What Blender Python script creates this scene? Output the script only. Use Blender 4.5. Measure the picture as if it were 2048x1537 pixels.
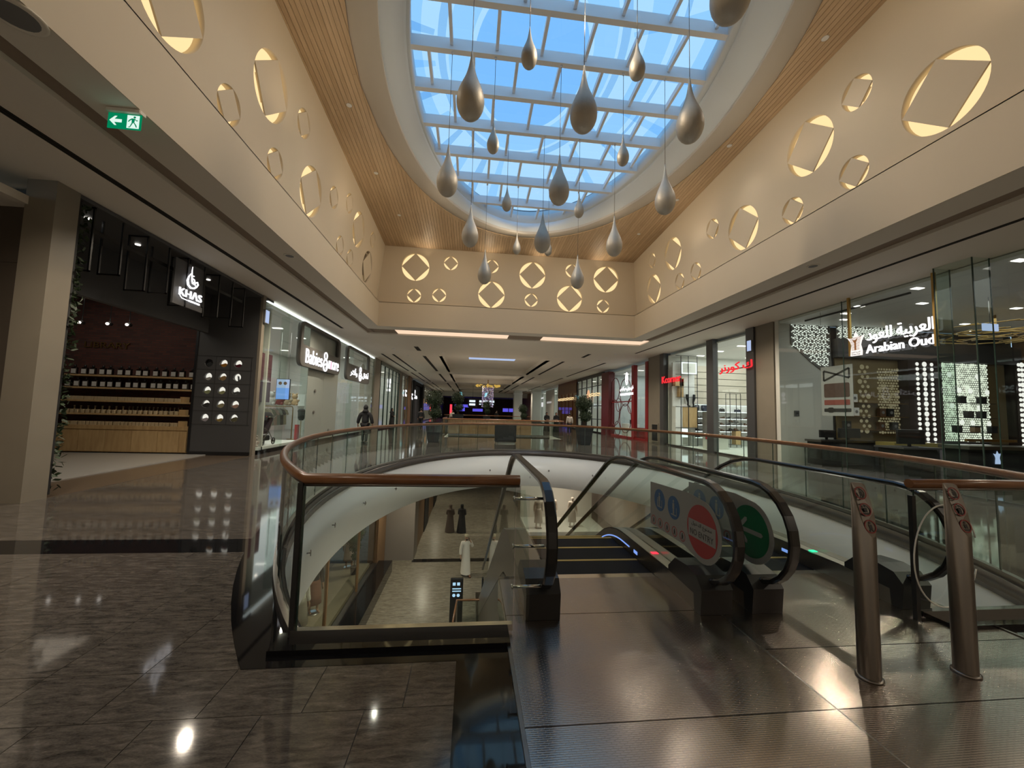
import bpy, bmesh, math, random
from math import sin, cos, pi, radians, sqrt
from mathutils import Vector, Matrix
random.seed(7)
for o in list(bpy.data.objects):
    bpy.data.objects.remove(o)
SC = bpy.context.scene
COL = SC.collection

# ------------------------------------------------------------------ camera
cd = bpy.data.cameras.new('camera')
cd.sensor_fit = 'HORIZONTAL'
cd.sensor_width = 36.0
cd.lens = 765.0 / 2048.0 * 36.0
cd.clip_start = 0.05
cd.clip_end = 400
cam = bpy.data.objects.new('camera', cd)
COL.objects.link(cam)
CR = [[0.993964, -0.034557, 0.104126], [-0.106322, -0.069369, 0.991909], [0.027054, 0.996992, 0.072624]]
cam.matrix_world = Matrix(((CR[0][0], CR[0][1], -CR[0][2], 0), (CR[1][0], CR[1][1], -CR[1][2], 0), (CR[2][0], CR[2][1], -CR[2][2], 1.65), (0, 0, 0, 1)))
SC.camera = cam

# ------------------------------------------------------------------ world, exposure
w = bpy.data.worlds.new('world')
SC.world = w
w.use_nodes = True
bg = w.node_tree.nodes['Background']
bg.inputs['Color'].default_value = (0.52, 0.77, 1.0, 1)
bg.inputs['Strength'].default_value = 1.12
SC.view_settings.view_transform = 'Standard'
SC.view_settings.look = 'None'
SC.view_settings.gamma = 1
SC.view_settings.use_curve_mapping = False
SC.view_settings.exposure = 0.0
SC.cycles.max_bounces = 9
SC.cycles.diffuse_bounces = 4
SC.cycles.glossy_bounces = 4
SC.cycles.transparent_max_bounces = 24
SC.cycles.transmission_bounces = 4
SC.cycles.sample_clamp_indirect = 4.0
SC.cycles.caustics_reflective = True
SC.cycles.blur_glossy = 1.0
SC.cycles.caustics_refractive = False

WARM = (1.0, 0.80, 0.56)
SOFT = (1.0, 0.86, 0.68)
COOLW = (0.95, 1.0, 0.97)

def lamp_spot(loc, target, power, color=SOFT, angle=100, blend=0.6, radius=0.05, name='spot_lamp'):
    l = bpy.data.lights.new(name, 'SPOT')
    l.energy = power
    l.color = color
    l.spot_size = radians(angle)
    l.spot_blend = blend
    l.shadow_soft_size = radius
    o = bpy.data.objects.new(name, l)
    COL.objects.link(o)
    o.location = loc
    d = Vector(target) - Vector(loc)
    o.rotation_euler = d.to_track_quat('-Z', 'Y').to_euler()
    return o

def lamp_area(loc, target, power, sx, sy, color=SOFT, name='area_lamp', up='Y'):
    l = bpy.data.lights.new(name, 'AREA')
    l.shape = 'RECTANGLE'
    l.size = sx
    l.size_y = sy
    l.energy = power
    l.color = color
    o = bpy.data.objects.new(name, l)
    COL.objects.link(o)
    o.location = loc
    d = Vector(target) - Vector(loc)
    o.rotation_euler = d.to_track_quat('-Z', up).to_euler()
    return o

# ------------------------------------------------------------------ lamps
# fixtureless spots added under the roof light to brighten the light well's leaning walls
for y in (3.0, 6.0, 9.0, 12.0, 15.0):
    lamp_spot((2.4, y, 8.9), (-4.3, y, 6.1), 330, WARM, 88, 1.0, 0.25, 'wall_washer')
    lamp_spot((1.0, y, 8.9), (7.7, y, 6.1), 330, WARM, 88, 1.0, 0.25, 'wall_washer')
for x in (-1.5, 1.8, 5.0):
    lamp_spot((x, 11.5, 8.7), (x, 17.4, 6.3), 225, WARM, 90, 1.0, 0.25, 'wall_washer')
for x in (-2.2, 0.6, 3.0, 5.8):
    lamp_spot((x, 17.15, 8.35), (x, 16.4, 9.2), 14, WARM, 130, 0.9, 0.05, 'wood_washer')
for y in (4.0, 8.0, 12.0):
    lamp_spot((-3.4, y, 7.2), (-3.2, y, 9.3), 26, WARM, 150, 1.0, 0.1, 'wood_washer')
    lamp_spot((6.8, y, 7.2), (6.7, y, 9.3), 26, WARM, 150, 1.0, 0.1, 'wood_washer')
# downlights of the galleries
for y in (-3.4, -0.4, 5.0, 9.0, 13.0, 17.0):
    for x in (-5.6, 9.1):
        lamp_spot((x, y, 5.27), (x, y, 0), 500, SOFT, 150, 1.0, 0.06, 'gallery_downlight')
for y in (21, 25, 30, 36, 42, 50, 60, 70):
    for x in (-4.4, 1.7, 8.0):
        lamp_spot((x, y, 5.25), (x, y, 0), 620, SOFT, 150, 1.0, 0.15, 'corridor_downlight')
for y in (8, 13, 18, 24, 32):
    for x in (-2.5, 6):
        lamp_spot((x, y, -1.55), (x, y, -5.7), 330, SOFT, 150, 1.0, 0.1, 'lower_downlight')
# unseen area fill added behind the camera; no shops stand there
lamp_area((2.0, -5.8, 2.6), (2.0, 0, 2.8), 55, 13, 4.2, SOFT, 'shop_window_light', 'Z')
# area fill added in the perfume shop; ceiling lamp of the oud shop
lamp_area((-11, 10.6, 5.1), (-11, 10.6, 0), 36, 3.5, 4, SOFT, 'perfume_shop_lamp')
lamp_area((15.5, 8.0, 5.1), (15.5, 8.0, 0), 130, 7, 7, COOLW, 'oud_shop_lamp')
# downlights in the timber ceiling
for x0, y0 in ((-3.3, 6.6), (-3.35, 9.6), (-3.3, 12.2), (-3.0, 14.6), (6.95, 6.6), (7.0, 9.6), (6.9, 12.2), (6.6, 14.6)):
    z0 = 8.95 + 0.048 * (17.3 - y0) - 0.03
    lamp_spot((x0, y0, z0), (1.9 + (x0 - 1.9) * 0.45, y0 * 0.7 + 2.7, -1.0), 130, (1.0, 0.90, 0.76), 110, 1.0, 0.05, 'timber_downlight')
# bare upward spots added along the corridor to brighten its ceiling
for x0, y0, z0, p0 in ((0.0, 28.4, 1.1, 90), (3.2, 28.4, 1.1, 90), (1.9, 20.3, 1.06, 60), (0.5, 45.5, 1.3, 120), (4.5, 45.5, 1.3, 120)):
    lamp_spot((x0, y0, z0), (x0, y0, 5.0), p0, SOFT, 165, 1.0, 0.06, 'ceiling_uplight')
# spots added overhead only to brighten the white fascia across the opening
for x0 in (-1.5, 5.5):
    lamp_spot((x0, 0.9, 5.25), (x0 * 0.5 + 1.2, 15.5, -0.9), 1500, (0.97, 1.0, 0.96), 46, 0.8, 0.05, 'fascia_spot')
# unseen fill spots added low beside the escalators to lift soffits and fascia
for x0, y0 in ((-2.2, 6.5), (-2.2, 10.0), (6.3, 6.5), (6.3, 10.0)):
    lamp_spot((x0, y0, -5.3), (x0 * 1.3 - 0.6, y0, 5.3), 140, (1.0, 0.93, 0.82), 150, 1.0, 0.08, 'lower_uplight')

# ------------------------------------------------------------------ mesh helpers
class MB:
    def __init__(s):
        s.v = []
        s.f = []
        s.sm = []
    def add(s, vs, fs, smooth=False):
        n = len(s.v)
        s.v += [tuple(p) for p in vs]
        s.f += [tuple(i + n for i in f) for f in fs]
        s.sm += [smooth] * len(fs)
        return s
    def box(s, x0, x1, y0, y1, z0, z1):
        return s.add([(x0, y0, z0), (x1, y0, z0), (x1, y1, z0), (x0, y1, z0), (x0, y0, z1), (x1, y0, z1), (x1, y1, z1), (x0, y1, z1)],
                     [(0, 3, 2, 1), (4, 5, 6, 7), (0, 1, 5, 4), (1, 2, 6, 5), (2, 3, 7, 6), (3, 0, 4, 7)])
    def cbox(s, x0, x1, y0, y1, z0, z1, c):
        # box with its eight vertical and top edges chamfered by c
        def ring(z, k):
            return [(x0 + k, y0 + c, z), (x0 + c, y0 + k, z), (x1 - c, y0 + k, z), (x1 - k, y0 + c, z), (x1 - k, y1 - c, z), (x1 - c, y1 - k, z), (x0 + c, y1 - k, z), (x0 + k, y1 - c, z)]
        rs = [ring(z0, 0), ring(z1 - c, 0), [(min(max(p[0], x0 + c), x1 - c), min(max(p[1], y0 + c), y1 - c), z1) for p in ring(z1, 0)]]
        vs = sum(rs, [])
        fs = [tuple(reversed(range(8)))]
        for k in range(2):
            for i in range(8):
                j = (i + 1) % 8
                fs.append((k * 8 + i, k * 8 + j, k * 8 + 8 + j, k * 8 + 8 + i))
        fs.append(tuple(range(16, 24)))
        return s.add(vs, fs)
    def cyl(s, p0, p1, r0, r1=None, n=12, caps=True, smooth=True):
        r1 = r0 if r1 is None else r1
        p0 = Vector(p0)
        p1 = Vector(p1)
        d = (p1 - p0)
        if d.length < 1e-6:
            return s
        d.normalize()
        a = d.orthogonal().normalized()
        b = d.cross(a)
        vs = []
        for p, r in ((p0, r0), (p1, r1)):
            for i in range(n):
                t = 2 * pi * i / n
                vs.append(p + a * (r * cos(t)) + b * (r * sin(t)))
        s.add(vs, [(i, (i + 1) % n, n + (i + 1) % n, n + i) for i in range(n)], smooth)
        if caps:
            s.add(vs[:n], [tuple(reversed(range(n)))])
            s.add(vs[n:], [tuple(range(n))])
        return s
    def tube(s, path, r, n=8, closed=False, smooth=True, sx=1.0, sy=1.0, up=None, caps=True):
        P = [Vector(p) for p in path]
        m = len(P)
        vs = []
        prev = None
        for i, p in enumerate(P):
            if closed:
                d = P[(i + 1) % m] - P[i - 1]
            else:
                d = P[min(i + 1, m - 1)] - P[max(i - 1, 0)]
            d.normalize()
            if up is not None:
                a = Vector(up).cross(d)
                if a.length < 1e-4:
                    a = d.orthogonal()
                a.normalize()
            elif prev is None:
                a = d.orthogonal().normalized()
            else:
                a = (prev - d * prev.dot(d)).normalized()
            prev = a
            b = d.cross(a)
            rr = r[i] if isinstance(r, (list, tuple)) else r
            for k in range(n):
                t = 2 * pi * k / n + (pi / n)
                vs.append(p + a * (rr * sx * cos(t)) + b * (rr * sy * sin(t)))
        fs = []
        for i in range(m if closed else m - 1):
            j = (i + 1) % m
            for k in range(n):
                l = (k + 1) % n
                fs.append((i * n + k, i * n + l, j * n + l, j * n + k))
        s.add(vs, fs, smooth)
        if not closed and caps:
            s.add(vs[:n], [tuple(reversed(range(n)))])
            s.add(vs[-n:], [tuple(range(n))])
        return s
    def lathe(s, prof, c=(0, 0, 0), n=16, smooth=True, ex=1.0, ey=1.0):
        vs = []
        for r, z in prof:
            for i in range(n):
                t = 2 * pi * i / n
                vs.append((c[0] + r * ex * cos(t), c[1] + r * ey * sin(t), c[2] + z))
        fs = []
        for k in range(len(prof) - 1):
            for i in range(n):
                j = (i + 1) % n
                fs.append((k * n + i, k * n + j, k * n + n + j, k * n + n + i))
        s.add(vs, fs, smooth)
        if prof[0][0] > 1e-5:
            s.add(vs[:n], [tuple(reversed(range(n)))])
        if prof[-1][0] > 1e-5:
            s.add(vs[-n:], [tuple(range(n))])
        return s
    def prism(s, poly, fn, t0, t1, smooth=False):
        # poly: 2D outline, fn(u,v,w)->3D point
        n = len(poly)
        vs = [fn(u, v, t0) for u, v in poly] + [fn(u, v, t1) for u, v in poly]
        fs = [tuple(reversed(range(n))), tuple(range(n, 2 * n))]
        fs += [(i, (i + 1) % n, n + (i + 1) % n, n + i) for i in range(n)]
        return s.add(vs, fs, smooth)
    def ball(s, c, r, n=10, m=6, sx=1, sy=1, sz=1):
        prof = [(max(1e-4, r * sin(pi * k / m)), -r * cos(pi * k / m) * sz) for k in range(m + 1)]
        return s.lathe(prof, c, n, True, sx, sy)

def obj(name, mb, mat, parent=None, kind=None):
    me = bpy.data.meshes.new(name)
    me.from_pydata([tuple(p) for p in mb.v], [], mb.f)
    me.polygons.foreach_set('use_smooth', mb.sm)
    bm = bmesh.new()
    bm.from_mesh(me)
    bmesh.ops.remove_doubles(bm, verts=bm.verts, dist=1e-5)
    bmesh.ops.recalc_face_normals(bm, faces=bm.faces)
    bm.to_mesh(me)
    bm.free()
    me.materials.append(mat)
    o = bpy.data.objects.new(name, me)
    COL.objects.link(o)
    if parent is not None:
        setparent(o, parent)
    if kind:
        o['kind'] = kind
    return o

def setparent(o, parent):
    o.parent = parent
    L = Vector((0, 0, 0))
    p = parent
    while p is not None:
        L += p.location
        p = p.parent
    o.location = o.location - L

def tag(o, label, cat, group=None):
    o['label'] = label
    o['category'] = cat
    if group:
        o['group'] = group
    return o

def struct(o):
    o['kind'] = 'structure'
    return o

def thing(name, label, cat, loc=(0, 0, 0), group=None):
    o = bpy.data.objects.new(name, None)
    o.empty_display_size = 0.1
    COL.objects.link(o)
    o.location = loc
    return tag(o, label, cat, group)

def dup(root, loc=None, rotz=None, label=None, group=None, scale=None):
    c = root.copy()
    COL.objects.link(c)
    if loc is not None:
        c.location = loc
    if rotz is not None:
        c.rotation_euler = (0, 0, rotz)
    if scale is not None:
        c.scale = (scale, scale, scale)
    if label:
        c['label'] = label
    if group:
        c['group'] = group
    for ch in list(root.children):
        d = ch.copy()
        COL.objects.link(d)
        d.parent = c
        for g in list(ch.children):
            e = g.copy()
            COL.objects.link(e)
            e.parent = d
    return c

def shape2d(name, outlines, depth, fn, mat, parent=None, kind=None):
    # filled 2D outlines (first ones outer, inner ones become holes), extruded by depth, mapped with fn(u,v,w)
    cu = bpy.data.curves.new(name, 'CURVE')
    cu.dimensions = '2D'
    cu.fill_mode = 'BOTH'
    cu.extrude = depth / 2
    for pts in outlines:
        sp = cu.splines.new('POLY')
        sp.points.add(len(pts) - 1)
        for p, q in zip(sp.points, pts):
            p.co = (q[0], q[1], 0, 1)
        sp.use_cyclic_u = True
    ob = bpy.data.objects.new(name, cu)
    me = bpy.data.meshes.new_from_object(ob)
    bpy.data.objects.remove(ob)
    bpy.data.curves.remove(cu)
    for v in me.vertices:
        v.co = fn(v.co.x, v.co.y, v.co.z + depth / 2)
    bm = bmesh.new()
    bm.from_mesh(me)
    bmesh.ops.remove_doubles(bm, verts=bm.verts, dist=1e-5)
    bmesh.ops.recalc_face_normals(bm, faces=bm.faces)
    bm.to_mesh(me)
    bm.free()
    me.name = name
    me.materials.clear()
    me.materials.append(mat)
    o = bpy.data.objects.new(name, me)
    COL.objects.link(o)
    if parent is not None:
        setparent(o, parent)
    if kind:
        o['kind'] = kind
    return o

def circle(cx, cy, r, n=40, ry=None, a0=0):
    ry = r if ry is None else ry
    return [(cx + r * cos(a0 + 2 * pi * i / n), cy + ry * sin(a0 + 2 * pi * i / n)) for i in range(n)]

def rect(x0, x1, y0, y1):
    return [(x0, y0), (x1, y0), (x1, y1), (x0, y1)]

def rrect(x0, x1, y0, y1, r, n=5):
    out = []
    for cx, cy, a in ((x1 - r, y1 - r, 0), (x0 + r, y1 - r, 90), (x0 + r, y0 + r, 180), (x1 - r, y0 + r, 270)):
        for i in range(n + 1):
            t = radians(a + 90 * i / n)
            out.append((cx + r * cos(t), cy + r * sin(t)))
    return out

def flatxy(z):
    return lambda u, v, w: (u, v, z + w)

# arabic letters to joined presentation forms, in visual (left to right) order
AR = {}
_iso = {'\u0627': ('FE8D', 'FE8E', None, None), '\u0623': ('FE83', 'FE84', None, None), '\u0628': ('FE8F', 'FE90', 'FE91', 'FE92'), '\u0629': ('FE93', 'FE94', None, None),
        '\u062a': ('FE95', 'FE96', 'FE97', 'FE98'), '\u062b': ('FE99', 'FE9A', 'FE9B', 'FE9C'), '\u062c': ('FE9D', 'FE9E', 'FE9F', 'FEA0'), '\u062e': ('FEA5', 'FEA6', 'FEA7', 'FEA8'),
        '\u062f': ('FEA9', 'FEAA', None, None), '\u0630': ('FEAB', 'FEAC', None, None), '\u0631': ('FEAD', 'FEAE', None, None), '\u0633': ('FEB1', 'FEB2', 'FEB3', 'FEB4'),
        '\u0635': ('FEB9', 'FEBA', 'FEBB', 'FEBC'), '\u0637': ('FEC1', 'FEC2', 'FEC3', 'FEC4'), '\u0639': ('FEC9', 'FECA', 'FECB', 'FECC'), '\u0641': ('FED1', 'FED2', 'FED3', 'FED4'),
        '\u0643': ('FED9', 'FEDA', 'FEDB', 'FEDC'), '\u0644': ('FEDD', 'FEDE', 'FEDF', 'FEE0'), '\u0645': ('FEE1', 'FEE2', 'FEE3', 'FEE4'), '\u0646': ('FEE5', 'FEE6', 'FEE7', 'FEE8'),
        '\u0647': ('FEE9', 'FEEA', 'FEEB', 'FEEC'), '\u0648': ('FEED', 'FEEE', None, None), '\u064a': ('FEF1', 'FEF2', 'FEF3', 'FEF4'), '\u0632': ('FEAF', 'FEB0', None, None)}
for _k, _t in _iso.items():
    AR[_k] = tuple(chr(int(h, 16)) if h else None for h in _t)

def arabic(s):
    out = []
    for i, ch in enumerate(s):
        if ch not in AR:
            out.append(ch)
            continue
        prv = s[i - 1] if i else ' '
        nxt = s[i + 1] if i + 1 < len(s) else ' '
        jp = prv in AR and AR[prv][2] is not None
        jn = nxt in AR and AR[ch][2] is not None
        f = AR[ch]
        out.append(f[3] if jp and jn else f[1] if jp else f[2] if jn else f[0])
    return ''.join(reversed(out))

def text(name, s, height, fn, mat, parent=None, depth=0.01, align='CENTER', width=None):
    cu = bpy.data.curves.new(name, 'FONT')
    cu.body = s
    cu.size = 1.0
    cu.extrude = 0.5
    cu.resolution_u = 3
    cu.align_x = 'LEFT'
    ob = bpy.data.objects.new(name, cu)
    me = bpy.data.meshes.new_from_object(ob)
    bpy.data.objects.remove(ob)
    bpy.data.curves.remove(cu)
    if not len(me.vertices):
        return None
    xs = [v.co.x for v in me.vertices]
    ys = [v.co.y for v in me.vertices]
    x0, x1, y0, y1 = min(xs), max(xs), min(ys), max(ys)
    k = height / (y1 - y0)
    kx = k if width is None else width / (x1 - x0)
    for v in me.vertices:
        v.co = fn((v.co.x - (x0 + x1) / 2) * kx, (v.co.y - (y0 + y1) / 2) * k, (v.co.z + 0.5) * depth)
    me.materials.clear()
    me.materials.append(mat)
    me.name = name
    bm = bmesh.new()
    bm.from_mesh(me)
    bmesh.ops.recalc_face_normals(bm, faces=bm.faces)
    bm.to_mesh(me)
    bm.free()
    o = bpy.data.objects.new(name, me)
    COL.objects.link(o)
    if parent is not None:
        setparent(o, parent)
    return o

ORD = ['first', 'second', 'third', 'fourth', 'fifth', 'sixth', 'seventh', 'eighth', 'ninth', 'tenth', 'eleventh', 'twelfth', 'thirteenth', 'fourteenth', 'fifteenth', 'sixteenth', 'seventeenth', 'eighteenth', 'nineteenth', 'twentieth', 'twenty-first', 'twenty-second', 'twenty-third', 'twenty-fourth', 'twenty-fifth', 'twenty-sixth', 'twenty-seventh', 'twenty-eighth', 'twenty-ninth', 'thirtieth', 'thirty-first', 'thirty-second', 'thirty-third', 'thirty-fourth', 'thirty-fifth', 'thirty-sixth', 'thirty-seventh', 'thirty-eighth', 'thirty-ninth', 'fortieth']

# ------------------------------------------------------------------ materials
def newmat(name):
    m = bpy.data.materials.new(name)
    m.use_nodes = True
    nt = m.node_tree
    b = nt.nodes['Principled BSDF']
    return m, nt, b

def plain(name, col, rough=0.6, metal=0.0, spec=0.5, coat=0.0, var=0.0, vscale=3.0, bump=0.0, bscale=40.0):
    m, nt, b = newmat(name)
    b.inputs['Base Color'].default_value = (*col, 1)
    b.inputs['Roughness'].default_value = rough
    b.inputs['Metallic'].default_value = metal
    b.inputs['Specular IOR Level'].default_value = spec
    b.inputs['Coat Weight'].default_value = coat
    if var or bump:
        tc = nt.nodes.new('ShaderNodeTexCoord')
        no = nt.nodes.new('ShaderNodeTexNoise')
        no.inputs['Scale'].default_value = vscale
        no.inputs['Detail'].default_value = 4
        nt.links.new(tc.outputs['Object'], no.inputs['Vector'])
        if var:
            mx = nt.nodes.new('ShaderNodeMix')
            mx.data_type = 'RGBA'
            mx.inputs[6].default_value = (*[c * (1 - var) for c in col], 1)
            mx.inputs[7].default_value = (*[min(1, c * (1 + var)) for c in col], 1)
            nt.links.new(no.outputs['Fac'], mx.inputs[0])
            nt.links.new(mx.outputs[2], b.inputs['Base Color'])
        if bump:
            n2 = nt.nodes.new('ShaderNodeTexNoise')
            n2.inputs['Scale'].default_value = bscale
            nt.links.new(tc.outputs['Object'], n2.inputs['Vector'])
            bp = nt.nodes.new('ShaderNodeBump')
            bp.inputs['Strength'].default_value = bump
            bp.inputs['Distance'].default_value = 0.01
            nt.links.new(n2.outputs['Fac'], bp.inputs['Height'])
            nt.links.new(bp.outputs['Normal'], b.inputs['Normal'])
    return m

def glow(name, col, strength=1.0):
    m, nt, b = newmat(name)
    nt.nodes.remove(b)
    e = nt.nodes.new('ShaderNodeEmission')
    e.inputs['Color'].default_value = (*col, 1)
    e.inputs['Strength'].default_value = strength
    nt.links.new(e.outputs[0], nt.nodes['Material Output'].inputs['Surface'])
    return m

def glass(name, tint=(0.80, 0.90, 0.85), refl=1.0, ior=1.5):
    m, nt, b = newmat(name)
    nt.nodes.remove(b)
    tr = nt.nodes.new('ShaderNodeBsdfTransparent')
    tr.inputs['Color'].default_value = (*tint, 1)
    gl = nt.nodes.new('ShaderNodeBsdfGlossy')
    gl.inputs['Roughness'].default_value = 0.02
    gl.inputs['Color'].default_value = (refl, refl, refl, 1)
    fr = nt.nodes.new('ShaderNodeFresnel')
    fr.inputs['IOR'].default_value = ior
    mx = nt.nodes.new('ShaderNodeMixShader')
    ge = nt.nodes.new('ShaderNodeNewGeometry')
    sb = nt.nodes.new('ShaderNodeMath')
    sb.operation = 'SUBTRACT'
    sb.use_clamp = True
    nt.links.new(fr.outputs[0], sb.inputs[0])
    nt.links.new(ge.outputs['Backfacing'], sb.inputs[1])
    nt.links.new(sb.outputs[0], mx.inputs[0])
    nt.links.new(tr.outputs[0], mx.inputs[1])
    nt.links.new(gl.outputs[0], mx.inputs[2])
    nt.links.new(mx.outputs[0], nt.nodes['Material Output'].inputs['Surface'])
    return m

def granite(name, cols, rough=0.09, streak=(1.2, 7.0, 7.0), scale=3.0, rand=0.25, spec=0.5):
    m, nt, b = newmat(name)
    tc = nt.nodes.new('ShaderNodeTexCoord')
    oi = nt.nodes.new('ShaderNodeObjectInfo')
    mp = nt.nodes.new('ShaderNodeMapping')
    mp.inputs['Scale'].default_value = streak
    mp.inputs['Rotation'].default_value = (0, 0, radians(-8))
    ad = nt.nodes.new('ShaderNodeVectorMath')
    ad.operation = 'MULTIPLY_ADD'
    cb = nt.nodes.new('ShaderNodeCombineXYZ')
    for k in range(3):
        nt.links.new(oi.outputs['Random'], cb.inputs[k])
    nt.links.new(cb.outputs[0], ad.inputs[0])
    ad.inputs[1].default_value = (13, 17, 9)
    nt.links.new(tc.outputs['Object'], ad.inputs[2])
    nt.links.new(ad.outputs[0], mp.inputs['Vector'])
    n1 = nt.nodes.new('ShaderNodeTexNoise')
    n1.inputs['Scale'].default_value = scale
    n1.inputs['Detail'].default_value = 9
    n1.inputs['Roughness'].default_value = 0.72
    n1.inputs['Distortion'].default_value = 0.6
    nt.links.new(mp.outputs[0], n1.inputs['Vector'])
    n2 = nt.nodes.new('ShaderNodeTexNoise')
    n2.inputs['Scale'].default_value = scale * 11
    n2.inputs['Detail'].default_value = 4
    nt.links.new(mp.outputs[0], n2.inputs['Vector'])
    mixf = nt.nodes.new('ShaderNodeMath')
    mixf.operation = 'MULTIPLY_ADD'
    nt.links.new(n2.outputs['Fac'], mixf.inputs[0])
    mixf.inputs[1].default_value = 0.35
    nt.links.new(n1.outputs['Fac'], mixf.inputs[2])
    cr = nt.nodes.new('ShaderNodeValToRGB')
    el = cr.color_ramp.elements
    stops = [0.50, 0.62, 0.70, 0.80, 0.92]
    el[0].position = stops[0]
    el[0].color = (*cols[0], 1)
    el[1].position = stops[4]
    el[1].color = (*cols[4], 1)
    for k in (1, 2, 3):
        e = el.new(stops[k])
        e.color = (*cols[k], 1)
    nt.links.new(mixf.outputs[0], cr.inputs[0])
    nt.links.new(cr.outputs[0], b.inputs['Base Color'])
    b.inputs['Roughness'].default_value = rough
    b.inputs['Specular IOR Level'].default_value = spec
    return m

def wood(name, c0, c1, rough=0.45, scale=(1.0, 12.0, 12.0), rnd=0.35, coat=0.0):
    m, nt, b = newmat(name)
    tc = nt.nodes.new('ShaderNodeTexCoord')
    oi = nt.nodes.new('ShaderNodeObjectInfo')
    mp = nt.nodes.new('ShaderNodeMapping')
    mp.inputs['Scale'].default_value = scale
    nt.links.new(tc.outputs['Object'], mp.inputs['Vector'])
    n1 = nt.nodes.new('ShaderNodeTexNoise')
    n1.inputs['Scale'].default_value = 2.0
    n1.inputs['Detail'].default_value = 5
    nt.links.new(mp.outputs[0], n1.inputs['Vector'])
    mt = nt.nodes.new('ShaderNodeMath')
    mt.operation = 'MULTIPLY_ADD'
    nt.links.new(oi.outputs['Random'], mt.inputs[0])
    mt.inputs[1].default_value = rnd
    nt.links.new(n1.outputs['Fac'], mt.inputs[2])
    cr = nt.nodes.new('ShaderNodeValToRGB')
    cr.color_ramp.elements[0].position = 0.3
    cr.color_ramp.elements[0].color = (*c0, 1)
    cr.color_ramp.elements[1].position = 0.75 + rnd * 0.6
    cr.color_ramp.elements[1].color = (*c1, 1)
    nt.links.new(mt.outputs[0], cr.inputs[0])
    nt.links.new(cr.outputs[0], b.inputs['Base Color'])
    b.inputs['Roughness'].default_value = rough
    b.inputs['Coat Weight'].default_value = coat
    b.inputs['Coat Roughness'].default_value = 0.15
    return m

def studplate(name):
    # stainless floor plate pressed with short raised bars set like bricks
    m, nt, b = newmat(name)
    tc = nt.nodes.new('ShaderNodeTexCoord')
    br = nt.nodes.new('ShaderNodeTexBrick')
    br.inputs['Scale'].default_value = 1.0
    br.inputs['Brick Width'].default_value = 0.042
    br.inputs['Row Height'].default_value = 0.0125
    br.inputs['Mortar Size'].default_value = 0.0032
    br.inputs['Mortar Smooth'].default_value = 0.6
    br.inputs['Color1'].default_value = (1, 1, 1, 1)
    br.inputs['Color2'].default_value = (1, 1, 1, 1)
    br.inputs['Mortar'].default_value = (0, 0, 0, 1)
    nt.links.new(tc.outputs['Object'], br.inputs['Vector'])
    bp = nt.nodes.new('ShaderNodeBump')
    bp.inputs['Strength'].default_value = 0.35
    bp.inputs['Distance'].default_value = 0.002
    nt.links.new(br.outputs['Color'], bp.inputs['Height'])
    nt.links.new(bp.outputs['Normal'], b.inputs['Normal'])
    b.inputs['Base Color'].default_value = (0.39, 0.345, 0.305, 1)
    b.inputs['Metallic'].default_value = 1.0
    b.inputs['Roughness'].default_value = 0.20
    b.inputs['Anisotropic'].default_value = 0.5
    return m

def brick(name):
    m, nt, b = newmat(name)
    tc = nt.nodes.new('ShaderNodeTexCoord')
    mp = nt.nodes.new('ShaderNodeMapping')
    mp.inputs['Rotation'].default_value = (radians(-90), 0, 0)
    nt.links.new(tc.outputs['Object'], mp.inputs['Vector'])
    br = nt.nodes.new('ShaderNodeTexBrick')
    br.inputs['Scale'].default_value = 1.0
    br.inputs['Brick Width'].default_value = 0.24
    br.inputs['Row Height'].default_value = 0.075
    br.inputs['Mortar Size'].default_value = 0.008
    br.inputs['Color1'].default_value = (0.13, 0.045, 0.035, 1)
    br.inputs['Color2'].default_value = (0.07, 0.03, 0.028, 1)
    br.inputs['Mortar'].default_value = (0.06, 0.045, 0.04, 1)
    nt.links.new(mp.outputs[0], br.inputs['Vector'])
    nt.links.new(br.outputs['Color'], b.inputs['Base Color'])
    bp = nt.nodes.new('ShaderNodeBump')
    bp.inputs['Strength'].default_value = 0.6
    bp.inputs['Distance'].default_value = 0.01
    bp.invert = True
    nt.links.new(br.outputs['Fac'], bp.inputs['Height'])
    nt.links.new(bp.outputs['Normal'], b.inputs['Normal'])
    b.inputs['Roughness'].default_value = 0.8
    return m

M = {}
M['cream'] = plain('cream plaster', (0.60, 0.52, 0.40), 0.7, var=0.04, vscale=0.7)
M['soffit'] = plain('white plaster', (0.82, 0.765, 0.67), 0.75, var=0.03, vscale=0.6)
M['taupe'] = plain('taupe plaster', (0.52, 0.48, 0.42), 0.75)
M['drum'] = plain('white drum plaster', (0.70, 0.76, 0.80), 0.6)  # blue of the sky's light is put into this white
M['fascia'] = plain('white fascia panel', (0.74, 0.73, 0.69), 0.3)
M['slab_edge'] = plain('dark slab edge cladding', (0.07, 0.06, 0.055), 0.25)
M['granite'] = granite('grey brown granite', [(0.034, 0.031, 0.027), (0.069, 0.061, 0.053), (0.093, 0.082, 0.071), (0.125, 0.109, 0.095), (0.20, 0.178, 0.155)], rough=0.06, scale=6.5, streak=(1.0, 4.5, 4.5))
M['granite_low'] = granite('beige granite', [(0.10, 0.085, 0.065), (0.17, 0.15, 0.115), (0.22, 0.19, 0.15), (0.28, 0.245, 0.19), (0.36, 0.32, 0.25)], rough=0.24)
M['black_granite'] = plain('black polished granite', (0.007, 0.007, 0.008), 0.04, spec=0.45)
M['grout'] = plain('dark grout', (0.03, 0.026, 0.022), 0.6)
M['plank'] = wood('ceiling plank wood', (0.46, 0.32, 0.19), (0.64, 0.48, 0.31), 0.5, (14.0, 0.7, 14.0), 0.35)
M['dark_gap'] = plain('dark void', (0.02, 0.016, 0.012), 0.9)
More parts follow.
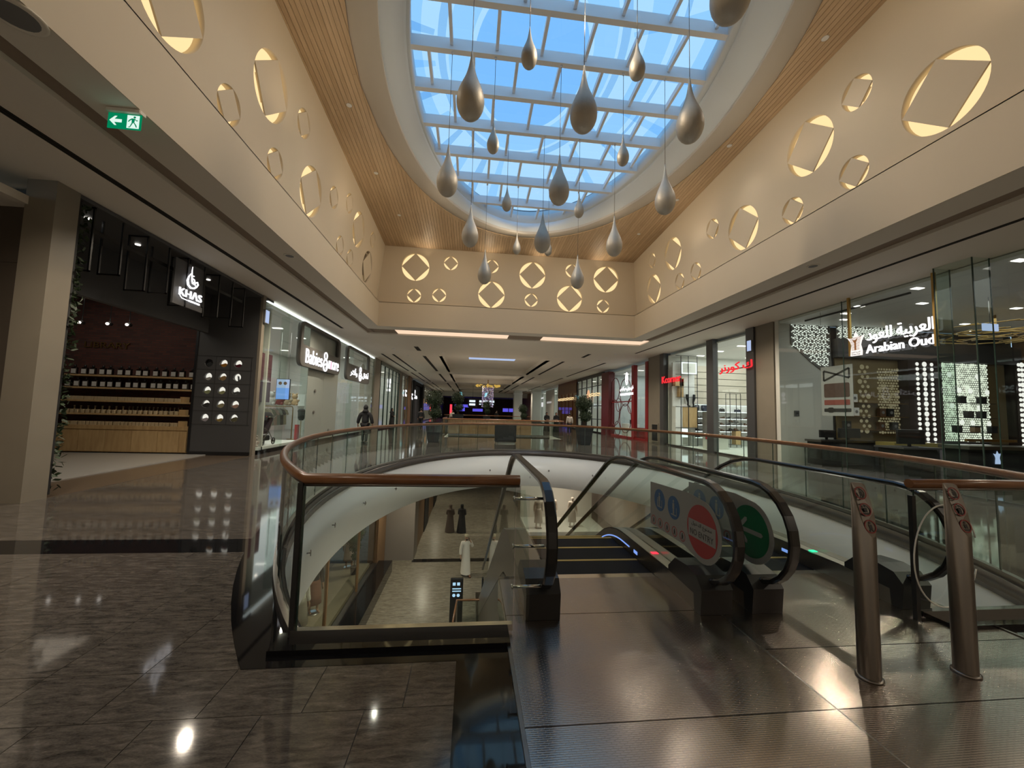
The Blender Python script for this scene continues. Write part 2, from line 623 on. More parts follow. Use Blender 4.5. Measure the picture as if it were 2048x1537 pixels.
M['rail_wood'] = wood('oiled handrail wood', (0.17, 0.068, 0.024), (0.25, 0.11, 0.042), 0.33, (3.0, 3.0, 3.0), 0.05, coat=0.3)
M['oak'] = wood('light oak', (0.42, 0.27, 0.12), (0.60, 0.42, 0.21), 0.5, (6.0, 6.0, 1.0), 0.2)
M['walnut'] = wood('brown veneer', (0.16, 0.085, 0.04), (0.26, 0.15, 0.07), 0.5, (6.0, 6.0, 1.0), 0.2)
M['glass'] = glass('clear green glass', (0.90, 0.945, 0.92))
M['shopglass'] = glass('shop window glass', (0.94, 0.97, 0.955))
M['skyglass'] = glass('pale blue roof glass', (0.86, 0.94, 1.0), 0.6)
M['glass_edge'] = plain('green glass edge', (0.035, 0.06, 0.05), 0.2)
M['steel'] = plain('brushed stainless steel', (0.46, 0.43, 0.40), 0.3, 1.0)
M['truss'] = plain('dark bronze cladding', (0.10, 0.088, 0.07), 0.4, 0.5)
M['groove'] = plain('brown groove paint', (0.30, 0.235, 0.18), 0.8)  # shade of the recess is put into this brown
M['steel_dark'] = plain('dark stainless steel', (0.23, 0.21, 0.19), 0.32, 1.0)
M['steel_bright'] = plain('polished stainless steel', (0.62, 0.62, 0.62), 0.12, 1.0)
M['stud'] = studplate('studded steel plate')
M['rubber'] = plain('black rubber', (0.012, 0.012, 0.013), 0.22, spec=0.6)
M['black'] = plain('black plastic', (0.015, 0.015, 0.016), 0.35)
M['black_matt'] = plain('matt black', (0.012, 0.012, 0.012), 0.7)
M['step'] = plain('dark step tread', (0.010, 0.010, 0.011), 0.7, spec=0.15)
M['yellow'] = plain('yellow step edge', (0.42, 0.29, 0.07), 0.5)
M['beam'] = plain('white painted beam', (0.84, 0.87, 0.90), 0.5)
M['drop'] = plain('champagne metal leaf', (0.46, 0.43, 0.37), 0.5, 0.35, var=0.25, vscale=3.0, bump=0.25, bscale=60)
M['wire'] = plain('steel wire', (0.18, 0.17, 0.16), 0.4, 0.8)
M['white'] = plain('white paint', (0.80, 0.80, 0.78), 0.5)
M['offwhite'] = plain('off white wall', (0.68, 0.68, 0.63), 0.6)
M['pink_white'] = plain('pale pink wall', (0.66, 0.55, 0.52), 0.7)
M['grey_panel'] = plain('graphite panel', (0.075, 0.075, 0.078), 0.5)
M['grey_mid'] = plain('mid grey', (0.20, 0.20, 0.20), 0.5)
M['frame_grey'] = plain('warm grey frame', (0.13, 0.125, 0.115), 0.45)
M['pillar'] = plain('beige stone pillar', (0.24, 0.21, 0.165), 0.45, var=0.08, vscale=2.5)
M['pillar_brown'] = plain('brown stone cladding', (0.08, 0.064, 0.050), 0.45, var=0.1, vscale=2.0)
M['pillar_grey'] = plain('grey metal jamb', (0.12, 0.12, 0.125), 0.35, 0.5)
M['red'] = plain('red lacquer', (0.28, 0.018, 0.02), 0.35)
M['red_dark'] = plain('dark red lacquer', (0.12, 0.012, 0.014), 0.35)
M['red_shop'] = plain('bright red panel', (0.50, 0.03, 0.04), 0.4)
M['gold'] = plain('brass', (0.55, 0.36, 0.12), 0.28, 1.0)
M['brick'] = brick('dark red brick')
M['leaf'] = plain('dark green leaf', (0.022, 0.040, 0.014), 0.6, var=0.4, vscale=8)
M['bark'] = plain('brown bark', (0.07, 0.045, 0.025), 0.8)
M['skin'] = plain('skin', (0.34, 0.19, 0.12), 0.55)
M['abaya'] = plain('black cloth', (0.008, 0.008, 0.009), 0.85)
M['abaya_brown'] = plain('taupe cloth', (0.085, 0.06, 0.045), 0.85)
M['thobe'] = plain('white cloth', (0.62, 0.57, 0.50), 0.8)
M['jacket'] = plain('charcoal jacket', (0.018, 0.019, 0.022), 0.8)
M['trousers'] = plain('dark trousers', (0.014, 0.014, 0.016), 0.85)
M['sign_white'] = glow('white lit lettering', (1.0, 0.98, 1.0), 1.6)
M['sign_red'] = glow('red lit lettering', (1.0, 0.04, 0.05), 0.95)
M['sign_dim'] = glow('dim lit lettering', (1.0, 0.95, 0.9), 0.35)
M['lamp_warm'] = glow('warm backlight', (1.0, 0.72, 0.36), 1.15)
M['lamp_soft'] = glow('warm cove light', (1.0, 0.72, 0.50), 1.0)
M['lamp_white'] = glow('white downlight', (1.0, 0.93, 0.84), 3.0)
M['lamp_cool'] = glow('cool white strip light', (0.92, 1.0, 0.97), 1.5)
M['lamp_blue'] = glow('blue indicator light', (0.25, 0.42, 1.0), 0.9)
M['screen_blue'] = glow('blue screen', (0.12, 0.27, 0.95), 0.85)
M['screen_pale'] = glow('pale screen', (0.55, 0.68, 1.0), 0.8)
M['screen_violet'] = glow('violet blue sign', (0.14, 0.12, 0.9), 0.8)
M['led_red'] = glow('red indicator light', (1.0, 0.05, 0.08), 1.4)
M['led_green'] = glow('green indicator light', (0.05, 1.0, 0.45), 1.2)
M['exit_green'] = glow('green exit sign face', (0.0, 0.22, 0.09), 1.0)
M['exit_white'] = glow('white exit pictogram', (0.75, 0.95, 0.85), 1.0)

# ------------------------------------------------------------------ the setting
XL, XR = -7.0, 11.2           # shop fronts
ZC = 5.3                      # lower ceiling
ZL = -5.7                     # lower floor
VX, VY, VA, VB = 2.1, 8.7, 4.9, 7.65

def ztilt(y, b):
    return b + 0.048 * (17.3 - y)

def void_arc(off=0.0, y0=2.95, n=96):
    # ellipse arc from the front left corner, round the far side, to the front right corner
    a, b = VA + off, VB + off
    s0 = math.asin((y0 - VY) / b)
    ts = [pi - s0 + (s0 * 2 - pi) * i / n for i in range(n + 1)]
    return [(VX + a * cos(t), VY + b * sin(t)) for t in ts]

def x_border(y, off=0.37):
    # left edge of the black granite border at a given y
    if y < 2.66:
        return -0.04
    q = (y - VY) / (VB + off)
    return VX - (VA + off) * sqrt(max(0, 1 - q * q))

arc = void_arc(0.0)
void_poly = arc + [(4.3, 2.95), (4.3, 3.95), (0.33, 3.95), (0.33, 2.95)]
void2 = rect(-1.6, 5.8, 23.8, 27.6)
floor = struct(shape2d('floor', [rect(-14, 18, -6, 100), void_poly, void2], 0.3, flatxy(-0.3), M['granite']))
low = struct(shape2d('floor_lower', [rect(-14, 18, -4, 60)], 0.2, flatxy(ZL - 0.2), M['granite_low']))
struct(shape2d('ceiling_lower', [rect(-14, 18, -4, 60), void_arc(0.05) , void2], 0.1, flatxy(-1.45), M['soffit']))
# lower floor dark bands
m = MB()
m.box(-2.6, 9, 19.35, 19.75, ZL, ZL + 0.006)
struct(obj('trim_1', m, M['black_granite']))

# granite slabs of the upper floor, near the camera, laid on a dark bed
bed = struct(shape2d('trim_2', [[(-7.0, -3.0), (-0.04, -3.0), (-0.04, 2.66), (-1.46, 2.66)] + [(x_border(y), y) for y in (2.8, 3.1, 3.5, 4.0, 4.4, 4.69)] + [(-7.0, 4.69)]], 0.002, flatxy(0.0), M['grout']))
row = 0
ys = [-0.72 + 0.6 * k for k in range(9)] + [4.69]
tile_rows = [-0.72, -0.12, 0.48, 1.08, 1.68, 2.28, 2.66, 3.26, 3.86, 4.69]
for k in range(len(tile_rows) - 1):
    ya, yb = tile_rows[k], tile_rows[k + 1]
    g = 0.0022
    x = -7.0
    xe0 = x_border((ya + yb) / 2 if ya >= 2.66 else 0)
    start = {0: -1.05, 1: -1.38}[1 if ya >= 2.28 else 0] + (0.3 if k % 2 and ya < 2.2 else 0)
    joints = sorted([start - 0.53 * i for i in range(-3, 13)])
    xs = [-7.0] + [j for j in joints if -6.9 < j] + [99]
    for xa, xb in zip(xs[:-1], xs[1:]):
        if ya >= 2.66:
            n = 5
            yy = [ya + g + (yb - ya - 2 * g) * i / n for i in range(n + 1)]
            lim = [x_border(y) for y in yy]
        else:
            yy = [ya + g, yb - g]
            lim = [(-0.04 if yb <= 2.3 else -0.04)] * 2
            if ya >= 2.28:
                lim = [-0.04] * 2
        if xa + 0.02 > max(lim):
            continue
        right = [(min(xb - g, l), y) for l, y in zip(lim, yy)]
        if min(p[0] for p in right) < xa + 0.03:
            right = [(max(p[0], xa + 0.004), p[1]) for p in right]
        poly = [(xa + g, yy[0])] + right + [(xa + g, yy[-1])]
        mb = MB().prism(poly, lambda u, v, w: (u, v, w), 0.002, 0.006 + random.uniform(0, 0.0004))
        obj('granite_slab', mb, M['granite'], floor)
# black band across the floor and black granite border round the opening
struct(shape2d('trim_3', [[(-7.0, 4.69), (x_border(4.69), 4.69), (x_border(4.9), 4.9), (x_border(5.14), 5.14), (-7.0, 5.14)]], 0.006, flatxy(0.0), M['black_granite']))
outer = void_arc(0.37, 2.66)
inner = void_arc(-0.02, 2.94)
border = outer + [(4.66, 2.66), (4.66, -3.0), (4.3, -3.0), (4.3, 2.94)] + list(reversed(inner)) + [(0.33, 2.94), (0.33, -3.0), (-0.04, -3.0), (-0.04, 2.66)]
struct(shape2d('trim_4', [border], 0.008, flatxy(0.0), M['black_granite']))
# low curb of the front rails
m = MB()
m.box(-1.28, 0.33, 2.78, 2.99, 0.0, 0.04)
m.box(3.9, 5.48, 2.78, 2.99, 0.0, 0.04)
struct(obj('trim_5', m, M['black_granite']))

# slab edge, fascia and fixings of the opening
def wall_ring(name, off0, off1, z0, z1, mat, y0=2.97, n=96):
    a = void_arc(off0, y0, n)
    b = void_arc(off1, y0, n)
    mb = MB()
    vs = [(x, y, z0) for x, y in a] + [(x, y, z1) for x, y in a] + [(x, y, z0) for x, y in b] + [(x, y, z1) for x, y in b]
    N = n + 1
    fs = []
    for i in range(n):
        fs += [(i, i + 1, N + i + 1, N + i), (2 * N + i, 3 * N + i, 3 * N + i + 1, 2 * N + i + 1), (i, 2 * N + i, 2 * N + i + 1, i + 1), (N + i, N + i + 1, 3 * N + i + 1, 3 * N + i)]
    mb.add(vs, fs, True)
    return obj(name, mb, mat)
struct(wall_ring('trim_6', -0.05, 0.02, -0.19, -0.002, M['slab_edge']))
struct(wall_ring('trim_7', -0.03, 0.12, -1.46, -0.18, M['fascia']))
m = MB()
m.box(-1.2, 0.33, 2.93, 2.99, -1.46, -0.01)
m.box(4.3, 5.4, 2.93, 2.99, -1.46, -0.01)
struct(obj('trim_8', m, M['fascia']))
m = MB()
m.box(-1.6, -1.55, 23.8, 27.6, -1.46, -0.02).box(5.75, 5.8, 23.8, 27.6, -1.46, -0.02).box(-1.6, 5.8, 23.8, 23.85, -1.46, -0.02)
struct(obj('trim_9', m, M['fascia']))

# lower ceiling bands at the sides of the light well
GL0, GL1, GR0, GR1, GB0, GB1 = -4.85, -5.15, 8.3, 8.7, 18.0, 19.2
m = MB()
m.box(GL0, -4.262, -6, GB0, ZC, ZC + 0.12)
m.box(7.632, GR0, -6, GB0, ZC, ZC + 0.12)
m.box(-4.262, 7.632, 17.312, GB0, ZC, ZC + 0.12)
m.box(-4.262, 7.632, -6, 0.69, ZC, ZC + 0.12)
struct(obj('ceiling', m, M['soffit']))
m = MB()
m.box(-9.5, GL1, -6, GB1, ZC, ZC + 0.12)
m.box(GR1, 12.5, -6, GB1, ZC, ZC + 0.12)
struct(obj('ceiling_left_right', m, M['soffit']))
m = MB()
m.box(GL1 - 0.05, GL0 + 0.05, -6, GB1 + 0.05, ZC + 0.07, ZC + 0.2)
m.box(GR0 - 0.05, GR1 + 0.05, -6, GB1 + 0.05, ZC + 0.07, ZC + 0.2)
m.box(GL0, GR0, GB0 - 0.05, GB1 + 0.05, ZC + 0.07, ZC + 0.2)
struct(obj('ceiling_groove', m, M['groove']))
# cove lights in the groove at the far end of the light well
for xa, xb, lab in ((-3.7, 1.7, 'left'), (3.4, 8.7, 'right')):
    mb = MB().box(xa, xb, GB0 + 0.06, GB1 - 0.06, ZC + 0.05, ZC + 0.068)
    o = obj('cove_light', mb, M['lamp_soft'])
    tag(o, 'warm glowing cove light strip, %s one below the end wall' % lab, 'light', 'cove lights')
# air slots as flat strips, the dark inside them put into the colour
m = MB()
for x in (-6.0, -6.045, -6.09):
    m.box(x - 0.014, x + 0.014, -6, 18.2, ZC - 0.012, ZC + 0.002)
struct(obj('trim_10', m, M['dark_gap']))
m = MB().box(9.53, 9.62, -6, 21.6, ZC - 0.012, ZC + 0.002)
struct(obj('trim_11', m, M['dark_gap']))

# corridor ceiling beyond: side bands, cross beams and recessed coffers
m = MB()
m.box(-9.5, -2.15, GB1, 77, ZC, ZC + 0.12)
m.box(5.25, 12.5, GB1, 77, ZC, ZC + 0.12)
cof = [(26.2, 37.0), (39.0, 50.0), (52.0, 63.0), (65.0, 75.0)]
prev = GB1
for a, b in cof:
    m.box(-2.15, 5.25, prev, a, ZC, ZC + 0.12)
    prev = b
m.box(-2.15, 5.25, prev, 77, ZC, ZC + 0.12)
struct(obj('ceiling_corridor', m, M['soffit']))
for k, (a, b) in enumerate(cof):
    m = MB()
    m.box(-2.3, 5.4, a - 0.15, b + 0.15, ZC + 0.45, ZC + 0.55)
    m.box(-2.3, -2.15, a, b, ZC, ZC + 0.45).box(5.25, 5.4, a, b, ZC, ZC + 0.45)
    m.box(-2.15, 5.25, a - 0.15, a, ZC + 0.12, ZC + 0.45).box(-2.15, 5.25, b, b + 0.15, ZC + 0.12, ZC + 0.45)
    struct(obj('ceiling_coffer', m, M['soffit']))
    m = MB()
    m.box(-3.42, -3.2, a + 0.2, b - 0.5, ZC - 0.01, ZC + 0.005)  # dark strips stand for the shade inside ceiling grooves
    m.box(6.3, 6.5, a + 0.2, b - 0.5, ZC - 0.01, ZC + 0.005)
    m.box(-5.42, -5.26, a, b + 0.3, ZC - 0.01, ZC + 0.005).box(-6.15, -6.0, a, b + 0.3, ZC - 0.01, ZC + 0.005)
    m.box(9.3, 9.46, a, b + 0.3, ZC - 0.01, ZC + 0.005)
    struct(obj('trim_%d' % (12 + k), m, M['dark_gap']))
m = MB()
m.box(-3.45, -3.2, 22.6, 24.1, ZC - 0.01, ZC + 0.005).box(7.0, 7.2, 22.6, 24.1, ZC - 0.01, ZC + 0.005)
struct(obj('trim_16', m, M['dark_gap']))
m = MB().box(-0.28, 3.05, 26.3, 27.9, ZC + 0.1, ZC + 0.16)
tag(obj('roof_light', m, M['screen_pale']), 'pale blue roof light strip in the corridor ceiling past the light well', 'skylight')
# downstand beam far away, and the end wall
m = MB().box(-7, 11.2, 76.5, 77.3, 4.45, 5.6)
struct(obj('trim_17', m, M['offwhite']))
m = MB().box(-9, 13, 77.3, 100, 4.9, 5.0)
struct(obj('ceiling_far', m, M['soffit']))
m = MB().box(-10, 14, 99.5, 99.9, 0, 5)
struct(obj('wall_far', m, M['walnut']))
m = MB().box(-12, 16, -6.2, -6, -0.1, ZC + 0.2)
struct(obj('wall_behind', m, M['cream']))

# ------------------------------------------------------------------ light well walls
LEAN = 0.13
def Pleft(u, v, w):
    return (-4.42 + LEAN * (v - 6.4) - w, u, v)
def Pright(u, v, w):
    return (7.85 - LEAN * (v - 6.4) + w, u, v)
def Pback(u, v, w):
    return (u, 17.55 - LEAN * (v - 6.4) + w, v)
lights_left = [(5.38, 7.26, 1), (7.74, 8.03, 1), (6.79, 6.83, 0), (9.09, 8.33, 0), (8.37, 6.82, 0), (10.06, 7.2, 1), (11.38, 7.82, 0), (12.55, 8.3, 0), (13.77, 8.0, 1), (15.44, 8.4, 0), (12.47, 6.82, 0), (13.49, 6.81, 0), (15.43, 7.26, 2), (3.2, 8.0, 1), (2.2, 7.0, 0)]
lights_right = [(5.31, 7.23, 1), (6.59, 8.34, 0), (7.75, 8.02, 1), (6.88, 6.85, 0), (8.42, 6.84, 0), (10.11, 7.22, 1), (11.4, 7.82, 0), (13.86, 8.01, 1), (15.48, 8.38, 0), (12.56, 6.82, 0), (13.62, 6.82, 0), (15.65, 7.18, 1), (3.75, 8.05, 1), (2.5, 7.0, 0)]
lights_back = [(-2.73, 8.1, 1), (-1.15, 8.38, 0), (0.73, 8.36, 0), (2.65, 8.08, 1), (4.53, 8.4, 0), (6.21, 8.1, 1), (-2.77, 6.83, 0), (-1.64, 6.91, 0), (0.76, 7.07, 1), (2.64, 6.93, 0), (4.48, 7.1, 1), (6.14, 6.84, 0)]
RB, RS = 0.615, 0.315
def rad(k):
    return RS if k == 0 else RB
def well_wall(name, fn, outline, spots):
    return struct(shape2d(name, [outline] + [circle(u, v, rad(k), 48) for u, v, k in spots], 0.14, fn, M['cream']))
well_wall('wall_left', Pleft, [(0.7, 6.3), (17.6, 6.3), (17.6, 9.2), (0.7, 9.95)], lights_left)
well_wall('wall_right', Pright, [(0.7, 6.3), (17.6, 6.3), (17.6, 9.2), (0.7, 9.95)], lights_right)
well_wall('wall_back', Pback, [(-4.6, 6.3), (8.0, 6.3), (8.0, 9.2), (-4.6, 9.2)], lights_back)
m = MB()
m.box(-4.262, -4.25, 0.7, 17.3, ZC, 6.4).box(-4.6, -4.25, 0.7, 17.6, 6.38, 6.4)
struct(obj('wall_left_lower', m, M['cream']))
m = MB().box(7.62, 7.632, 0.7, 17.3, ZC, 6.4).box(7.62, 8.0, 0.7, 17.6, 6.38, 6.4)
struct(obj('wall_right_lower', m, M['cream']))
m = MB().box(-4.262, 7.632, 17.3, 17.312, ZC, 6.4).box(-4.25, 7.62, 17.3, 17.7, 6.38, 6.4)
struct(obj('wall_back_lower', m, M['cream']))
m = MB().box(-4.6, 8.0, 0.695, 0.7, ZC, 10.2)
struct(obj('wall_front', m, M['cream']))

def wall_light(fn, u, v, k, label):
    t = thing('wall_light', label, 'wall light', fn(u, v, 0.0), 'round wall lights in the light well')
    r = rad(k)
    mb = MB().prism(circle(u, v, r + 0.03, 40), fn, 0.15, 0.17)
    obj('glow_disc', mb, M['cream'] if k == 2 else M['lamp_warm'], t)
    q = r * 0.985
    mb = MB().prism([(u + q, v), (u, v + q), (u - q, v), (u, v - q)], fn, 0.0, 0.03)
    obj('square_panel', mb, M['cream'], t)
    q = r * 0.55
    mb = MB().prism([(u + q, v), (u, v + q), (u - q, v), (u, v - q)], fn, 0.03, 0.15)
    obj('light_box', mb, M['cream'], t)
    return t
def place_lights(fn, spots, side):
    for hi, size in ((1, 'large'), (0, 'small')):
        sel = sorted([s for s in spots if (s[2] != 0) == bool(hi)], key=lambda s: s[0])
        for i, s in enumerate(sel):
            if s[2] == 2:
                lab = 'unlit large round wall light near the far corner of the left wall'
            elif side == 'back':
                lab = '%s round wall light, %s from the left on the end wall' % (size, ORD[i])
            else:
                lab = '%s round wall light, %s from the near end of the %s wall' % (size, ORD[i], side)
            wall_light(fn, s[0], s[1], s[2], lab)
place_lights(Pleft, lights_left, 'left')
place_lights(Pright, lights_right, 'right')
place_lights(Pback, lights_back, 'back')

# ------------------------------------------------------------------ plank ceiling with the oval opening
OX, OY = 1.97, 9.0
OA, OB = 4.85, 6.65
backing = struct(shape2d('ceiling_upper', [rect(-4.5, 8.0, 0.5, 17.5), circle(OX, OY, OA, 96, OB)], 0.05, lambda u, v, w: (u, v, ztilt(v, 8.985) + w), M['dark_gap']))
PW = 0.108
k = 0
x = -4.2
while x < 7.75:
    x0, x1 = x + 0.0045, x + PW - 0.0045
    def cuts(px):
        q = (px - OX) / OA
        return None if abs(q) >= 1 else OB * sqrt(1 - q * q)
    c0, c1 = cuts(x0), cuts(x1)
    segs = []
    if c0 is None and c1 is None:
        # long planks butt end to end
        brk = 4 + (k * 3.7) % 9
        segs = [[(x0, 0.7), (x1, 0.7), (x1, brk), (x0, brk)], [(x0, brk + 0.004), (x1, brk + 0.004), (x1, 17.26), (x0, 17.26)]]
    else:
        c0 = c0 or 0.0
        c1 = c1 or 0.0
        segs = [[(x0, 0.7), (x1, 0.7), (x1, OY - c1), (x0, OY - c0)], [(x0, OY + c0), (x1, OY + c1), (x1, 17.26), (x0, 17.26)]]
    for s in segs:
        mb = MB().prism(s, lambda u, v, w_: (u, v, ztilt(v, 8.95) + w_), 0.0, 0.022)
        obj('ceiling_plank', mb, M['plank'], backing)
    x += PW
    k += 1
# small downlights in the planks
for i, (px, py) in enumerate([(-3.3, 6.6), (-3.35, 9.6), (-3.3, 12.2), (-3.0, 14.6), (6.95, 6.6), (7.0, 9.6), (6.9, 12.2), (6.6, 14.6)]):
    z = ztilt(py, 8.95)
    t = thing('downlight', 'small downlight in the timber ceiling, %s along the %s side' % (ORD[i % 4], 'left' if i < 4 else 'right'), 'downlight', (px, py, z), 'timber ceiling downlights')
    mb = MB().lathe([(0.05, -0.012), (0.065, -0.012), (0.07, 0.0), (0.05, 0.0)], (px, py, z), 16)
    obj('trim_ring', mb, M['white'], t)
    mb = MB().lathe([(0.0, -0.006), (0.05, -0.006), (0.05, 0.01)], (px, py, z), 16)
    obj('lens', mb, M['lamp_white'], t)

# oval rings
def oval_loft(name, rings, mat, n=96):
    # rings: (cx, cy, a, b, base)
    mb = MB()
    vs = []
    for cx, cy, a, b, base in rings:
        for i in range(n):
            t = 2 * pi * i / n
            y = cy + b * sin(t)
            vs.append((cx + a * cos(t), y, ztilt(y, base)))
    fs = []
    for r in range(len(rings) - 1):
        for i in range(n):
            j = (i + 1) % n
            fs.append((r * n + i, r * n + j, r * n + n + j, r * n + n + i))
    mb.add(vs, fs, True)
    return struct(obj(name, mb, mat))
oval_loft('ceiling_oval_soffit', [(OX, OY, OA + 0.25, OB + 0.25, 9.02), (OX, OY, OA + 0.24, OB + 0.24, 8.985), (2.0, 9.0, 4.28, 6.3, 8.965), (2.0, 9.0, 4.27, 6.29, 8.98), (2.0, 9.0, 4.27, 6.29, 9.06)], M['taupe'])
oval_loft('ceiling_oval_drum', [(2.0, 9.0, 4.29, 6.31, 9.04), (1.97, 9.1, 4.0, 6.12, 9.16), (1.95, 9.2, 3.78, 6.04, 9.34), (1.94, 9.25, 3.72, 6.02, 9.36), (1.94, 9.27, 3.72, 6.02, 9.42)], M['drum'])
oval_loft('ceiling_oval_collar', [(1.92, 9.3, 3.76, 6.1, 9.41), (1.91, 9.31, 3.64, 6.0, 9.41), (1.9, 9.31, 3.6, 5.97, 9.43), (1.9, 9.31, 3.6, 5.97, 9.9)], M['drum'])
# opaque roof round the glazing
struct(shape2d('roof', [rect(-6, 9, -1, 19), circle(1.9, 9.31, 3.7, 96, 6.05)], 0.1, lambda u, v, w: (u, v, ztilt(v, 9.9) + w), M['grey_mid']))

# ------------------------------------------------------------------ oval roof light
GX, GY, GA, GBB = 1.9, 9.31, 3.6, 5.97
win = bpy.data.objects.new('window_1', None)
COL.objects.link(win)
struct(win)
win['label'] = 'oval roof light with white beams and blue sky panes'
def zg(y, d=0.0):
    return ztilt(y, 9.45) + d
def halfx(y):
    q = (y - GY) / GBB
    return 0 if abs(q) >= 1 else GA * sqrt(1 - q * q)
beams = [4.02, 5.1, 6.17, 7.27, 8.35, 9.43, 10.58, 11.72, 12.92, 14.2]
for y in beams:
    h = halfx(y) + 0.02
    mb = MB().box(GX - h, GX + h, y - 0.045, y + 0.045, zg(y, 0.012), zg(y, 0.30))
    mb.box(GX - h, GX + h, y - 0.065, y + 0.065, zg(y), zg(y, 0.02))
    obj('glazing_beam', mb, M['beam'], win)
ell = circle(GX, GY, GA + 0.03, 96, GBB + 0.03)
def clip_rect(poly, x0, x1, y0, y1):
    def cl(P, ins, inter):
        out = []
        for i in range(len(P)):
            a, b = P[i - 1], P[i]
            if ins(b):
                if not ins(a):
                    out.append(inter(a, b))
                out.append(b)
            elif ins(a):
                out.append(inter(a, b))
        return out
    def ix(c):
        return lambda a, b: (c, a[1] + (b[1] - a[1]) * (c - a[0]) / (b[0] - a[0]))
    def iy(c):
        return lambda a, b: (a[0] + (b[0] - a[0]) * (c - a[1]) / (b[1] - a[1]), c)
    for ins, it in ((lambda p: p[0] >= x0, ix(x0)), (lambda p: p[0] <= x1, ix(x1)), (lambda p: p[1] >= y0, iy(y0)), (lambda p: p[1] <= y1, iy(y1))):
        if not poly:
            break
        poly = cl(poly, ins, it)
    return poly
rows = [3.3] + beams + [15.3]
for k in range(len(rows) - 1):
    ya, yb = rows[k], rows[k + 1]
    off = -0.73 if k % 2 == 0 else -1.27
    xs = [off + 1.045 * i for i in range(-2, 7)]
    ym = (ya + yb) / 2
    for xm in xs:
        ok = abs(xm - GX) < max(halfx(ya), halfx(yb)) - 0.05
        if not ok:
            continue
        a = max(ya + 0.05, GY - GBB * sqrt(max(0, 1 - ((xm - GX) / GA) ** 2)))
        b = min(yb - 0.05, GY + GBB * sqrt(max(0, 1 - ((xm - GX) / GA) ** 2)))
        if b - a < 0.1:
            continue
        mb = MB()
        vs = []
        for y in (a, b):
            for dx, dz in ((-0.035, 0.12), (0.035, 0.12), (0.035, 0.26), (-0.035, 0.26)):
                vs.append((xm + dx, y, zg(y, dz)))
        mb.add(vs, [(0, 1, 2, 3), (7, 6, 5, 4), (0, 4, 5, 1), (1, 5, 6, 2), (2, 6, 7, 3), (3, 7, 4, 0)])
        obj('mullion', mb, M['beam'], win)
    edges = [-3] + xs + [7]
    for xa, xb in zip(edges[:-1], edges[1:]):
        P = clip_rect(ell, xa + 0.004, xb - 0.004, ya + 0.004, yb - 0.004)
        if len(P) >= 3:
            mb = MB().add([(x, y, zg(y, 0.28)) for x, y in P] + [(x, y, zg(y, 0.295)) for x, y in P], [tuple(reversed(range(len(P)))), tuple(range(len(P), 2 * len(P)))] + [(i, (i + 1) % len(P), len(P) + (i + 1) % len(P), len(P) + i) for i in range(len(P))])
            obj('pane', mb, M['skyglass'], win)

# ------------------------------------------------------------------ glass balustrade round the opening
def glass_panel(pts, z0, z1, parent, th=0.014, name='glass_panel', ends=True):
    # upright curved pane through plan points
    mb = MB()
    n = len(pts)
    vs = []
    for s in (-1, 1):
        for i, p in enumerate(pts):
            a = Vector(pts[max(i - 1, 0)])
            b = Vector(pts[min(i + 1, n - 1)])
            d = (b - a).normalized()
            q = Vector(p) + Vector((-d.y, d.x)) * (s * th / 2)
            vs += [(q.x, q.y, z0), (q.x, q.y, z1)]
    N = 2 * n
    fs = []
    for i in range(n - 1):
        k = 2 * i
        fs += [(k, k + 2, k + 3, k + 1), (N + k, N + k + 1, N + k + 3, N + k + 2), (k, N + k, N + k + 2, k + 2), (k + 1, k + 3, N + k + 3, N + k + 1)]
    fs += [(0, 1, N + 1, N), (N - 2, 2 * N - 2, 2 * N - 1, N - 1)]
    mb.add(vs, fs, False)
    o = obj(name, mb, M['glass'], parent)
    o.data.materials.append(M['glass_edge'])
    if ends:
        for f in o.data.polygons:
            if f.area < 0.05 and abs(f.normal.z) < 0.5 and f.area < th * (z1 - z0) * 1.2:
                f.material_index = 1
    return o

bal = thing('balustrade', 'curved glass balustrade with round timber handrail circling the opening to the floor below', 'railing', (VX, VY, 0))
RA = 0.03
path = void_arc(RA, 2.95, 120)
full = [(0.39, 2.95), (-0.4, 2.95)] + path + [(4.6, 2.95), (3.75, 2.95)]
mb = MB().tube([(x, y, 1.13) for x, y in full], 0.038, 12, up=(0, 0, 1))
obj('handrail', mb, M['rail_wood'], bal)
mb = MB().tube([(x, y, 1.085) for x, y in full], 0.012, 6, up=(0, 0, 1))
obj('handrail_channel', mb, M['steel_dark'], bal)
# panes of about a metre, walked along the curve
L = [0.0]
for a, b in zip(path[:-1], path[1:]):
    L.append(L[-1] + (Vector(b) - Vector(a)).length)
def at_len(s):
    for i in range(len(L) - 1):
        if s <= L[i + 1] + 1e-9:
            t = (s - L[i]) / (L[i + 1] - L[i])
            return tuple(Vector(path[i]).lerp(Vector(path[i + 1]), t))
    return path[-1]
NP = 34
for k in range(NP):
    s0 = L[-1] * k / NP + 0.006
    s1 = L[-1] * (k + 1) / NP - 0.006
    glass_panel([at_len(s0 + (s1 - s0) * i / 4) for i in range(5)], 0.02, 1.08, bal)
glass_panel([(0.36, 2.95), (-1.17, 2.95)], 0.04, 1.08, bal)
glass_panel([(5.37, 2.95), (3.79, 2.95)], 0.04, 1.08, bal)
mb = MB().box(-1.215, -1.18, 2.93, 2.965, 0.03, 1.1)
obj('corner_post', mb, M['black'], bal)
mb = MB().box(3.75, 3.785, 2.93, 2.965, -0.1, 1.03)
obj('corner_post', mb, M['black'], bal)
for xa, xb in ((-1.2, 0.36), (3.8, 5.38)):
    obj('base_channel', MB().box(xa, xb, 2.925, 2.975, 0.04, 0.085), M['steel_bright'], bal)
mb = MB()
cp = void_arc(RA, 2.95, 120)
vs = []
for z in (0.0, 0.06):
    vs += [(x, y, z) for x, y in cp]
pa = void_arc(RA - 0.03, 2.95, 120)
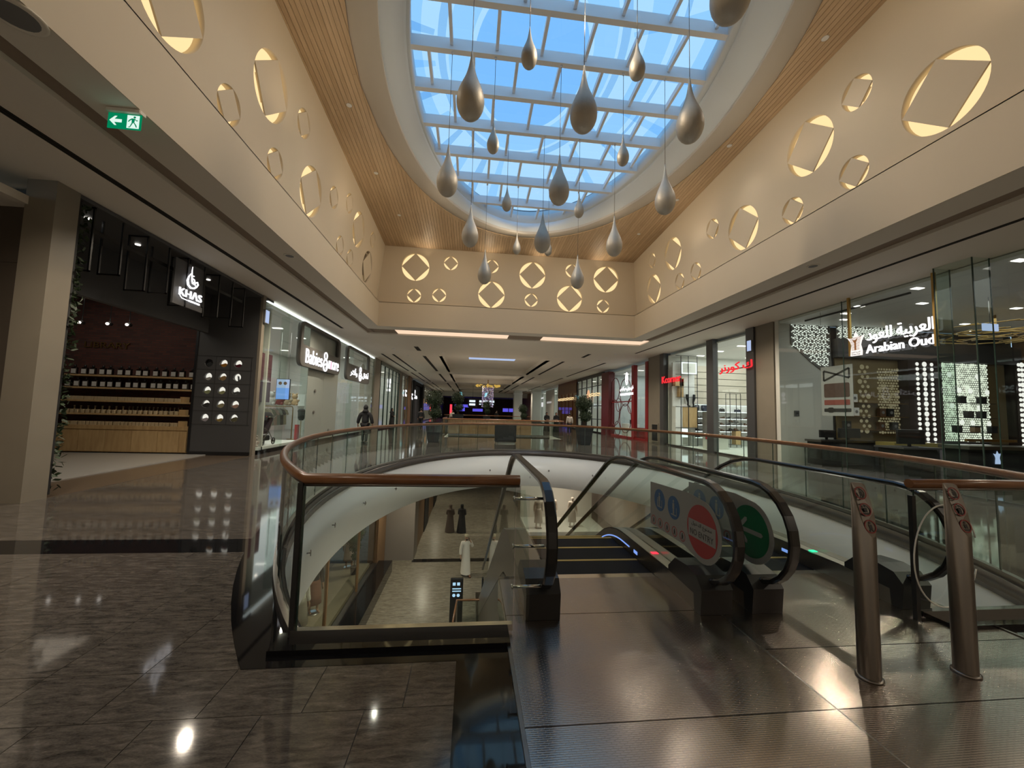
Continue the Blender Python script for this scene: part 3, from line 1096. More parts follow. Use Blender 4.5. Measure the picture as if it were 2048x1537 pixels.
pb = void_arc(RA + 0.03, 2.95, 120)
n = len(pa)
vs = [(x, y, 0.06) for x, y in pa] + [(x, y, 0.06) for x, y in pb] + [(x, y, 0.0) for x, y in pa] + [(x, y, 0.0) for x, y in pb]
fs = []
for i in range(n - 1):
    fs += [(i, i + 1, n + i + 1, n + i), (i, 2 * n + i, 2 * n + i + 1, i + 1), (n + i, n + i + 1, 3 * n + i + 1, 3 * n + i)]
mb.add(vs, fs)
obj('base_channel', mb, M['steel_dark'], bal)
# small sprinkler heads on the fascia
for i, s in enumerate((0.13, 0.18, 0.24, 0.30, 0.38, 0.46, 0.54, 0.60)):
    x, y = at_len(L[-1] * s)
    d = (Vector((VX, VY)) - Vector((x, y))).normalized()
    p = Vector((x, y, -0.78)) + Vector((d.x, d.y, 0)) * 0.05
    q = p + Vector((d.x, d.y, 0)) * 0.07
    mb = MB().cyl(p, q, 0.012, n=8).cyl(q, q + Vector((d.x, d.y, 0)) * 0.008, 0.03, n=10).box(q.x - 0.006, q.x + 0.006, q.y - 0.006, q.y + 0.006, q.z - 0.05, q.z + 0.05)
    o = obj('sprinkler', mb, M['steel_dark'])
    tag(o, 'small sprinkler head on the white fascia, %s from the near left corner' % ORD[i], 'sprinkler', 'fascia sprinklers')

# ------------------------------------------------------------------ hanging drops
drops = [(-0.19, 6.15, 6.53, 1), (0.79, 6.15, 7.58, 0), (1.77, 6.15, 6.52, 1), (2.74, 6.15, 7.61, 0), (3.73, 6.15, 6.54, 1), (3.02, 4.08, 6.53, 1),
         (-0.71, 8.36, 6.42, 1), (0.29, 8.36, 7.53, 0), (1.85, 8.36, 6.44, 1), (3.38, 8.36, 7.54, 0), (4.43, 8.36, 6.43, 1),
         (-0.2, 10.59, 6.26, 1), (0.82, 10.59, 7.4, 0), (1.88, 10.59, 6.24, 1), (2.95, 10.59, 7.38, 0), (4.03, 10.59, 6.29, 1),
         (0.3, 13.0, 6.03, 1), (1.4, 13.0, 7.17, 0), (2.52, 13.0, 7.19, 0), (3.6, 13.0, 6.07, 1)]
def drop_profile(r, h):
    tab = [(0, 0.0), (0.006, 0.18), (0.02, 0.35), (0.045, 0.54), (0.08, 0.71), (0.125, 0.85), (0.18, 0.95), (0.235, 0.995), (0.28, 1.0), (0.34, 0.965), (0.40, 0.88), (0.46, 0.765), (0.52, 0.635), (0.58, 0.50), (0.64, 0.385), (0.70, 0.295), (0.76, 0.222), (0.82, 0.165), (0.88, 0.118), (0.94, 0.08), (1.0, 0.045)]
    return [(max(q * r, 1e-4), t * h) for t, q in tab]
protos = {}
names_row = {6.15: 'second row', 4.08: 'nearest row', 8.36: 'third row', 10.59: 'fourth row', 13.0: 'farthest row'}
cnt = {}
for x, y, zb, big in drops:
    h, r = (1.24, 0.235) if big else (0.78, 0.14)
    t = thing('drop_pendant', '', 'pendant', (x, y, zb), 'hanging drop ornaments')
    cnt[y] = cnt.get(y, 0) + 1
    rowname = names_row[y]
    t['label'] = '%s champagne teardrop hanging on a wire, %s from left in the %s' % ('large' if big else 'small', ORD[cnt[y] - 1], rowname)
    if big not in protos:
        me = MB().lathe(drop_profile(r, h), (0, 0, 0), 28)
        protos[big] = obj('teardrop', me, M['drop'], None)
        d = protos[big]
    else:
        d = protos[big].copy()
        COL.objects.link(d)
    d.parent = t
    d.location = (0, 0, 0)
    zt = ztilt(y, 9.45)
    by = min(beams, key=lambda q: abs(q - y))
    mb = MB().cyl((x, y, zb + h - 0.02), (x, y, zt), 0.006, n=6)
    obj('wire', mb, M['wire'], t)
    mb = MB().lathe([(0.02, -0.05), (0.03, -0.03), (0.03, 0.0)], (x, y, zt), 10)
    obj('ceiling_cap', mb, M['beam'], t)

# ------------------------------------------------------------------ escalators
SL = radians(30)
def incline(y, z0, ystart, R=1.6):
    # height of a line that is level at z0, bends at ystart and then falls at thirty degrees
    d = y - ystart
    if d <= 0:
        return z0
    yb = R * sin(SL)
    if d < yb:
        return z0 - (R - sqrt(R * R - d * d))
    return z0 - (R - R * cos(SL)) - (d - yb) * math.tan(SL)
YEND = 14.3
def line(z0, ystart, ya, yb, n=40):
    return [(ya + (yb - ya) * i / n, incline(ya + (yb - ya) * i / n, z0, ystart)) for i in range(n + 1)]
def prof(x):
    return lambda u, v, w: (x + w, u, v)

def hand_path():
    cy, cz, r = 3.22, 0.67, 0.40
    pts = [(3.62, 0.27), (3.4, 0.27)]
    for i in range(13):
        t = radians(270 - 180 * i / 12)
        pts.append((cy + r * cos(t), cz + r * sin(t)))
    pts += line(1.07, 4.95, 3.5, YEND, 44)
    return pts

def escalator(xl, xr, label):
    xc = (xl + xr) / 2
    t = thing('escalator', label, 'escalator', (xc, 3.9, 0), None)
    HP = hand_path()
    for side, x in ((1, xl), (-1, xr)):
        # moving rubber handrail
        mb = MB()
        P = [Vector((x, y, z)) for y, z in HP]
        n = len(P)
        sec = [(-0.042, 0.0), (-0.042, 0.022), (-0.030, 0.034), (0.030, 0.034), (0.042, 0.022), (0.042, 0.0), (0.026, -0.012), (-0.026, -0.012)]
        vs = []
        for i, p in enumerate(P):
            d = (P[min(i + 1, n - 1)] - P[max(i - 1, 0)]).normalized()
            nrm = Vector((0, -d.z, d.y))
            for a, b in sec:
                vs.append(p + Vector((a, 0, 0)) + nrm * b)
        k = len(sec)
        fs = [(i * k + j, i * k + (j + 1) % k, (i + 1) * k + (j + 1) % k, (i + 1) * k + j) for i in range(n - 1) for j in range(k)]
        fs += [tuple(range(k)), tuple(range((n - 1) * k, n * k))]
        mb.add(vs, fs, False)
        obj('handrail', mb, M['rubber'], t)
        # glass
        up = [p for p in HP[3:]]
        up = [(y, z - 0.02) if i > 12 else (3.22 + (y - 3.22) * 0.95, 0.67 + (z - 0.67) * 0.95) for i, (y, z) in enumerate(up)]
        dn = list(reversed(line(0.17, 4.75, 3.4, YEND, 40)))
        mb = MB().prism(up + dn, prof(x - 0.006), 0.0, 0.012)
        obj('balustrade_glass', mb, M['glass'], t)
        # deck and skirt
        top = [(3.14, 0.0), (3.14, 0.15), (3.3, 0.2), (3.62, 0.17)] + line(0.17, 4.75, 3.7, YEND, 34)
        bot = list(reversed(line(-0.32, 4.55, 3.9, YEND, 34))) + [(3.9, 0.0)]
        mb = MB().prism(top + bot, prof(x - 0.13), 0.0, 0.26)
        dk = obj('deck', mb, M['steel_dark'], t)
        bri = [(3.64, 0.171)] + line(0.172, 4.75, 3.7, 5.6, 12)
        mb = MB()
        for a, b in zip(bri[:-1], bri[1:]):
            mb.add([(x - side * -0.02, a[0], a[1] + 0.004), (x + side * 0.125, a[0], a[1] + 0.004), (x + side * 0.125, b[0], b[1] + 0.004), (x + side * 0.02, b[0], b[1] + 0.004)], [(0, 1, 2, 3)], True)
        obj('deck_cover', mb, M['steel'], dk)
        # inlet box of the returning handrail
        mb = MB().prism([(3.1, 0.013), (3.08, 0.22), (3.16, 0.31), (3.3, 0.34), (3.5, 0.33), (3.62, 0.22), (3.62, 0.175), (3.2, 0.15), (3.19, 0.013)], prof(x - 0.138), 0.0, 0.276)
        obj('handrail_inlet', mb, M['black'], t)
        # lit bend and indicators on the inner face
        xi = x + side * 0.1315
        led = [(y, z - 0.10) for y, z in line(0.17, 4.75, 4.55, 5.5, 12)]
        mb = MB().tube([(xi, y, z) for y, z in led], 0.008, 6)
        obj('edge_light', mb, M['lamp_blue'], dk)
        mb = MB().box(xi - 0.003, xi + 0.003, 4.33, 4.42, 0.05, 0.085)
        obj('display', mb, M['lamp_blue'], dk)
        mb = MB().box(xi - 0.003, xi + 0.003, 4.36, 4.43, -0.04, -0.02)
        obj('display', mb, M['lamp_blue'], dk)
    # treads
    zs = 0.0
    k = 0
    while True:
        y0 = 3.96 + 0.40 * k
        z = incline(y0 + 0.2, 0.0, 4.75)
        if y0 > YEND - 0.6:
            break
        mb = MB().box(xl + 0.135, xr - 0.135, y0 + 0.004, y0 + 0.396, z - 0.22, z)
        for i in range(9):
            xx = xl + 0.16 + i * (xr - xl - 0.32) / 8
        st = obj('step', mb, M['step'], t)
        mb = MB().box(xl + 0.135, xr - 0.135, y0 + 0.355, y0 + 0.398, z - 0.02, z + 0.003)
        obj('step_edge', mb, M['yellow'], st)
        k += 1
    mb = MB().box(xl + 0.14, xr - 0.14, 3.86, 3.958, -0.02, 0.006)
    obj('comb_plate', mb, M['steel_bright'], t)
    # cladding of the truss below
    top = line(-0.36, 4.6, 3.96, YEND - 0.3, 30)
    bot = list(reversed(line(-1.25, 4.9, 3.96, YEND - 0.3, 30)))
    mb = MB().prism(top + bot, prof(xl - 0.13), 0.0, xr - xl + 0.26)
    obj('truss_cladding', mb, M['truss'], t)
    # lower landing
    mb = MB().box(xl - 0.2, xr + 0.2, YEND - 0.5, YEND + 1.2, ZL, ZL + 0.3)
    obj('lower_landing', mb, M['steel_dark'], t)
    return t
E1 = escalator(0.62, 2.08, 'left escalator with the red no entry sign on its glass')
E2 = escalator(2.54, 3.96, 'right escalator with the green arrow sign on its glass')
for e, mt, x in ((E1, 'led_red', 2.02), (E2, 'led_green', 3.89)):
    mb = MB().box(x - 0.04, x + 0.03, 4.02, 4.07, 0.172, 0.182)
    obj('direction_light', mb, M[mt], e)

# floor plates of the landings
t_n = 0
for x0, x1, cuts, lab in ((0.335, 2.125, [-2.6, 0.4, 2.09, 3.19, 3.86], 'left'), (2.135, 4.295, [-2.6, 0.4, 2.09, 2.64, 3.86], 'right')):
    for i in range(len(cuts) - 1):
        mb = MB().box(x0, x1, cuts[i] + 0.003, cuts[i + 1] - 0.003, -0.02, 0.012)
        o = obj('landing_plate', mb, M['stud'])
        tag(o, 'studded steel floor plate before the %s escalator, %s from the steps' % (lab, ORD[len(cuts) - 2 - i]), 'floor plate', 'landing plates')
mb = MB().box(2.1255, 2.1345, -2.6, 3.86, -0.02, 0.0135)
o = obj('plate_joint', mb, M['steel'])
tag(o, 'bright steel joint strip between the left and right landing plates', 'joint strip')
# dark edge left of the plates
for xa, xb in ((0.31, 0.332), (4.297, 4.32)):
    struct(obj('trim_20', MB().box(xa, xb, -2.6, 2.95, 0, 0.02), M['steel_dark']))

# signs stuck on the glass
def sign_map(x):
    # u along +y reversed so that writing reads from the left hand side
    return lambda u, v, w: (x - w, u, v)
def ring(cu, cv, r, w_, n=24):
    return [circle(cu, cv, r, n), circle(cu, cv, r - w_, n)]
def rev(fn):
    return lambda u, v, w: fn(-u, v, w)

def picto_person(fn, cu, cv, s, mat, parent, extra=0):
    # little standing figure with a handrail beside it
    mb = MB()
    mb.prism(circle(cu, cv + 0.62 * s, 0.13 * s, 12), fn, 0.004, 0.006)
    mb.prism(rrect(cu - 0.17 * s, cu + 0.17 * s, cv - 0.12 * s, cv + 0.44 * s, 0.06 * s, 3), fn, 0.004, 0.006)
    mb.prism(rect(cu - 0.13 * s, cu - 0.02 * s, cv - 0.6 * s, cv - 0.12 * s), fn, 0.004, 0.006)
    mb.prism(rect(cu + 0.02 * s, cu + 0.13 * s, cv - 0.6 * s, cv - 0.12 * s), fn, 0.004, 0.006)
    mb.prism(rect(cu - 0.55 * s, cu + 0.45 * s, cv - 0.72 * s, cv - 0.62 * s), fn, 0.004, 0.006)
    mb.prism(rect(cu - 0.55 * s, cu - 0.47 * s, cv - 0.62 * s, cv + 0.05 * s), fn, 0.004, 0.006)
    if extra:
        mb.prism(circle(cu + 0.36 * s, cv + 0.12 * s, 0.09 * s, 10), fn, 0.004, 0.006)
        mb.prism(rect(cu + 0.27 * s, cu + 0.45 * s, cv - 0.6 * s, cv + 0.0 * s), fn, 0.004, 0.006)
    return obj('pictogram', mb, mat, parent)

M['sign_face'] = plain('pale grey sign film', (0.20, 0.205, 0.20), 0.5)
M['sign_blue'] = plain('blue sign print', (0.018, 0.075, 0.19), 0.45)
M['sign_redp'] = plain('red sign print', (0.24, 0.03, 0.03), 0.45)
M['sign_green'] = plain('green sign print', (0.0, 0.09, 0.035), 0.45)
M['sign_ink'] = plain('black sign print', (0.02, 0.02, 0.022), 0.5)

def glass_sign(x, label, cat, red):
    fn = sign_map(x)
    t = thing('escalator_sign', label, cat, (x, 3.6, 0.6))
    c, cz, R = 3.27, 0.64, 0.275
    out = [(4.24, 0.44), (4.24, 0.9), (3.46, 0.935)]
    for i in range(15):
        a = radians(75 - (75 + 100) * i / 14)
        out.append((c - R * cos(a) * 1.0, cz + R * sin(a)))
    out += [(3.55, 0.43)]
    # straight film, tapering a little towards the far end
    mb = MB().prism(out, fn, 0.0, 0.003)
    obj('sign_film', mb, M['sign_face'], t)
    mb = MB().prism(circle(c, cz, 0.225, 40), fn, 0.003, 0.005)
    disc = obj('red_disc' if red else 'green_disc', mb, M['sign_redp'] if red else M['sign_green'], t)
    for (bu, bv) in ((4.03, 0.74), (3.74, 0.73)):
        mb = MB().prism(circle(bu, bv, 0.115, 28), fn, 0.003, 0.004)
        o = obj('blue_disc', mb, M['sign_blue'], t)
        picto_person(fn, bu, bv, 0.105, M['sign_face'], o, 1 if bu > 3.9 else 0)
    for i in range(5):
        u, v = 4.16 - 0.145 * i, 0.50
        o = shape2d('ban_ring', ring(u, v, 0.05, 0.009), 0.001, lambda a, b, w, f=fn: f(a, b, w + 0.003), M['sign_redp'], t)
        mb = MB()
        mb.prism(circle(u, v + 0.022, 0.007, 8), fn, 0.003, 0.004)
        mb.prism(rect(u - 0.012, u + 0.012, v - 0.012 - 0.004 * (i % 2), v + 0.014), fn, 0.003, 0.004)
        mb.prism([(u - 0.02, v - 0.03), (u - 0.012, v - 0.03), (u + 0.004 + 0.003 * i, v - 0.01), (u - 0.002, v - 0.006)], fn, 0.003, 0.004)
        mb.prism([(u + 0.022, v - 0.03), (u + 0.014, v - 0.03), (u + 0.0, v - 0.01), (u + 0.006, v - 0.006)], fn, 0.003, 0.004)
        obj('ban_figure', mb, M['sign_ink'], o)
    if red:
        mb = MB().prism(rect(c - 0.2, c + 0.2, cz - 0.085, cz + 0.07), fn, 0.005, 0.006)
        o = obj('white_bar', mb, M['sign_face'], t)
        f2 = lambda u, v, w: fn(c - u, cz - 0.037 + v, w + 0.0062)
        text('lettering', 'NO ENTRY', 0.052, f2, M['sign_ink'], o, 0.001, width=0.34)
        f3 = lambda u, v, w: fn(c - u, cz + 0.033 + v, w + 0.0062)
        text('arabic_lettering', arabic('\u0645\u0645\u0646\u0648\u0639 \u0627\u0644\u062f\u062e\u0648\u0644'), 0.05, f3, M['sign_ink'], o, 0.001, width=0.30)
    else:
        # arrow pointing along the ride
        mb = MB()
        def bar(a, b, w2):
            a, b = Vector(a), Vector(b)
            d = (b - a).normalized()
            q = Vector((-d.y, d.x)) * w2
            e = d * w2
            mb.prism([tuple(a + q), tuple(a - e * 0.9), tuple(a - q), tuple(b - q), tuple(b + e * 0.9), tuple(b + q)], fn, 0.005, 0.007)
        bar((c - 0.14, cz), (c + 0.14, cz), 0.019)
        bar((c + 0.14, cz), (c + 0.045, cz + 0.1), 0.019)
        bar((c + 0.14, cz), (c + 0.045, cz - 0.1), 0.019)
        obj('arrow', mb, M['sign_face'], t)
    return t
glass_sign(2.068, 'pale glass sign with blue discs and a red no entry disc on the left escalator', 'sign', True)
glass_sign(2.528, 'pale glass sign with blue discs and a green arrow disc on the right escalator', 'sign', False)

# filler pane and steel pins between the left front pane and the escalator
t = thing('filler_pane', 'narrow clear glass filler with a rounded foot and steel pins beside the left escalator', 'glass pane', (0.45, 2.96, 0))
pts = [(0.372, 1.05), (0.372, 0.2)]
for i in range(9):
    a = radians(180 + 180 * i / 8)
    pts.append((0.43 + 0.058 * cos(a), 0.16 + 0.1 * sin(a)))
pts += [(0.488, 0.3), (0.47, 0.7), (0.44, 1.05)]
mb = MB().prism(pts, lambda u, v, w: (u, 2.97 + w, v), 0, 0.012)
obj('pane', mb, M['glass'], t)
for z in (0.98, 0.62, 0.32):
    mb = MB().cyl((0.35, 3.0, z), (0.6, 3.0, z), 0.012, n=10).cyl((0.35, 3.0, z), (0.36, 3.0, z), 0.02, n=10)
    obj('steel_pin', mb, M['steel_bright'], t)

# bollards
def bollard(x, y, label, seed):
    t = thing('bollard', label, 'bollard', (x, y, 0), 'steel bollards before the right escalator')
    r = 0.06
    n = 24
    vs = []
    for k in range(n):
        a = 2 * pi * k / n
        vs.append((x + r * cos(a), y + r * sin(a), 0.006))
    for k in range(n):
        a = 2 * pi * k / n
        z = 1.235 if sin(a) > 0.55 else 1.235 - 0.33 * (0.55 - sin(a)) / 1.55
        vs.append((x + r * cos(a), y + r * sin(a), z))
    mb = MB().add(vs, [(i, (i + 1) % n, n + (i + 1) % n, n + i) for i in range(n)], True)
    mb.add(vs[n:], [tuple(range(n))])
    obj('post', mb, M['steel_dark'], t)
    mb = MB().lathe([(r + 0.012, 0.012), (r + 0.012, 0.022), (r, 0.026)], (x, y, 0), 24)
    obj('foot_ring', mb, M['steel_dark'], t)
    # three warning discs on the sloped face
    sl = math.atan2(0.33, 1.55 * r)
    cy = y - 0.22 * r
    def fn(u, v, w):
        # v runs up the slope
        return (x + u, cy + v * cos(sl) - w * sin(sl), 1.235 - 0.33 * 0.77 / 1.55 + v * sin(sl) + w * cos(sl))
    for i, v in enumerate((0.105, 0.0, -0.105)):
        o = shape2d('warning_ring', ring(0, v, 0.042, 0.007), 0.002, lambda a, b, w: fn(a, b, w + 0.001), M['sign_redp'], t)
        mb = MB()
        mb.prism(circle(0.0, v + 0.022, 0.008, 8), fn, 0.001, 0.002)
        mb.prism([(-0.012, v + 0.012), (0.012, v + 0.012), (0.014, v - 0.016), (-0.008, v - 0.014)], fn, 0.001, 0.002)
        if (i + seed) % 2:
            mb.prism([(-0.028, v - 0.03), (0.028, v - 0.03), (0.03, v - 0.02), (-0.024, v - 0.02)], fn, 0.001, 0.002)
        else:
            mb.prism([(-0.018, v - 0.034), (-0.008, v - 0.034), (0.004, v - 0.012), (-0.006, v - 0.012)], fn, 0.001, 0.002)
            mb.prism([(0.02, v - 0.034), (0.011, v - 0.034), (0.001, v - 0.012), (0.009, v - 0.012)], fn, 0.001, 0.002)
        obj('warning_figure', mb, M['sign_ink'], o)
    return t
bollard(2.6, 2.32, 'brushed steel bollard with a slanted top and red warning rings, the left of two', 0)
bollard(3.31, 2.32, 'brushed steel bollard with a slanted top and red warning rings, the right of two', 1)

# thin pale cable looped against the right front pane
pts = []
for i in range(40):
    a = radians(20 + 325 * i / 39)
    pts.append((3.98 + 0.30 * cos(a) * (1 + 0.12 * sin(2 * a)), 2.88 + 0.01 * sin(3 * a), 0.55 + 0.42 * sin(a)))
tag(obj('cable', MB().tube(pts, 0.006, 6), M['offwhite']), 'thin pale cable looped against the right front glass pane', 'cable')

# ------------------------------------------------------------------ left side of the gallery
def Lmap(x, yc, zc):
    # reading direction on a wall whose face looks towards +x
    return lambda u, v, w: (x + w, yc + u, zc + v)
def Rmap(x, yc, zc):
    return lambda u, v, w: (x - w, yc - u, zc + v)
def Fmap(y, xc, zc):
    # reading direction on a face that looks back at the camera
    return lambda u, v, w: (xc + u, y - w, zc + v)

# stone clad pier nearest the camera and the darker wall beside it
m = MB().box(-7.45, -7.0, 6.92, 7.3, 0, ZC)
struct(obj('wall_left_pier', m, M['pillar']))
pier = bpy.data.objects.new('wall_left_cladding', None)
COL.objects.link(pier)
struct(pier)
for za, zb in ((0.0, 0.12), (0.125, 1.55), (1.555, 3.9), (3.905, 4.86)):
    obj('stone_panel', MB().box(-14, -7.46, 7.05, 7.3, za, zb), M['pillar_brown'] if za > 0.05 else M['black_granite'], pier)
struct(obj('ceiling_left_recess', MB().box(-14, -7.4, -6, 7.3, 4.86, 5.0), M['soffit']))
struct(obj('wall_left_recess', MB().box(-9.4, -9.2, -6, 7.1, 0, 4.9), M['pillar_brown']))

# --- perfume shop
struct(obj('trim_30', MB().box(-8.35, -7.0, 7.3, 13.4, 0.0, 0.004), plain('brown threshold stone', (0.10, 0.075, 0.055), 0.2)))
struct(obj('trim_31', MB().box(-13.5, -8.35, 7.3, 13.9, 0.0, 0.03), plain('pale shop tiles', (0.30, 0.295, 0.28), 0.3)))
struct(obj('wall_perfume_back', MB().box(-13.6, -8.9, 13.85, 14.0, 0, 5.2), M['brick']))
struct(obj('wall_perfume_left', MB().box(-13.7, -13.5, 7.3, 14, 0, 5.2), M['grey_panel']))
struct(obj('ceiling_perfume', MB().box(-13.6, -7.0, 7.3, 14.0, 5.22, 5.29), M['grey_panel']))
struct(obj('wall_perfume_bulkhead', MB().box(-8.75, -8.6, 7.3, 13.3, 3.95, 5.22), M['grey_panel']))
# climbing plants on the near jamb
jamb = thing('green_wall', 'dark strip of leafy green wall on the near jamb of the perfume shop', 'green wall', (-7.3, 7.42, 0))
obj('backing', MB().box(-7.75, -7.02, 7.3, 7.36, 0.05, 5.2), M['black_matt'], jamb)
mb = MB()
rr = random.Random(3)
for i in range(1500):
    p = Vector((rr.uniform(-7.6, -7.0), 7.36 + rr.uniform(0, 0.16), rr.uniform(0.1, 5.15)))
    a = Vector((rr.uniform(-1, 1), rr.uniform(-1, 1), rr.uniform(-1, 1))).normalized() * 0.06
    b = Vector((rr.uniform(-1, 1), rr.uniform(-1, 1), rr.uniform(-1, 1))).normalized() * 0.035
    mb.add([p - a, p + b, p + a, p - b], [(0, 1, 2, 3)])
o = obj('foliage', mb, M['leaf'], jamb, 'stuff')
# hanging metal frames
ft = None
for k in range(9):
    y = 7.63 + 0.593 * k
    t = thing('ceiling_trellis', 'dark hanging metal frame above the perfume shop front, %s from the near end' % ORD[k], 'trellis', (-7.2, y, 4.15), 'hanging frames')
    mb = MB()
    z0, z1 = (4.13, 5.27) if k % 2 else (4.0, 5.22)
    x0, x1 = -7.44, -7.04
    mb.box(x0, x1, y - 0.015, y + 0.015, z1 - 0.03, z1).box(x0, x1, y - 0.015, y + 0.015, z0, z0 + 0.03)
    mb.box(x0, x0 + 0.03, y - 0.015, y + 0.015, z0, z1).box(x1 - 0.03, x1, y - 0.015, y + 0.015, z0, z1)
    obj('bars', mb, M['black'], t)
tag(obj('frame_rail', MB().box(-7.3, -7.24, 7.5, 12.6, 4.82, 4.9), M['black']), 'long dark rail running through the hanging metal frames', 'rail')
# lit sign
sg = thing('shop_sign', 'white lit perfume shop sign with calligraphy above its name', 'sign', (-7.03, 10.1, 4.2))
fn = Lmap(-7.03, 10.12, 4.33)
text('lettering', 'KH\u039bS', 0.20, fn, M['sign_white'], sg, 0.03, width=0.76)
text('small_lettering', 'PERFUMES', 0.045, Lmap(-7.03, 10.26, 4.17), M['sign_white'], sg, 0.02, width=0.38)
mb = MB().tube([(-7.015, 9.76 + 0.012 * i * i * 0.4, 4.26 - 0.022 * i) for i in range(5)] + [(-7.015, 9.98, 4.165), (-7.015, 10.05, 4.165)], 0.012, 6)
obj('tail', mb, M['sign_white'], sg)
cal = []
mb = MB()
def stroke(P, r):
    mb.tube([(-7.015, 10.12 + u, 4.68 + v) for u, v in P], r, 6)
stroke([(-0.02, 0.36), (-0.03, 0.25), (-0.02, 0.12), (0.0, 0.0), (0.02, -0.05), (0.07, -0.06), (0.10, -0.02)], [0.008, 0.014, 0.018, 0.02, 0.018, 0.014, 0.01])
stroke([(-0.06, 0.17), (-0.12, 0.08), (-0.15, -0.03), (-0.12, -0.13), (-0.03, -0.18), (0.08, -0.16), (0.16, -0.10), (0.21, -0.03), (0.18, 0.03), (0.12, 0.0), (0.10, -0.06), (0.15, -0.09)], [0.01, 0.018, 0.026, 0.028, 0.026, 0.022, 0.02, 0.02, 0.018, 0.016, 0.014, 0.01])
stroke([(0.0, 0.02), (0.03, 0.07), (0.07, 0.06), (0.09, 0.02), (0.06, -0.02), (0.02, -0.01)], 0.014)
stroke([(0.03, 0.14), (0.05, 0.14)], 0.016)
obj('calligraphy', mb, M['sign_white'], sg)
obj('sign_backing', MB().box(-7.1, -7.06, 9.62, 10.62, 4.0, 5.1), M['grey_panel'], sg)
obj('hanger', MB().box(-7.09, -7.07, 10.1, 10.12, 5.1, 5.25), M['black'], sg)
# letters on the brick wall
lib = thing('wall_lettering', 'dull brass letters reading library on the dark brick wall', 'lettering', (-12, 13.84, 3.48))
text('lettering', 'LIBRARY', 0.19, Fmap(13.84, -11.97, 3.48), M['gold'], lib, 0.03, width=1.35)
text('lettering', 'E', 0.17, Fmap(13.84, -13.1, 3.5), M['gold'], lib, 0.03)
# pendants inside
for i, x in enumerate((-11.39, -10.65, -10.13)):
    t = thing('spot_pendant', 'bright spot lamp on a thin rod inside the perfume shop, %s from left' % ORD[i], 'spotlight', (x, 12.3, 3.87), 'perfume shop spotlights')
    obj('rod', MB().cyl((x, 12.3, 3.95), (x, 12.3, 5.22), 0.012, n=6), M['black'], t)
    obj('housing', MB().cyl((x, 12.26, 3.94), (x, 12.35, 3.9), 0.05, n=12), M['black'], t)
    obj('bulb', MB().ball((x, 12.22, 3.9), 0.04), M['lamp_white'], t)
for i, (x, y) in enumerate(((-7.6, 8.1), (-7.65, 9.3), (-7.65, 11.65))):
    t = thing('downlight', 'small downlight behind the hanging frames of the perfume shop, %s from the near end' % ORD[i], 'downlight', (x, y, 5.2), 'perfume shop downlights')
    obj('lens', MB().cyl((x, y, 5.2), (x, y, 5.215), 0.05, n=14), M['lamp_white'], t)
# shelves and cabinets against the brick wall
sh = thing('shelf_unit', 'wall of long oak shelves holding perfume bottles before the brick wall', 'shelf', (-11, 13.6, 0))
for z in (2.47, 2.08, 1.67, 1.26):
    obj('shelf', MB().box(-13.4, -8.98, 13.35, 13.85, z - 0.05, z), M['oak'], sh)
cab = thing('base_cabinet', 'low oak cabinet with wide flat doors below the perfume shelves', 'cabinet', (-11, 13.5, 0))
obj('body', MB().box(-13.4, -9.0, 13.36, 13.85, 0.06, 0.76), M['oak'], cab)
obj('worktop', MB().box(-13.4, -8.98, 13.33, 13.85, 0.765, 0.89), M['oak'], cab)
obj('plinth', MB().box(-13.4, -9.05, 13.4, 13.85, 0.0, 0.06), M['black_matt'], cab)
xs = [-13.4, -12.1, -11.35, -10.6, -9.85, -9.22, -9.0]
for a, b in zip(xs[:-1], xs[1:]):
    obj('door', MB().box(a + 0.004, b - 0.004, 13.335, 13.36, 0.08, 0.74), M['oak'], cab)
# bottles
M['bottle'] = plain('dark brown bottle glass', (0.012, 0.008, 0.007), 0.12)
M['label_paper'] = plain('white paper label', (0.62, 0.62, 0.60), 0.7)
M['jar'] = plain('cream jar', (0.50, 0.40, 0.25), 0.5)
M['jarglass'] = plain('smoked jar glass', (0.16, 0.14, 0.11), 0.15)
def bottle0(s):
    t = thing('bottle', 'x', 'bottle', (0, 0, 0))
    obj('body', MB().cbox(-0.085 * s, 0.085 * s, -0.05 * s, 0.05 * s, 0, 0.24 * s, 0.02 * s), M['bottle'], t)
    obj('cap', MB().cyl((0, 0, 0.24 * s), (0, 0, 0.33 * s), 0.035 * s, n=10), M['black'], t)
    obj('label', MB().box(-0.072 * s, 0.072 * s, -0.053 * s, -0.05 * s, 0.03 * s, 0.185 * s), M['label_paper'], t)
    return t
def across(px, s, ox, row_y):
    return None
row1 = [-12.47, -12.15, -11.8, -11.5, -11.23, -10.93, -10.6, -10.25, -9.9, -9.6, -9.33, -9.02 - 0.0, -8.77, -8.47]
row1 = [-12.5 + i * 0.262 + rr.uniform(-0.035, 0.035) for i in range(14)]
row2 = [-12.62 + i * 0.242 + rr.uniform(-0.03, 0.03) for i in range(16)]
b0 = bottle0(0.92)
first = True
for nm, row, z in (('top', row1, 2.47), ('second', row2, 2.08)):
    for i, x in enumerate(row):
        lab = 'dark perfume bottle with a white label, %s from left on the %s shelf' % (ORD[i], nm)
        if first:
            b = b0
            first = False
            b.location = (x, 13.45, z)
            b['label'] = lab
        else:
            b = dup(b0, (x, 13.45, z), 0, lab)
        b['group'] = 'perfume bottles on the %s shelf' % nm
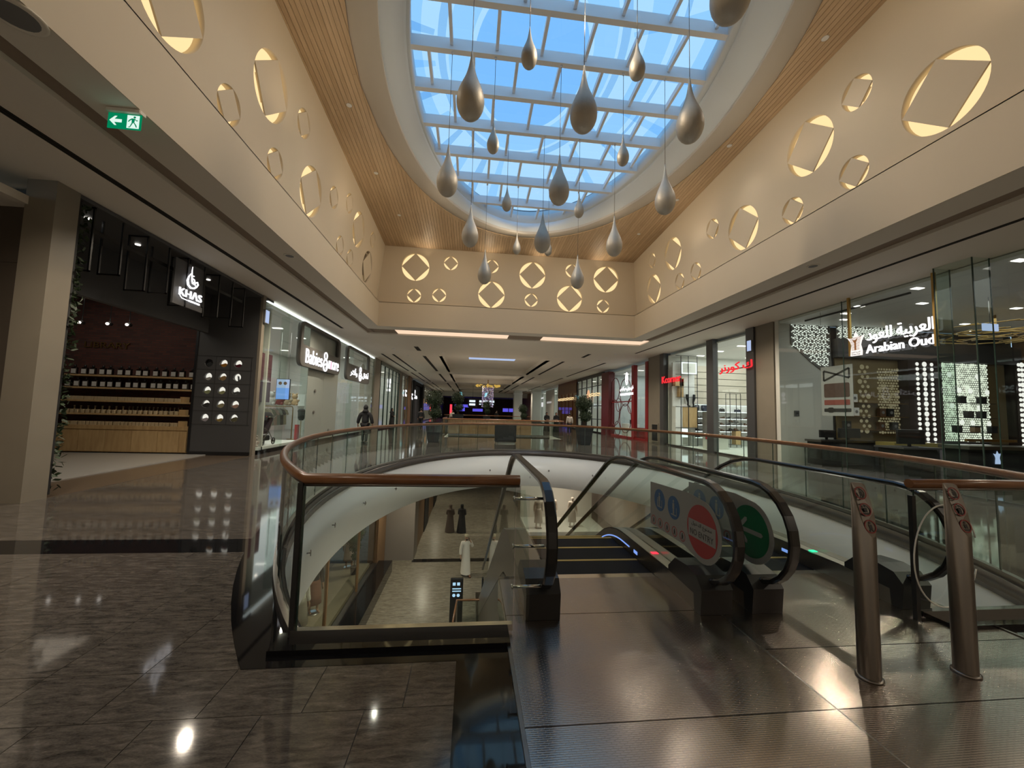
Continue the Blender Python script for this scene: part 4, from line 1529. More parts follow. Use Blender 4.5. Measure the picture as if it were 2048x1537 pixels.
# small jars: one mesh each, too small to show parts
jm = MB().cbox(-0.047, 0.047, -0.045, 0.045, 0, 0.115, 0.012)
j0 = obj('candle_jar', jm, M['jar'])
flm = MB().lathe([(0.05, 0.0), (0.055, 0.02), (0.05, 0.07), (0.018, 0.11), (0.016, 0.2), (0.022, 0.2), (0.022, 0.23), (0.0, 0.23)], (0, 0, 0), 10)
f0 = obj('flacon', flm, M['jar'])
f1 = obj('flacon', flm, M['jarglass'])
def rowof(src, n, x0, x1, y, z, what, where, group, first_used):
    for i in range(n):
        x = x0 + (x1 - x0) * i / (n - 1) + rr.uniform(-0.012, 0.012)
        o = src if (i == 0 and not first_used) else src.copy()
        if not (i == 0 and not first_used):
            COL.objects.link(o)
        o.location = (x, y, z)
        tag(o, '%s, %s from left %s' % (what, ORD[i], where), 'jar' if src is j0 else 'bottle', group)
rowof(j0, 34, -12.55, -9.35, 13.42, 1.67, 'small cream candle jar', 'on the third shelf', 'candle jars', False)
rowof(f0, 8, -12.5, -11.1, 13.55, 1.26, 'cream flask with thin neck', 'at the back of the fourth shelf', 'cream flasks', False)
rowof(f1, 14, -10.92, -9.35, 13.55, 1.26, 'smoky flask with thin neck', 'at the back of the fourth shelf', 'smoky flasks', False)
rowof(j0, 22, -12.55, -9.4, 13.40, 1.26, 'small cream jar', 'along the front of the fourth shelf', 'fourth shelf jars', True)
rowof(j0, 30, -12.6, -9.4, 13.42, 0.89, 'small cream jar', 'on the cabinet top', 'cabinet top jars', True)
for i, z in enumerate((1.67, 1.26, 0.89)):
    o = obj('wooden_box', MB().box(-9.33, -9.13, 13.4, 13.52, z, z + 0.17), M['oak'])
    tag(o, 'small oak box at the right end of the %s' % ['third shelf', 'fourth shelf', 'cabinet top'][i], 'box', 'oak boxes')
# graphite panel with round niches
pan = struct(shape2d('wall_niche', [rect(-8.9, -7.06, 0.0, 5.22)] + [circle(-8.5 + 0.44 * c, 2.97 - 0.443 * r, 0.125, 28) for c in range(3) for r in range(5)], 0.12, lambda u, v, w: (u, 13.3 + w, v), M['grey_panel']))
for za, zb in ((3.19, 3.2), (2.75, 2.756), (2.305, 2.31), (1.86, 1.866), (1.42, 1.426), (0.98, 0.99)):
    obj('panel_joint', MB().box(-8.9, -7.15, 13.296, 13.302, za, zb), M['black_matt'], pan)
for x in (-8.28, -7.84, -7.2):
    obj('panel_joint', MB().box(x, x + 0.006, 13.296, 13.302, 0.98, 3.2), M['black_matt'], pan)
obj('panel_joint', MB().box(-8.93, -8.86, 13.28, 13.31, 0.1, 4.3), M['black'], pan)
obj('skirting', MB().box(-8.9, -7.06, 13.27, 13.31, 0.0, 0.12), M['black'], pan)
cols = [['black', 'amber', 'burgundy'], ['pale grey', 'honey', 'dark stick'], ['pale green', 'pale lime', 'grey'], ['charcoal', 'pale green powder', 'rosy'], ['lilac white', 'golden', 'olive']]
rgb = [[(0.03, 0.035, 0.035), (0.55, 0.24, 0.02), (0.16, 0.01, 0.03)], [(0.55, 0.55, 0.53), (0.42, 0.27, 0.11), (0.03, 0.03, 0.03)], [(0.38, 0.42, 0.22), (0.42, 0.44, 0.22), (0.12, 0.13, 0.13)], [(0.05, 0.05, 0.05), (0.40, 0.36, 0.22), (0.55, 0.36, 0.28)], [(0.5, 0.46, 0.5), (0.40, 0.28, 0.08), (0.14, 0.13, 0.07)]]
M['niche_lit'] = glow('lit niche back', (1.0, 0.97, 0.85), 0.85)
for r in range(5):
    for c in range(3):
        x, z = -8.5 + 0.44 * c, 2.97 - 0.443 * r
        t = thing('sample_niche', 'round display niche with %s contents in the graphite wall, row %s from top' % (cols[r][c], ORD[r]), 'niche', (x, 13.42, z), 'round display niches')
        if r == 0 and c == 0:
            t['label'] = 'unlit round display niche with black contents in the top row'
        obj('backplate', MB().cyl((x, 13.415, z), (x, 13.43, z), 0.13, n=28), M['grey_panel'] if (r, c) == (0, 0) else M['niche_lit'], t)
        mt = plain('sample ' + cols[r][c], rgb[r][c], 0.5)
        h = (0.02, -0.02, 0.0, 0.03, -0.01)[(r + c * 2) % 5]
        pts = [(0.118 * cos(radians(a)), 0.118 * sin(radians(a))) for a in range(200, 341, 14)]
        top = [(pts[-1][0], -0.03 + h), (0.03, 0.01 + h), (-0.05, -0.02 + h), (pts[0][0], -0.04)]
        if (r, c) == (1, 2):
            pts, top = [(0.02, -0.118), (0.05, -0.112), (0.02, 0.04), (-0.005, 0.05)], []
        obj('contents', MB().prism(pts + top, lambda u, v, w: (x + u, 13.40 - w, z + v), 0.0, 0.06), mt, t)
# slim beige pier between the shops
struct(obj('wall_left_pier_2', MB().box(-7.06, -6.98, 13.3, 13.47, 0, ZC), M['pillar']))

# --- baby shop
def shopbox(side, y0, y1, depth, h, wall, floorm, lampm, power, name, color=COOLW, strips=3):
    x0 = XL if side < 0 else XR
    xa, xb = (x0 - depth, x0 - 0.1) if side < 0 else (x0 + 0.1, x0 + depth)
    bx = xa if side < 0 else xb
    struct(obj('wall_%s_back' % name, MB().box(bx - 0.1, bx + 0.1, y0, y1, 0, h + 0.1), wall))
    struct(obj('wall_%s_near' % name, MB().box(xa, xb, y0 - 0.04, y0 + 0.04, 0, h), wall))
    struct(obj('wall_%s_far' % name, MB().box(xa, xb, y1 - 0.04, y1 + 0.04, 0, h), wall))
    struct(obj('ceiling_%s' % name, MB().box(xa, xb, y0, y1, h, h + 0.06), M['white']))
    struct(obj('floor_%s' % name, MB().box(xa, xb, y0, y1, 0.0, 0.03), floorm))
    n = 0
    nx = 2
    for i in range(strips):
        yy = y0 + (y1 - y0) * (i + 0.5) / strips
        for j in range(nx):
            xx = xa + (xb - xa) * (j + 0.5) / nx
            o = obj('ceiling_spot', MB().cbox(xx - 0.2, xx + 0.2, yy - 0.07, yy + 0.07, h - 0.025, h, 0.01), lampm)
            tag(o, 'ceiling light in the %s, %s from near on its %s side' % (name.replace('_', ' '), ORD[i], 'left' if j == 0 else 'right'), 'ceiling light', 'ceiling lights of the %s' % name.replace('_', ' '))
    if power:
        lamp_area(((xa + xb) / 2, (y0 + y1) / 2, h - 0.05), ((xa + xb) / 2, (y0 + y1) / 2, 0), power, (xb - xa) * 0.7, (y1 - y0) * 0.8, color, 'shop_ceiling_lamp')

shopbox(-1, 14.08, 28.2, 6.0, 5.05, M['offwhite'], plain('greige shop floor', (0.27, 0.25, 0.23), 0.3), M['lamp_white'], 240, 'baby_shop', strips=6)
struct(obj('wall_baby_pink', MB().box(-12.85, -12.75, 16.5, 28, 0.03, 3.4), M['pink_white']))
led = tag(obj('led_strip', MB().box(-7.12, -7.02, 13.7, 29.4, 5.2, 5.26), M['lamp_cool']), 'thin bright white light strip above the baby shop front', 'light strip')
bf = thing('storefront', 'tall clear glass front of the baby shop with fins and doors', 'storefront', (-7, 21, 0))
edges = [13.66, 15.3, 17.2, 19.0, 20.9, 21.7, 23.4, 25.0, 26.6, 28.2]
M['doorglass'] = plain('greenish frosted door glass', (0.33, 0.36, 0.33), 0.15)  # reflections on the glass doors are put into this opaque colour
for a, b in zip(edges[:-1], edges[1:]):
    obj('glass_pane', MB().box(-7.03, -7.015, a + 0.006, b - 0.006, 0.14, 5.18), M['doorglass'] if 17.1 < a < 20.8 else M['shopglass'], bf)
for y in (13.66, 15.3, 17.2, 20.9, 23.4, 28.2):
    obj('glass_fin', MB().box(-7.32, -7.03, y - 0.008, y + 0.008, 0.05, 5.15), M['glass'], bf)
obj('threshold', MB().box(-7.1, -6.99, 13.64, 28.2, 0.0, 0.14), M['black_granite'], bf)
for y, z in ((18.0, 2.35), (18.0, 1.4), (19.9, 0.5)):
    obj('door_pull', MB().cyl((-7.0, y, z), (-6.97, y, z), 0.07, n=16), M['frame_grey'], bf)
def hang_frame(ya, yb, z0, z1, zm, label):
    t = thing('sign_frame', label, 'sign', (-6.9, (ya + yb) / 2, z0), 'hanging sign frames of the baby shop')
    o = shape2d('frame', [rrect(ya, yb, z0, z1, 0.3), rrect(ya + 0.2, yb - 0.2, zm, z1 - 0.12, 0.12)], 0.16, lambda u, v, w: (-6.98 + w, u, v), M['frame_grey'], t)
    return t
t1 = hang_frame(15.9, 20.5, 3.28, 5.1, 4.15, 'rounded grey frame sign with white lit latin name on the baby shop front')
fx = -6.82
text('lettering', 'Babies', 0.60, Lmap(fx, 17.25, 3.73), M['sign_white'], t1, 0.03, width=1.75)
text('lettering', 'more', 0.40, Lmap(fx, 19.6, 3.66), M['sign_white'], t1, 0.03, width=1.35)
M['sign_pink'] = glow('pink lit stroke', (1.0, 0.25, 0.45), 1.2)
def baby8(t, yc, zc, s):
    mb = MB()
    mb.tube([(fx + 0.02, yc + 0.16 * s * cos(a), zc + 0.27 * s + 0.15 * s * sin(a)) for a in [2 * pi * i / 16 for i in range(16)]], 0.03 * s, 6, closed=True)
    mb.tube([(fx + 0.02, yc + 0.23 * s * cos(a), zc - 0.14 * s + 0.25 * s * sin(a)) for a in [2 * pi * i / 20 for i in range(20)]], 0.034 * s, 6, closed=True)
    mb.tube([(fx + 0.02, yc + s * (0.05 + 0.1 * cos(a)), zc + s * (-0.16 + 0.1 * sin(a))) for a in [pi * i / 8 for i in range(-4, 9)]], 0.025 * s, 6)
    obj('emblem', mb, M['sign_white'], t)
baby8(t1, 18.5, 3.72, 1.05)
obj('pink_stroke', MB().box(fx, fx + 0.035, 19.13, 19.22, 3.46, 3.84), M['sign_pink'], t1)
t2 = hang_frame(21.7, 26.3, 3.2, 5.1, 4.1, 'rounded grey frame sign with white lit arabic name on the baby shop front')
text('lettering', arabic('\u0648\u0623\u0643\u062b\u0631'), 0.5, Lmap(fx, 22.9, 3.68), M['sign_white'], t2, 0.03, width=1.3)
text('lettering', arabic('\u0623\u0637\u0641\u0627\u0644'), 0.5, Lmap(fx, 25.3, 3.68), M['sign_white'], t2, 0.03, width=1.3)
baby8(t2, 24.15, 3.68, 1.0)
# window display of the baby shop
struct(obj('trim_32', MB().box(-8.6, -7.1, 13.7, 17.1, 0.03, 0.22), M['white']))
def poster(x0, x1, y, z0, z1, col, label, extra=None):
    t = thing('poster', label, 'poster', ((x0 + x1) / 2, y, z0), 'posters')
    obj('sheet', MB().box(-7.2, -7.185, x0, x1, z0, z1), col, t)
    return t
M['print_plum'] = plain('plum print', (0.10, 0.07, 0.11), 0.5, var=0.5, vscale=4)
M['print_red'] = plain('red violet print', (0.16, 0.06, 0.085), 0.5, var=0.6, vscale=5)
poster(13.75, 14.55, 14.45, 2.5, 3.45, M['print_red'], 'dark red violet poster, upper of two left of the stroller window')
poster(13.75, 14.55, 14.35, 1.75, 2.46, M['print_plum'], 'plum coloured poster, lower of two left of the stroller window')
sc = thing('display_screen', 'upright lit blue screen hanging inside the baby shop window', 'screen', (-8.6, 16.6, 2))
obj('bezel', MB().box(-8.79, -8.21, 18.3, 18.35, 1.92, 2.86), M['black'], sc)
obj('hangers', MB().cyl((-8.7, 18.33, 2.86), (-8.7, 18.33, 5.05), 0.012, n=6).cyl((-8.3, 18.33, 2.86), (-8.3, 18.33, 5.05), 0.012, n=6), M['steel'], sc, 'stuff')
obj('picture', MB().box(-8.77, -8.23, 18.285, 18.3, 1.94, 2.84), M['screen_pale'], sc)
obj('picture_lower', MB().box(-8.77, -8.23, 18.28, 18.285, 1.94, 2.45), glow('sky blue picture', (0.22, 0.45, 1.0), 0.9), sc)
mb = MB()
for dx in (-0.15, 0.12):
    mb.prism(circle(-8.5 + dx * 0.8, 2.66, 0.075, 14), lambda u, v, w: (u, 18.28 - w, v), 0, 0.004)
obj('picture_faces', mb, M['skin'], sc)

def wheel(mb, c, r, w_=0.03):
    mb.tube([(c[0], c[1] + r * cos(2 * pi * i / 16), c[2] + r * sin(2 * pi * i / 16)) for i in range(16)], w_, 6, closed=True)
    mb.cyl((c[0] - 0.02, c[1], c[2]), (c[0] + 0.02, c[1], c[2]), 0.03, n=8)
    for i in range(3):
        a = pi * i / 3
        mb.cyl((c[0], c[1] - r * cos(a), c[2] - r * sin(a)), (c[0], c[1] + r * cos(a), c[2] + r * sin(a)), 0.008, n=5)
def stroller(x, y, z, rot):
    t = thing('stroller', 'dark baby stroller with a red edged hood behind the shop window', 'stroller', (x, y, z))
    # runs along +y; built at the origin of its empty
    def T(p):
        return (x + p[0], y + p[1], z + p[2])
    mb = MB()
    for s in (-0.25, 0.25):
        mb.tube([T((s, -0.35, 0.16)), T((s, 0.05, 0.5)), T((s, 0.42, 1.0)), T((s, 0.5, 1.04))], 0.015, 6)
        mb.tube([T((s, 0.38, 0.16)), T((s, 0.05, 0.5)), T((s, -0.25, 0.62))], 0.015, 6)
    mb.tube([T((-0.25, 0.5, 1.04)), T((0.25, 0.5, 1.04))], 0.02, 6)
    obj('frame', mb, M['steel_dark'], t)
    for sx in (-0.27, 0.27):
        for sy in (-0.36, 0.38):
            mb = MB()
            wheel(mb, T((sx, sy, 0.13)), 0.11, 0.022)
            obj('wheel', mb, M['black'], t)
    mb = MB().prism([(-0.4, 0.42), (-0.36, 0.55), (0.0, 0.5), (0.3, 0.98), (0.38, 0.95), (0.1, 0.40)], lambda u, v, w: T((w, u, v)), -0.22, 0.22)
    obj('seat', mb, plain('dark plum fabric', (0.05, 0.03, 0.04), 0.8), t)
    vs = []
    mb = MB()
    n = 9
    for i in range(n):
        a = radians(10 + 125 * i / (n - 1))
        for sx in (-0.24, -0.2, 0.0, 0.2, 0.24):
            h = 1.0 if abs(sx) < 0.21 else 0.6
            vs.append(T((sx, 0.12 - 0.36 * cos(a) * h, 0.84 + 0.34 * sin(a) * h)))
    mb.add(vs, [(i * 5 + j, i * 5 + j + 1, i * 5 + j + 6, i * 5 + j + 5) for i in range(n - 1) for j in range(4)], True)
    obj('hood', mb, plain('dark fabric hood', (0.03, 0.028, 0.035), 0.8), t)
    mb = MB().tube([T((sx, 0.12 - 0.36 * cos(radians(10)) * (1 if abs(sx) < 0.21 else 0.6) + 0.02, 0.84 + 0.06 + (0.2 if abs(sx) < 0.1 else 0.12) )) for sx in (-0.22, -0.1, 0.0, 0.1, 0.22)], 0.025, 6)
    obj('hood_edge', mb, M['red_shop'], t)
    obj('basket', MB().cbox(T((-0.2, 0, 0))[0], T((0.2, 0, 0))[0], T((0, -0.2, 0))[1], T((0, 0.28, 0))[1], z + 0.16, z + 0.34, 0.03), M['black_matt'], t)
    return t
stroller(-7.5, 14.72, 0.22, 0)
def plush(x, y, z, s, mat, label):
    t = thing('plush_toy', label, 'soft toy', (x, y, z), 'soft toys in the baby shop')
    obj('body', MB().ball((x, y, z + 0.13 * s), 0.13 * s), mat, t)
    mb = MB().ball((x, y, z + 0.32 * s), 0.1 * s).ball((x - 0.07 * s, y, z + 0.41 * s), 0.035 * s).ball((x + 0.07 * s, y, z + 0.41 * s), 0.035 * s)
    obj('head', mb, mat, t)
    mb = MB()
    for sx in (-1, 1):
        mb.ball((x + sx * 0.11 * s, y - 0.08 * s, z + 0.05 * s), 0.05 * s).ball((x + sx * 0.13 * s, y, z + 0.18 * s), 0.04 * s)
    obj('limbs', mb, mat, t)
plush(-7.28, 13.98, 0.22, 0.9, M['pink_white'], 'pale pink soft toy on the floor of the display beside the stroller')
# garment rail
def garment_rail(x, y, z, n, label):
    t = thing('garment_rail', label, 'clothes rail', (x, y, z))
    mb = MB().tube([(x, y - 1.5, z), (x, y - 1.5, z + 1.48), (x, y - 1.42, z + 1.58), (x, y + 1.32, z + 1.58), (x, y + 1.42, z + 1.48), (x, y + 1.42, z)], 0.022, 8)
    mb.tube([(x - 0.2, y - 1.5, z + 0.02), (x + 0.2, y - 1.5, z + 0.02)], 0.02, 6).tube([(x - 0.2, y + 1.42, z + 0.02), (x + 0.2, y + 1.42, z + 0.02)], 0.02, 6)
    obj('rail', mb, M['gold'], t)
    return t
garment_rail(-8.5, 18.0, 0.04, 8, 'brass clothes rail of baby outfits behind the window')
ccol = [(0.35, 0.33, 0.27), (0.5, 0.45, 0.38), (0.22, 0.24, 0.20), (0.45, 0.33, 0.3), (0.3, 0.32, 0.3), (0.12, 0.11, 0.11), (0.4, 0.38, 0.28), (0.28, 0.22, 0.18)]
cname = ['sage', 'cream', 'moss', 'rose', 'grey', 'black', 'sand', 'brown']
def garment(x, y, z, mat, label, s=1.0):
    t = thing('baby_outfit', label, 'clothing', (x, y, z), 'baby outfits on the brass rail')
    out = [(-0.04, 0), (-0.16, -0.07), (-0.24, -0.26), (-0.17, -0.3), (-0.12, -0.18), (-0.13, -0.42), (-0.15, -0.72), (-0.03, -0.74), (0, -0.5), (0.03, -0.74), (0.15, -0.72), (0.13, -0.42), (0.12, -0.18), (0.17, -0.3), (0.24, -0.26), (0.16, -0.07), (0.04, 0)]
    obj('cloth', MB().prism([(a * s, b * s) for a, b in out], lambda u, v, w: (x + u, y + w + 0.02 * sin(9 * u), z + v), -0.02, 0.02), mat, t)
    obj('hanger', MB().tube([(x - 0.12 * s, y, z - 0.05 * s), (x, y, z + 0.02), (x + 0.12 * s, y, z - 0.05 * s)], 0.006, 5).tube([(x, y, z + 0.02), (x, y, z + 0.1)], 0.005, 5), M['steel'], t)
for i in range(7):
    garment(-8.5, 16.8 + 0.28 * i, 1.52, plain('cloth ' + cname[i], ccol[i], 0.85), 'small %s baby outfit hanging on the brass rail' % cname[i])
# toys on the shelf behind
ws = thing('wall_shelf', 'white shelf of soft toys inside the baby shop', 'shelf', (-9.4, 18.5, 1.6))
obj('board', MB().box(-9.6, -9.2, 18.0, 22.4, 1.62, 1.67), M['white'], ws)
obj('upright', MB().box(-9.6, -9.2, 22.36, 22.4, 0.03, 2.3), M['white'], ws)
for i, (x, mt, nm) in enumerate(((18.4, 'pink_white', 'pink'), (19.2, 'offwhite', 'white'), (20.0, 'red', 'red'), (20.8, 'jar', 'tan'), (21.6, 'oak', 'caramel'))):
    plush(-9.4, x, 1.67, 1.5, M[mt], '%s soft toy on the white shelf inside the baby shop' % nm)
ped = thing('red_stand', 'slim red column stand just inside the baby shop', 'stand', (-8.1, 17.1, 0))
obj('post', MB().box(-7.5, -7.36, 17.4, 17.54, 0.05, 0.85), M['red_shop'], ped)
obj('base', MB().box(-7.55, -7.31, 17.35, 17.59, 0.03, 0.06), M['red_shop'], ped)
ms = thing('toddler_form', 'headless display form in a dark top behind the glass doors', 'mannequin', (-8.3, 17.6, 0))
obj('torso', MB().lathe([(0.09, 0.95), (0.14, 1.05), (0.15, 1.3), (0.17, 1.42), (0.12, 1.5), (0.04, 1.52)], (-8.3, 19.9, 0), 14, True, 1.1, 0.7), M['jacket'], ms)
obj('stand', MB().cyl((-8.3, 19.9, 0.03), (-8.3, 19.9, 0.96), 0.02, n=8).lathe([(0.16, 0.0), (0.16, 0.02), (0.0, 0.03)], (-8.3, 19.9, 0.03), 14), M['oak'], ms)
for i, (y, z, mt) in enumerate(((23.0, 1.9, 'red_shop'), (23.0, 1.2, 'grey_mid'), (23.1, 0.55, 'walnut'))):
    t = thing('display_bag', '%s bag on the display behind the second sign' % ['red', 'grey', 'brown'][i], 'bag', (-8.6, y, z), 'bags behind the second sign')
    obj('body', MB().cbox(-8.95, -8.3, y - 0.15, y + 0.15, z, z + 0.42, 0.08), M[mt], t)
    obj('strap', MB().tube([(-8.8 + 0.36 * k / 8, y, z + 0.42 + 0.14 * sin(pi * k / 8)) for k in range(9)], 0.015, 6), M[mt], t)
rk = thing('display_rack', 'thin steel display rack behind the second sign', 'rack', (-8.6, 23.1, 0))
mb = MB()
for x in (-9.05, -8.2):
    mb.box(x - 0.015, x + 0.015, 22.85, 23.25, 0.03, 2.6)
obj('uprights', mb, M['steel'], rk, 'stuff')
for z in (1.88, 1.18, 0.53):
    obj('shelf', MB().box(-9.05, -8.2, 22.83, 23.27, z - 0.02, z), M['steel'], rk)
struct(obj('wall_left_pier_3', MB().box(-7.3, -6.95, 28.25, 29.9, 0, ZC), M['pillar']))
ar = thing('arched_panel', 'white panel with a rounded arch beside the far end of the baby shop', 'panel', (-7.2, 27.3, 0))
obj('panel', MB().prism([(26.75, 0.15), (26.75, 4.1)] + [(27.35 - 0.6 * cos(radians(a)), 4.1 + 0.6 * sin(radians(a))) for a in range(15, 180, 15)] + [(27.95, 4.1), (27.95, 0.15)], lambda u, v, w: (-7.6 + w, u, v), 0, 0.06), M['white'], ar)

# --- shops farther along the left side, seen at a flat angle
def far_front(side, y0, y1, label, wall, frame, panes, power, sign=None, color=COOLW, h=5.0, dim=None):
    x0 = XL if side < 0 else XR
    s = -1 if side < 0 else 1
    nm = 'far_shop'
    t = thing('storefront', label, 'storefront', (x0, (y0 + y1) / 2, 0))
    n = panes
    w_ = (y1 - y0) / n
    for i in range(n):
        obj('glass_pane', MB().box(min(x0, x0 - s * 0.015), max(x0, x0 - s * 0.015), y0 + i * w_ + 0.03, y0 + (i + 1) * w_ - 0.03, 0.1, h), M['shopglass'], t)
        obj('frame_post', MB().box(x0 - 0.05, x0 + 0.05, y0 + i * w_ - 0.03, y0 + i * w_ + 0.03, 0.0, h), frame, t)
    obj('frame_post', MB().box(x0 - 0.05, x0 + 0.05, y1 - 0.03, y1 + 0.03, 0.0, h), frame, t)
    obj('header', MB().box(x0 - 0.06, x0 + 0.06, y0, y1, h, ZC), frame, t)
    obj('threshold', MB().box(x0 - 0.06, x0 + 0.06, y0, y1, 0, 0.1), M['black_granite'], t)
    return t
def logo(parent, fn, kind, mat):
    # small lit marks that are only blurs in the photograph
    mb = MB()
    if kind == 0:
        mb.prism(circle(0, 0.35, 0.22, 16), fn, 0, 0.03)
        mb.prism(circle(-0.05, -0.05, 0.16, 14), fn, 0, 0.03)
        mb.prism(rect(-0.3, 0.2, -0.5, -0.3), fn, 0, 0.03)
    elif kind == 1:
        mb.prism(rect(-0.4, 0.4, 0.15, 0.35), fn, 0, 0.03).prism(rect(-0.4, -0.2, -0.3, 0.1), fn, 0, 0.03).prism(rect(-0.1, 0.4, -0.35, -0.1), fn, 0, 0.03)
    else:
        for i in range(5):
            mb.prism(rect(-0.8 + 0.33 * i, -0.58 + 0.33 * i, -0.2, 0.1 + 0.1 * (i % 2)), fn, 0, 0.03)
    return obj('lit_mark', mb, mat, parent)
shopbox(-1, 30.2, 37.6, 5, 5.0, M['offwhite'], M['offwhite'], M['lamp_white'], 120, 'green_glass_shop', strips=3)
t = far_front(-1, 30.1, 37.7, 'green tinted glass shop front beyond the baby shop with a white lit mark', M['offwhite'], M['glass_edge'], 5, 0)
logo(t, Lmap(-6.9, 33.2, 3.6), 0, M['sign_white'])
for i, (y, mt) in enumerate(((31.2, 'black'), (33.0, 'grey_mid'), (35.2, 'black'))):
    q = thing('display_table', '%s display table inside the green glass shop' % ORD[i], 'table', (-8.6, y, 0), 'display tables of the green glass shop')
    obj('top', MB().box(-9.3, -8.0, y - 0.4, y + 0.4, 0.92, 0.98), M['white'], q)
    obj('body', MB().box(-9.1, -8.2, y - 0.3, y + 0.3, 0.03, 0.92), M[mt], q)
struct(obj('wall_left_pier_4', MB().box(-7.3, -6.95, 37.8, 39.2, 0, ZC), M['pillar']))
struct(obj('wall_left_pier_5', MB().box(-7.4, -6.85, 42.8, 44.6, 0, ZC), M['walnut']))
shopbox(-1, 39.3, 46.0, 5, 5.0, M['offwhite'], M['offwhite'], M['lamp_white'], 90, 'second_left_shop', strips=3)
t = far_front(-1, 39.3, 42.7, 'narrow glass shop front before the brown column with a white lit mark', M['offwhite'], M['steel_dark'], 2, 0)
logo(t, Lmap(-6.88, 41.2, 3.3), 1, M['sign_white'])
t = far_front(-1, 44.7, 46.2, 'slim glass shop front behind the brown column', M['offwhite'], M['steel_dark'], 1, 0)
logo(t, Lmap(-6.85, 45.4, 3.1), 1, M['sign_white'])
pf = thing('dark_portal', 'tall black shop portal with a small white lit mark on the left side', 'storefront', (-7, 51, 0))
obj('near_post', MB().box(-7.4, -6.8, 46.3, 47.6, 0, 5.1), M['black_matt'], pf)
obj('far_post', MB().box(-7.4, -6.8, 54.6, 56.0, 0, 5.1), M['black_matt'], pf)
obj('dark_wall', MB().box(-7.4, -7.2, 47.6, 54.6, 0, 5.1), M['grey_panel'], pf)
obj('lintel', MB().box(-7.4, -6.85, 47.6, 54.6, 4.7, 5.1), M['black_matt'], pf)
logo(pf, Lmap(-7.15, 50.8, 3.2), 2, M['sign_white'])
logo(pf, Lmap(-6.78, 47.0, 3.4), 0, M['sign_white'])
shopbox(-1, 56.4, 74, 4, 4.9, M['offwhite'], M['offwhite'], M['lamp_white'], 150, 'third_left_shop', SOFT, strips=4)
t = far_front(-1, 56.2, 74, 'distant row of glass shop fronts on the left with an orange lit mark', M['offwhite'], M['steel_dark'], 9, 0)
M['sign_orange'] = glow('orange lit mark', (1.0, 0.45, 0.2), 1.0)
logo(t, Lmap(-6.8, 59.5, 2.9), 1, M['sign_orange'])
obj('lit_mark', MB().box(-6.9, -6.8, 66, 67.5, 3.4, 4.2), M['sign_white'], t)

# ------------------------------------------------------------------ right side of the gallery
# pier between the two right hand shops
struct(obj('wall_right_pier', MB().box(11.15, 11.7, 13.05, 13.95, 0, ZC), M['pillar']))
struct(obj('trim_40', MB().box(11.08, 11.4, 13.97, 14.4, 0, ZC), M['pillar_grey']))
struct(obj('trim_41', MB().box(11.2, 11.5, 12.85, 13.03, 0, ZC), M['offwhite']))
for i, (x, y, z, lab) in enumerate(((11.07, 14.15, 4.35, 'on the grey jamb right of the shoe shop'), (-6.94, 13.45, 4.4, 'on the slim beige pier left of the baby shop'))):
    t = thing('pier_display', 'small pale blue lit panel %s' % lab, 'display', (x, y, z), 'small lit panels')
    obj('housing', MB().cbox(x - 0.04, x + 0.04, y - 0.13, y + 0.13, z - 0.02, z + 0.44, 0.01), M['grey_mid'], t)
    obj('screen', MB().box(x + (-0.045 if i == 0 else 0.04), x + (-0.04 if i == 0 else 0.045), y - 0.11, y + 0.11, z, z + 0.42), M['screen_pale'], t)

# --- shoe shop
shopbox(1, 14.4, 21.0, 6.0, 5.1, M['offwhite'], M['offwhite'], M['lamp_white'], 230, 'shoe_shop', strips=4)
sf = thing('storefront', 'glass front of the shoe shop with red lit letters and a grey middle post', 'storefront', (11.2, 17.5, 0))
for a, b in ((14.42, 15.9), (15.9, 16.55), (17.1, 19.2), (19.2, 21.1)):
    obj('glass_pane', MB().box(11.2, 11.215, a + 0.01, b - 0.01, 0.08, 5.25), M['shopglass'], sf)
obj('middle_post', MB().box(11.1, 11.35, 16.58, 17.08, 0, ZC), M['pillar_grey'], sf)
obj('threshold', MB().box(11.17, 11.25, 14.4, 21.2, 0, 0.08), M['steel_dark'], sf)
rs = thing('shop_sign', 'red lit latin letters on the left part of the shoe shop glass', 'sign', (11.1, 20.3, 3.5), 'red signs of the shoe shop')
text('lettering', 'Kcorner', 0.4, Rmap(11.02, 20.15, 3.72), M['sign_red'], rs, 0.05, width=2.0)
obj('bracket', MB().box(11.03, 11.06, 19.3, 21.2, 3.68, 3.72), M['red_dark'], rs)
rs = thing('shop_sign', 'red lit arabic letters on the right part of the shoe shop glass', 'sign', (11.1, 15.05, 3.5), 'red signs of the shoe shop')
text('lettering', arabic('\u0643 \u0643\u0648\u0631\u0646\u0631'), 0.42, Rmap(11.02, 14.95, 3.78), M['sign_red'], rs, 0.05, width=2.0)
obj('bracket', MB().box(11.03, 11.06, 14.1, 16.0, 3.7, 3.74), M['red_dark'], rs)
